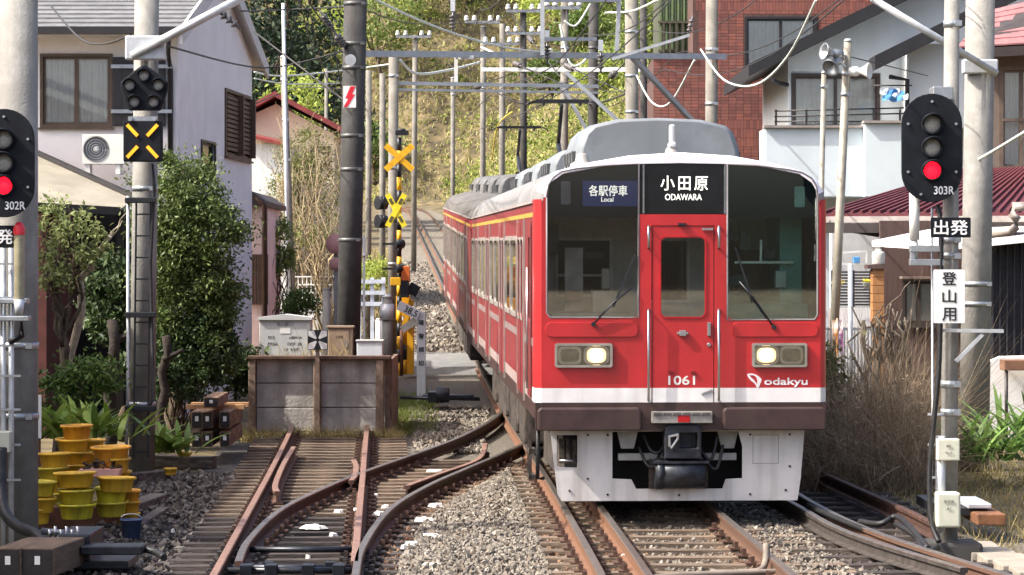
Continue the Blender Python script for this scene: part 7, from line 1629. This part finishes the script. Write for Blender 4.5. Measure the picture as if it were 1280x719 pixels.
# the big evergreen beside the ladder pole
Yt = 39.5
tree('large glossy evergreen tree between the ladder pole and the pink house', (WX(212, Yt), Yt, gz(Yt)), [(W(222, 255, Yt), (.55, .6, .75)), (W(248, 290, Yt), (.62, .7, .7)), (W(215, 330, Yt), (.5, .6, .6)), (W(256, 360, Yt), (.48, .6, .65)), (W(235, 420, Yt), (.6, .6, .6)), (W(212, 222, Yt), (.3, .35, .35)), (W(266, 415, Yt), (.34, .4, .45)), (W(276, 372, Yt), (.18, .4, .35)), (W(250, 460, Yt), (.5, .5, .35)), (W(222, 300, Yt), (.45, .5, .5))], 44000, .075, MI('evergreen leaves', [S((62, 80, 40)), S((92, 110, 56)), S((122, 136, 78)), S((52, 68, 36))], .45, .25), .13, 150, .19, 9, fork=.35)
tree('dark leaf mass painting the shade below the large evergreen', (WX(150, 40.5), 40.5, gz(40)), [(W(165, 420, 40.5), (.5, .5, .6)), (W(140, 360, 40.5), (.4, .4, .6)), (W(125, 420, 41), (.4, .4, .5)), (W(225, 450, 41), (.6, .5, .5)), (W(270, 455, 41.5), (.5, .4, .45))], 9000, .12, lf_dark, .1, 30, .24, 5, fork=.6)  # added dark leaves paint the evergreen's shaded lower half
bush('dense foliage darkened to paint shade at the foot of the large evergreen', [(W(222, 440, 39.2), (.42, .4, .5)), (W(256, 432, 39.3), (.42, .4, .45)), (W(208, 480, 38.8), (.3, .35, .35)), (W(262, 446, 39.8), (.28, .3, .35)), (W(245, 478, 39), (.4, .35, .25))], 14000, .075, lf_dark, 90, .22)  # dark leaf colour puts shade at the evergreen's foot
# pruned tree near the signal
Yt = 35
tree('pruned small tree with pale leaves behind the near signal post', (WX(74, Yt), Yt, gz(Yt)), [(W(72, 270, Yt), (.22, .25, .22)), (W(95, 290, Yt), (.3, .3, .28)), (W(62, 300, Yt), (.22, .3, .25)), (W(85, 330, Yt), (.36, .35, .3)), (W(120, 305, Yt), (.2, .2, .22)), (W(70, 350, Yt), (.22, .25, .25))], 1900, .08, MI('leaves pale', [S((110, 124, 70)), S((140, 150, 92)), S((160, 166, 110)), S((84, 98, 52))], .5, .3), .075, 50, .3, 8, fork=.55)
BT = thing('pruned_trunk', 'pale bare cut branch leaning toward the ladder pole', 'tree', (WX(88, 35.3), 35.3, gz(35)))
mb = MB(); limb(mb, (WX(84, 35.3), 35.3, gz(35)), W(100, 350, 35.3), .06, .05); limb(mb, W(98, 352, 35.3), W(138, 295, 35.1), .05, .03); 
for k in range(9): limb(mb, W(120 + k * 2, 322 - k * 3, 35.2), W(118 + k * 5, 288 - k * 2 + random.uniform(-8, 26), 35.1), .014, .005, 4, .1)
mb.build('branches', bark_p, BT, recalc=False)
# second trunk of the shaded corner
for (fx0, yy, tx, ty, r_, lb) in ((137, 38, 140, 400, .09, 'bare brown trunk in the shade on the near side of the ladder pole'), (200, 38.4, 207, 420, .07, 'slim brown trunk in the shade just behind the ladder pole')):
    t = thing('shaded_tree', lb, 'tree', (WX(fx0, yy), yy, gz(yy))); mb = MB(); limb(mb, (WX(fx0, yy), yy, gz(yy)), W(tx, ty, yy), r_, r_ * .8); mb.build('trunk', bark_shade, t, recalc=False)
    mb = MB(); limb(mb, W((fx0 + tx) / 2, ty + 30, yy), W(tx + 22, ty + 18, yy), r_ * .6, r_ * .45); mb.build('branch', bark_shade, t, recalc=False)
# broad leaved plants at the foot
def sword_plant(label, c, n, L_, w, mat, spread=.5, name='leafy_plant'):
    t = thing(name, label, 'plant', c); V = []; Fc = []; b = 0; c = np.array(c)
    for k in range(n):
        a = RNG.uniform(0, 2 * np.pi); el = RNG.uniform(.5, 1.35); L1 = L_ * RNG.uniform(.6, 1.15); d = np.array([math.cos(a) * math.cos(el), math.sin(a) * math.cos(el), math.sin(el)]); s = np.array([-math.sin(a), math.cos(a), 0]); base = c + np.array([RNG.normal() * spread, RNG.normal() * spread * .6, 0]); dr = np.array([math.cos(a), math.sin(a), -.6])
        m = 5
        for i in range(m + 1):
            t_ = i / m; pt_ = base + d * L1 * t_ + dr * L1 * .35 * t_ ** 2.2; ww = w * (math.sin(math.pi * (.15 + .85 * t_)) ** .8) * .5
            V += [pt_ - s * ww, pt_ + s * ww]
        for i in range(m): Fc.append((b + 2 * i, b + 2 * i + 1, b + 2 * i + 3)); Fc.append((b + 2 * i, b + 2 * i + 3, b + 2 * i + 2))
        b += 2 * (m + 1)
    npmesh('leaves', np.array(V), np.array(Fc), mat, t); return t
lf_sword = MI('sword leaves', [S((96, 124, 48)), S((134, 158, 66)), S((160, 178, 90)), S((70, 98, 42))], .4, .3)
sword_plant('broad leaved green plant behind the orange tubs', tuple(W(82, 548, 32.5)), 70, .62, .085, lf_sword, .28)
sword_plant('broad leaved green plant between the tubs and the ladder pole', tuple(W(122, 545, 33)), 60, .6, .08, lf_sword, .25)
sword_plant('yellow green leafy shrub between the ladder pole and stacked sleepers', tuple(W(208, 566, 35)), 60, .62, .08, lf_sword, .15)
sword_plant('palm like green plant at the picture edge behind the thick pole', tuple(W(1240, 575, 33)), 90, .75, .06, MI('palm leaves', [S((66, 96, 44)), S((104, 138, 62)), S((140, 170, 92)), S((48, 74, 36))], .4, .25), .28, 'palm_plant')
sword_plant('second palm like plant cut by the picture edge', tuple(W(1285, 560, 34)), 70, .9, .06, MATS['palm leaves'], .25, 'palm_plant')
bush('dark rounded bush above the broad leaved plants', [(W(112, 478, 34), (.4, .35, .25)), (W(80, 490, 34), (.3, .3, .25))], 2600, .08, lf_mid)
bush('round clipped bush behind the grey cabinet', [(W(377, 383, 52), (.33, .33, .33))], 2200, .07, lf_mid, 30, .3)
bush('small leafy tree before the white bar fence', [(W(348, 300, 56), (.3, .3, .35)), (W(340, 330, 56), (.25, .3, .3)), (W(362, 322, 56), (.2, .2, .25))], 1800, .1, lf_bright, 30, .3)
bush('sunlit shrub beside the crossing fence', [(W(470, 340, 63), (.5, .4, .3)), (W(452, 345, 62), (.4, .4, .3))], 2200, .09, lf_lime)
# bare branching shrubs before the far house
def bare(label, foot, top, w, n, mat, name='bare_shrub', r=.03):
    t = thing(name, label, 'shrub', foot); mb = MB(); foot = Vector(foot); top = Vector(top)
    for k in range(n):
        e = top + Vector((random.uniform(-w, w), random.uniform(-w, w) * .5, random.uniform(-.35, .1) * (top - foot).length)); pp = limb(mb, foot + Vector((random.uniform(-.25, .25), 0, 0)), e, r, r * .25, 6, .1)
        for q in range(6):
            s = Vector(pp[2 + q % 5]); limb(mb, s, s + Vector((random.uniform(-1, 1) * w * .6, random.uniform(-.3, .3), random.uniform(.1, .8) * w)), r * .3, r * .1, 4, .15)
    mb.build('branches', mat, t, recalc=False); return t
twig = MI('twigs', [S((134, 118, 92)), S((162, 146, 116)), S((110, 98, 78))], .9)
bare('bare grey shrub tangle before the far red roofed house', (WX(385, 70), 70, gz(70)), W(388, 170, 70), 1.0, 26, twig); bare('bare shrub tangle beside the dark pole', (WX(412, 66), 66, gz(66)), W(405, 195, 66), .8, 22, twig); bare('thin bare sapling before the white bar fence', (WX(341, 55), 55, gz(55)), W(341, 330, 55), .35, 5, bark, 'bare_sapling', .02)
bush('sparse olive foliage hanging in the bare shrubs', [(W(390, 230, 71), (1.0, .6, .9)), (W(360, 250, 71), (.7, .5, .7)), (W(395, 290, 68), (.8, .5, .5)), (W(375, 190, 71), (.8, .5, .6))], 8000, .085, MI('leaves olive', [S((92, 98, 54)), S((122, 126, 74)), S((144, 144, 90)), S((78, 90, 46))], .7, .2), 70, .3)
# gnarled cut trunks beside the low brown house
GT = thing('gnarled_shrub', 'gnarled cut back trunks before the brown house wall', 'shrub', (WX(1105, 38.5), 38.5, gz(38)))
mb = MB()
for px in (1082, 1096, 1108, 1122, 1136):
    pp = limb(mb, (WX(px, 38.5), 38.5, gz(38)), W(px + random.uniform(-6, 6), 400, 38.5), .035, .03, 6, .06)
    for k in range(5): limb(mb, pp[3 + k % 3], W(px + random.uniform(-18, 18), random.uniform(380, 412), 38.4), .024, .012, 4, .2)
limb(mb, W(1100, 400, 38.5), W(1138, 352, 38.4), .012, .006, 6, .08); mb.build('trunks', M('gnarled bark', S((104, 94, 82)), .9, var=.25, vs=8, bump=.5, bs=25), GT, recalc=False)
# reeds: dry brown thicket beside the train
def reeds(name, label, n, gen, h, w, mat, lean=.25, bend=.5):
    base = gen(n); v, f = blades(base, h, w, lean, bend); o = npmesh(name, v, f, mat, None, 'stuff'); o['label'] = label; return o
reed_m = MI('dry reeds', [S((112, 94, 76)), S((146, 126, 102)), S((170, 152, 126)), S((100, 80, 66)), S((186, 170, 142))], .9, .25)
def reed_gen(n):
    px = RNG.uniform(1005, 1158, n); Y = RNG.uniform(31.5, 37.5, n); return np.stack([(px - 640) / F * Y, Y, np.full(n, -.25)], 1)
DB = thing('dry_bush', 'tall dry brown reedy bush between the train and the slim signal post', 'bush', (WX(1095, 34), 34, gz(34)))
base = reed_gen(9500); base[:, 0] += RNG.normal(size=len(base)) * .05; hh = 1.12 * np.clip(1.05 - ((base[:, 0] - 4.55) / 1.35) ** 2 * .55, .35, 1.1)[:, None]; v, f = blades(base, hh, .010, .5, 1.7); npmesh('stalks', v, f, reed_m, DB)
base = reed_gen(4200); base[:, 2] = RNG.uniform(.0, 1.0, len(base)); lv, lf = leaves(base, .12, .12); npmesh('dry_leaves', lv, lf, reed_m, DB)
mb = MB()
for k in range(46):
    f0 = Vector((RNG.uniform(3.75, 5.15), RNG.uniform(31.8, 36), -.25)); e = f0 + Vector((RNG.normal() * .35, RNG.normal() * .3, RNG.uniform(.7, 1.35))); pp = limb(mb, f0, e, .012, .005, 5, .1)
    for q in range(4): s0 = Vector(pp[2 + q % 3]); limb(mb, s0, s0 + Vector((RNG.normal() * .25, RNG.normal() * .2, RNG.uniform(.05, .4))), .006, .003, 3, .15)
mb.build('twigs', twig, DB, recalc=False)
pos = clump_points([(W(1035, 500, 35), (.28, .5, .6)), (W(1028, 450, 35.5), (.2, .4, .4))], 1600, 25, .3, .2); lv, lf = leaves(pos, .12, .3); npmesh('green_leaves', lv, lf, MI('olive reeds', [S((84, 88, 50)), S((116, 116, 72)), S((66, 72, 42))], .8, .2), DB)
# grass strips
gr_dry = MI('dry grass blades', [S((140, 124, 82)), S((168, 150, 104)), S((118, 112, 66)), S((190, 172, 122)), S((98, 104, 54))], .9, .3)
gr_grn = MI('green grass blades', [S((88, 108, 50)), S((124, 140, 70)), S((150, 154, 88)), S((110, 110, 60))], .9, .3)
def strip(x0f, x1f, y0, y1, zf):
    def g(n):
        Y = RNG.uniform(y0, y1, n); a = np.vectorize(x0f)(Y); b = np.vectorize(x1f)(Y); X = a + (b - a) * RNG.uniform(0, 1, n); return np.stack([X, Y, np.vectorize(zf)(Y)], 1)
    return g
zf = lambda Y: zr(Y) - .24
reeds('verge_grass', 'dry grass verge between the branch track and the reeds', 9000, strip(lambda Y: 4.15 if Y > 25 else 4.8, lambda Y: 9.5, 22, 40, zf), .2, .012, gr_dry, .5, .8)
reeds('wall_grass', 'dry tufts of grass along the foot of the panel wall', 2600, strip(lambda Y: WX(300, Y), lambda Y: WX(500, Y), 40.2, 40.95, zf), .22, .014, gr_dry, .5, .8)
reeds('wall_weeds', 'green weeds between the panel wall and the crossing post', 2600, strip(lambda Y: WX(488, Y), lambda Y: WX(545, Y), 41.5, 50, zf), .2, .016, gr_grn, .5, .8)
reeds('crossing_grass', 'dry grass beside the crossing and the climbing line', 4000, strip(lambda Y: xm(Y) - 5.5, lambda Y: xm(Y) - 2.6, 62, 130, zf), .3, .03, gr_dry, .5, .8)
reeds('cabinet_weeds', 'dry weed stalks growing over the top of the panel wall', 160, strip(lambda Y: WX(330, Y), lambda Y: WX(440, Y), 41.2, 41.6, lambda Y: zr(Y) + .75), .5, .012, gr_dry, .25, .9)
# far hillside: tufts, shrubs and trees
def hill_gen(n, xr=(-60, 50), yr=(95, 330), dmin=.2):
    out = []
    while sum(len(o) for o in out) < n:
        Y = RNG.uniform(yr[0], yr[1], n); px = RNG.uniform(300, 900, n); X = (px - 640) / F * Y; d = hill_d(X, Y); k = d > dmin; z = ground_h(X[k], Y[k]); out.append(np.stack([X[k], Y[k], z - .1], 1))
    return np.concatenate(out)[:n]
hill_mat = MI('hill grass', [S((128, 134, 76)), S((156, 158, 98)), S((182, 174, 122)), S((150, 156, 92)), S((196, 184, 138)), S((170, 166, 108))], .9, .3, patch=.13, isl=.4)
reeds('hillside_grass', 'dry yellow grass covering the steep hillside behind the train', 46000, lambda n: hill_gen(n), .9, .15, hill_mat, .45, .8)
hb = hill_gen(760, dmin=.6); pos = []
for c in hb:
    s = RNG.uniform(.5, 2.3); pos.append(c + [0, 0, s * .4] + RNG.normal(size=(70, 3)) * [s * .5, s * .5, s * .35])
lv, lf = leaves(np.concatenate(pos), .32, .5); o = npmesh('hillside_shrubs', lv, lf, MI('hill shrub leaves', [S((58, 78, 34)), S((96, 116, 50)), S((146, 160, 76)), S((170, 174, 94)), S((84, 104, 46))], .8, .25, patch=.1, isl=.45), None, 'stuff'); o['label'] = 'low green scrub scattered over the hillside'
def far_tree(label, px, Y, h, w, mat, n=2600, size=.5, kind='round'):
    X = WX(px, Y); z = float(ground_h(X, Y)); f0 = Vector((X, Y, z))
    if kind == 'conifer': bl = [(f0 + Vector((0, 0, h * (.25 + .14 * k))), (w * (1 - .15 * k) * .6, w * (1 - .15 * k) * .6, h * .12)) for k in range(6)]
    elif kind == 'bamboo': bl = [(f0 + Vector((random.uniform(-.4, .4) * w, 0, h * (.4 + .12 * k))), (w * random.uniform(.35, .55), w * .4, h * .13)) for k in range(5)]
    else: bl = [(f0 + Vector((random.uniform(-.35, .35) * w, random.uniform(-.3, .3) * w, h * random.uniform(.45, .85))), (w * random.uniform(.3, .5), w * .4, h * random.uniform(.14, .22))) for k in range(6)]
    return tree(label, f0, bl, n, size, mat, .22, 60, .24, 5, 'hillside_tree', fork=.5, group='trees on the far hillside')
ft = [('tall dark conifer just beside the gable of the white house', 336, 165, 24, 6, lf_conif, 4200, .5, 'conifer'), ('tall dark conifer second from the white gable', 356, 175, 26, 6, lf_conif, 4200, .5, 'conifer'), ('dark conifer behind the top of the slender utility pole', 378, 185, 27, 6.5, lf_conif, 4200, .5, 'conifer'),
      ('feathery yellow green tree beside the dark pole', 402, 190, 17, 5, lf_lime, 3000, .38, 'bamboo'), ('yellow green bamboo clump above the far red roof', 372, 150, 9, 4, lf_lime, 2600, .34, 'bamboo'), ('light green tree on the far side of the dark pole', 478, 272, 16, 9, lf_bright, 3200, .5, 'round'), ('dark green tree at the top of the hill over the crossing', 500, 292, 16, 10, lf_dark, 3200, .6, 'round'),
      ('bright bamboo like tree over the crossing signal', 525, 280, 11, 7, lf_lime, 2800, .45, 'bamboo'), ('dark conifer at the hilltop behind the hanging insulator', 552, 296, 16, 9, lf_conif, 3200, .6, 'conifer'), ('green tree at the hilltop above the thin pole', 585, 284, 9, 8, lf_bright, 2600, .5, 'round'), ('dark tree at the hilltop behind the taller thin pole', 622, 288, 10, 9, lf_mid, 2600, .55, 'round'), ('olive tree at the hilltop behind the dark pole by the pantograph', 662, 286, 9, 8, lf_mid, 2600, .55, 'round'),
      ('lime tree at the hilltop under the hanging frame', 700, 276, 9, 7, lf_lime, 2600, .5, 'round'), ('green tree on the hill beside the hanging frame', 738, 262, 10, 7, lf_mid, 2600, .5, 'round'), ('tall green tree behind the thick double pole', 778, 225, 11, 6, lf_bright, 2600, .42, 'round'), ('bright tree beside the green shed', 812, 150, 8, 4, lf_bright, 2600, .34, 'round'), ('shaded bush tree at the foot of the dark conifers', 345, 140, 6, 5, lf_dark, 2400, .4, 'round')]
ft += [('rounded green tree low on the slope beside the dark pole', 468, 263, 6, 5, lf_mid, 2000, .42, 'round'), ('dark green tree on the slope behind the front pantograph', 692, 250, 5.5, 5, lf_mid, 2000, .42, 'round'), ('small lime tree on the slope beside the thick double pole', 760, 212, 5, 4, lf_lime, 2000, .36, 'round')]
for a in ft: far_tree(*a)
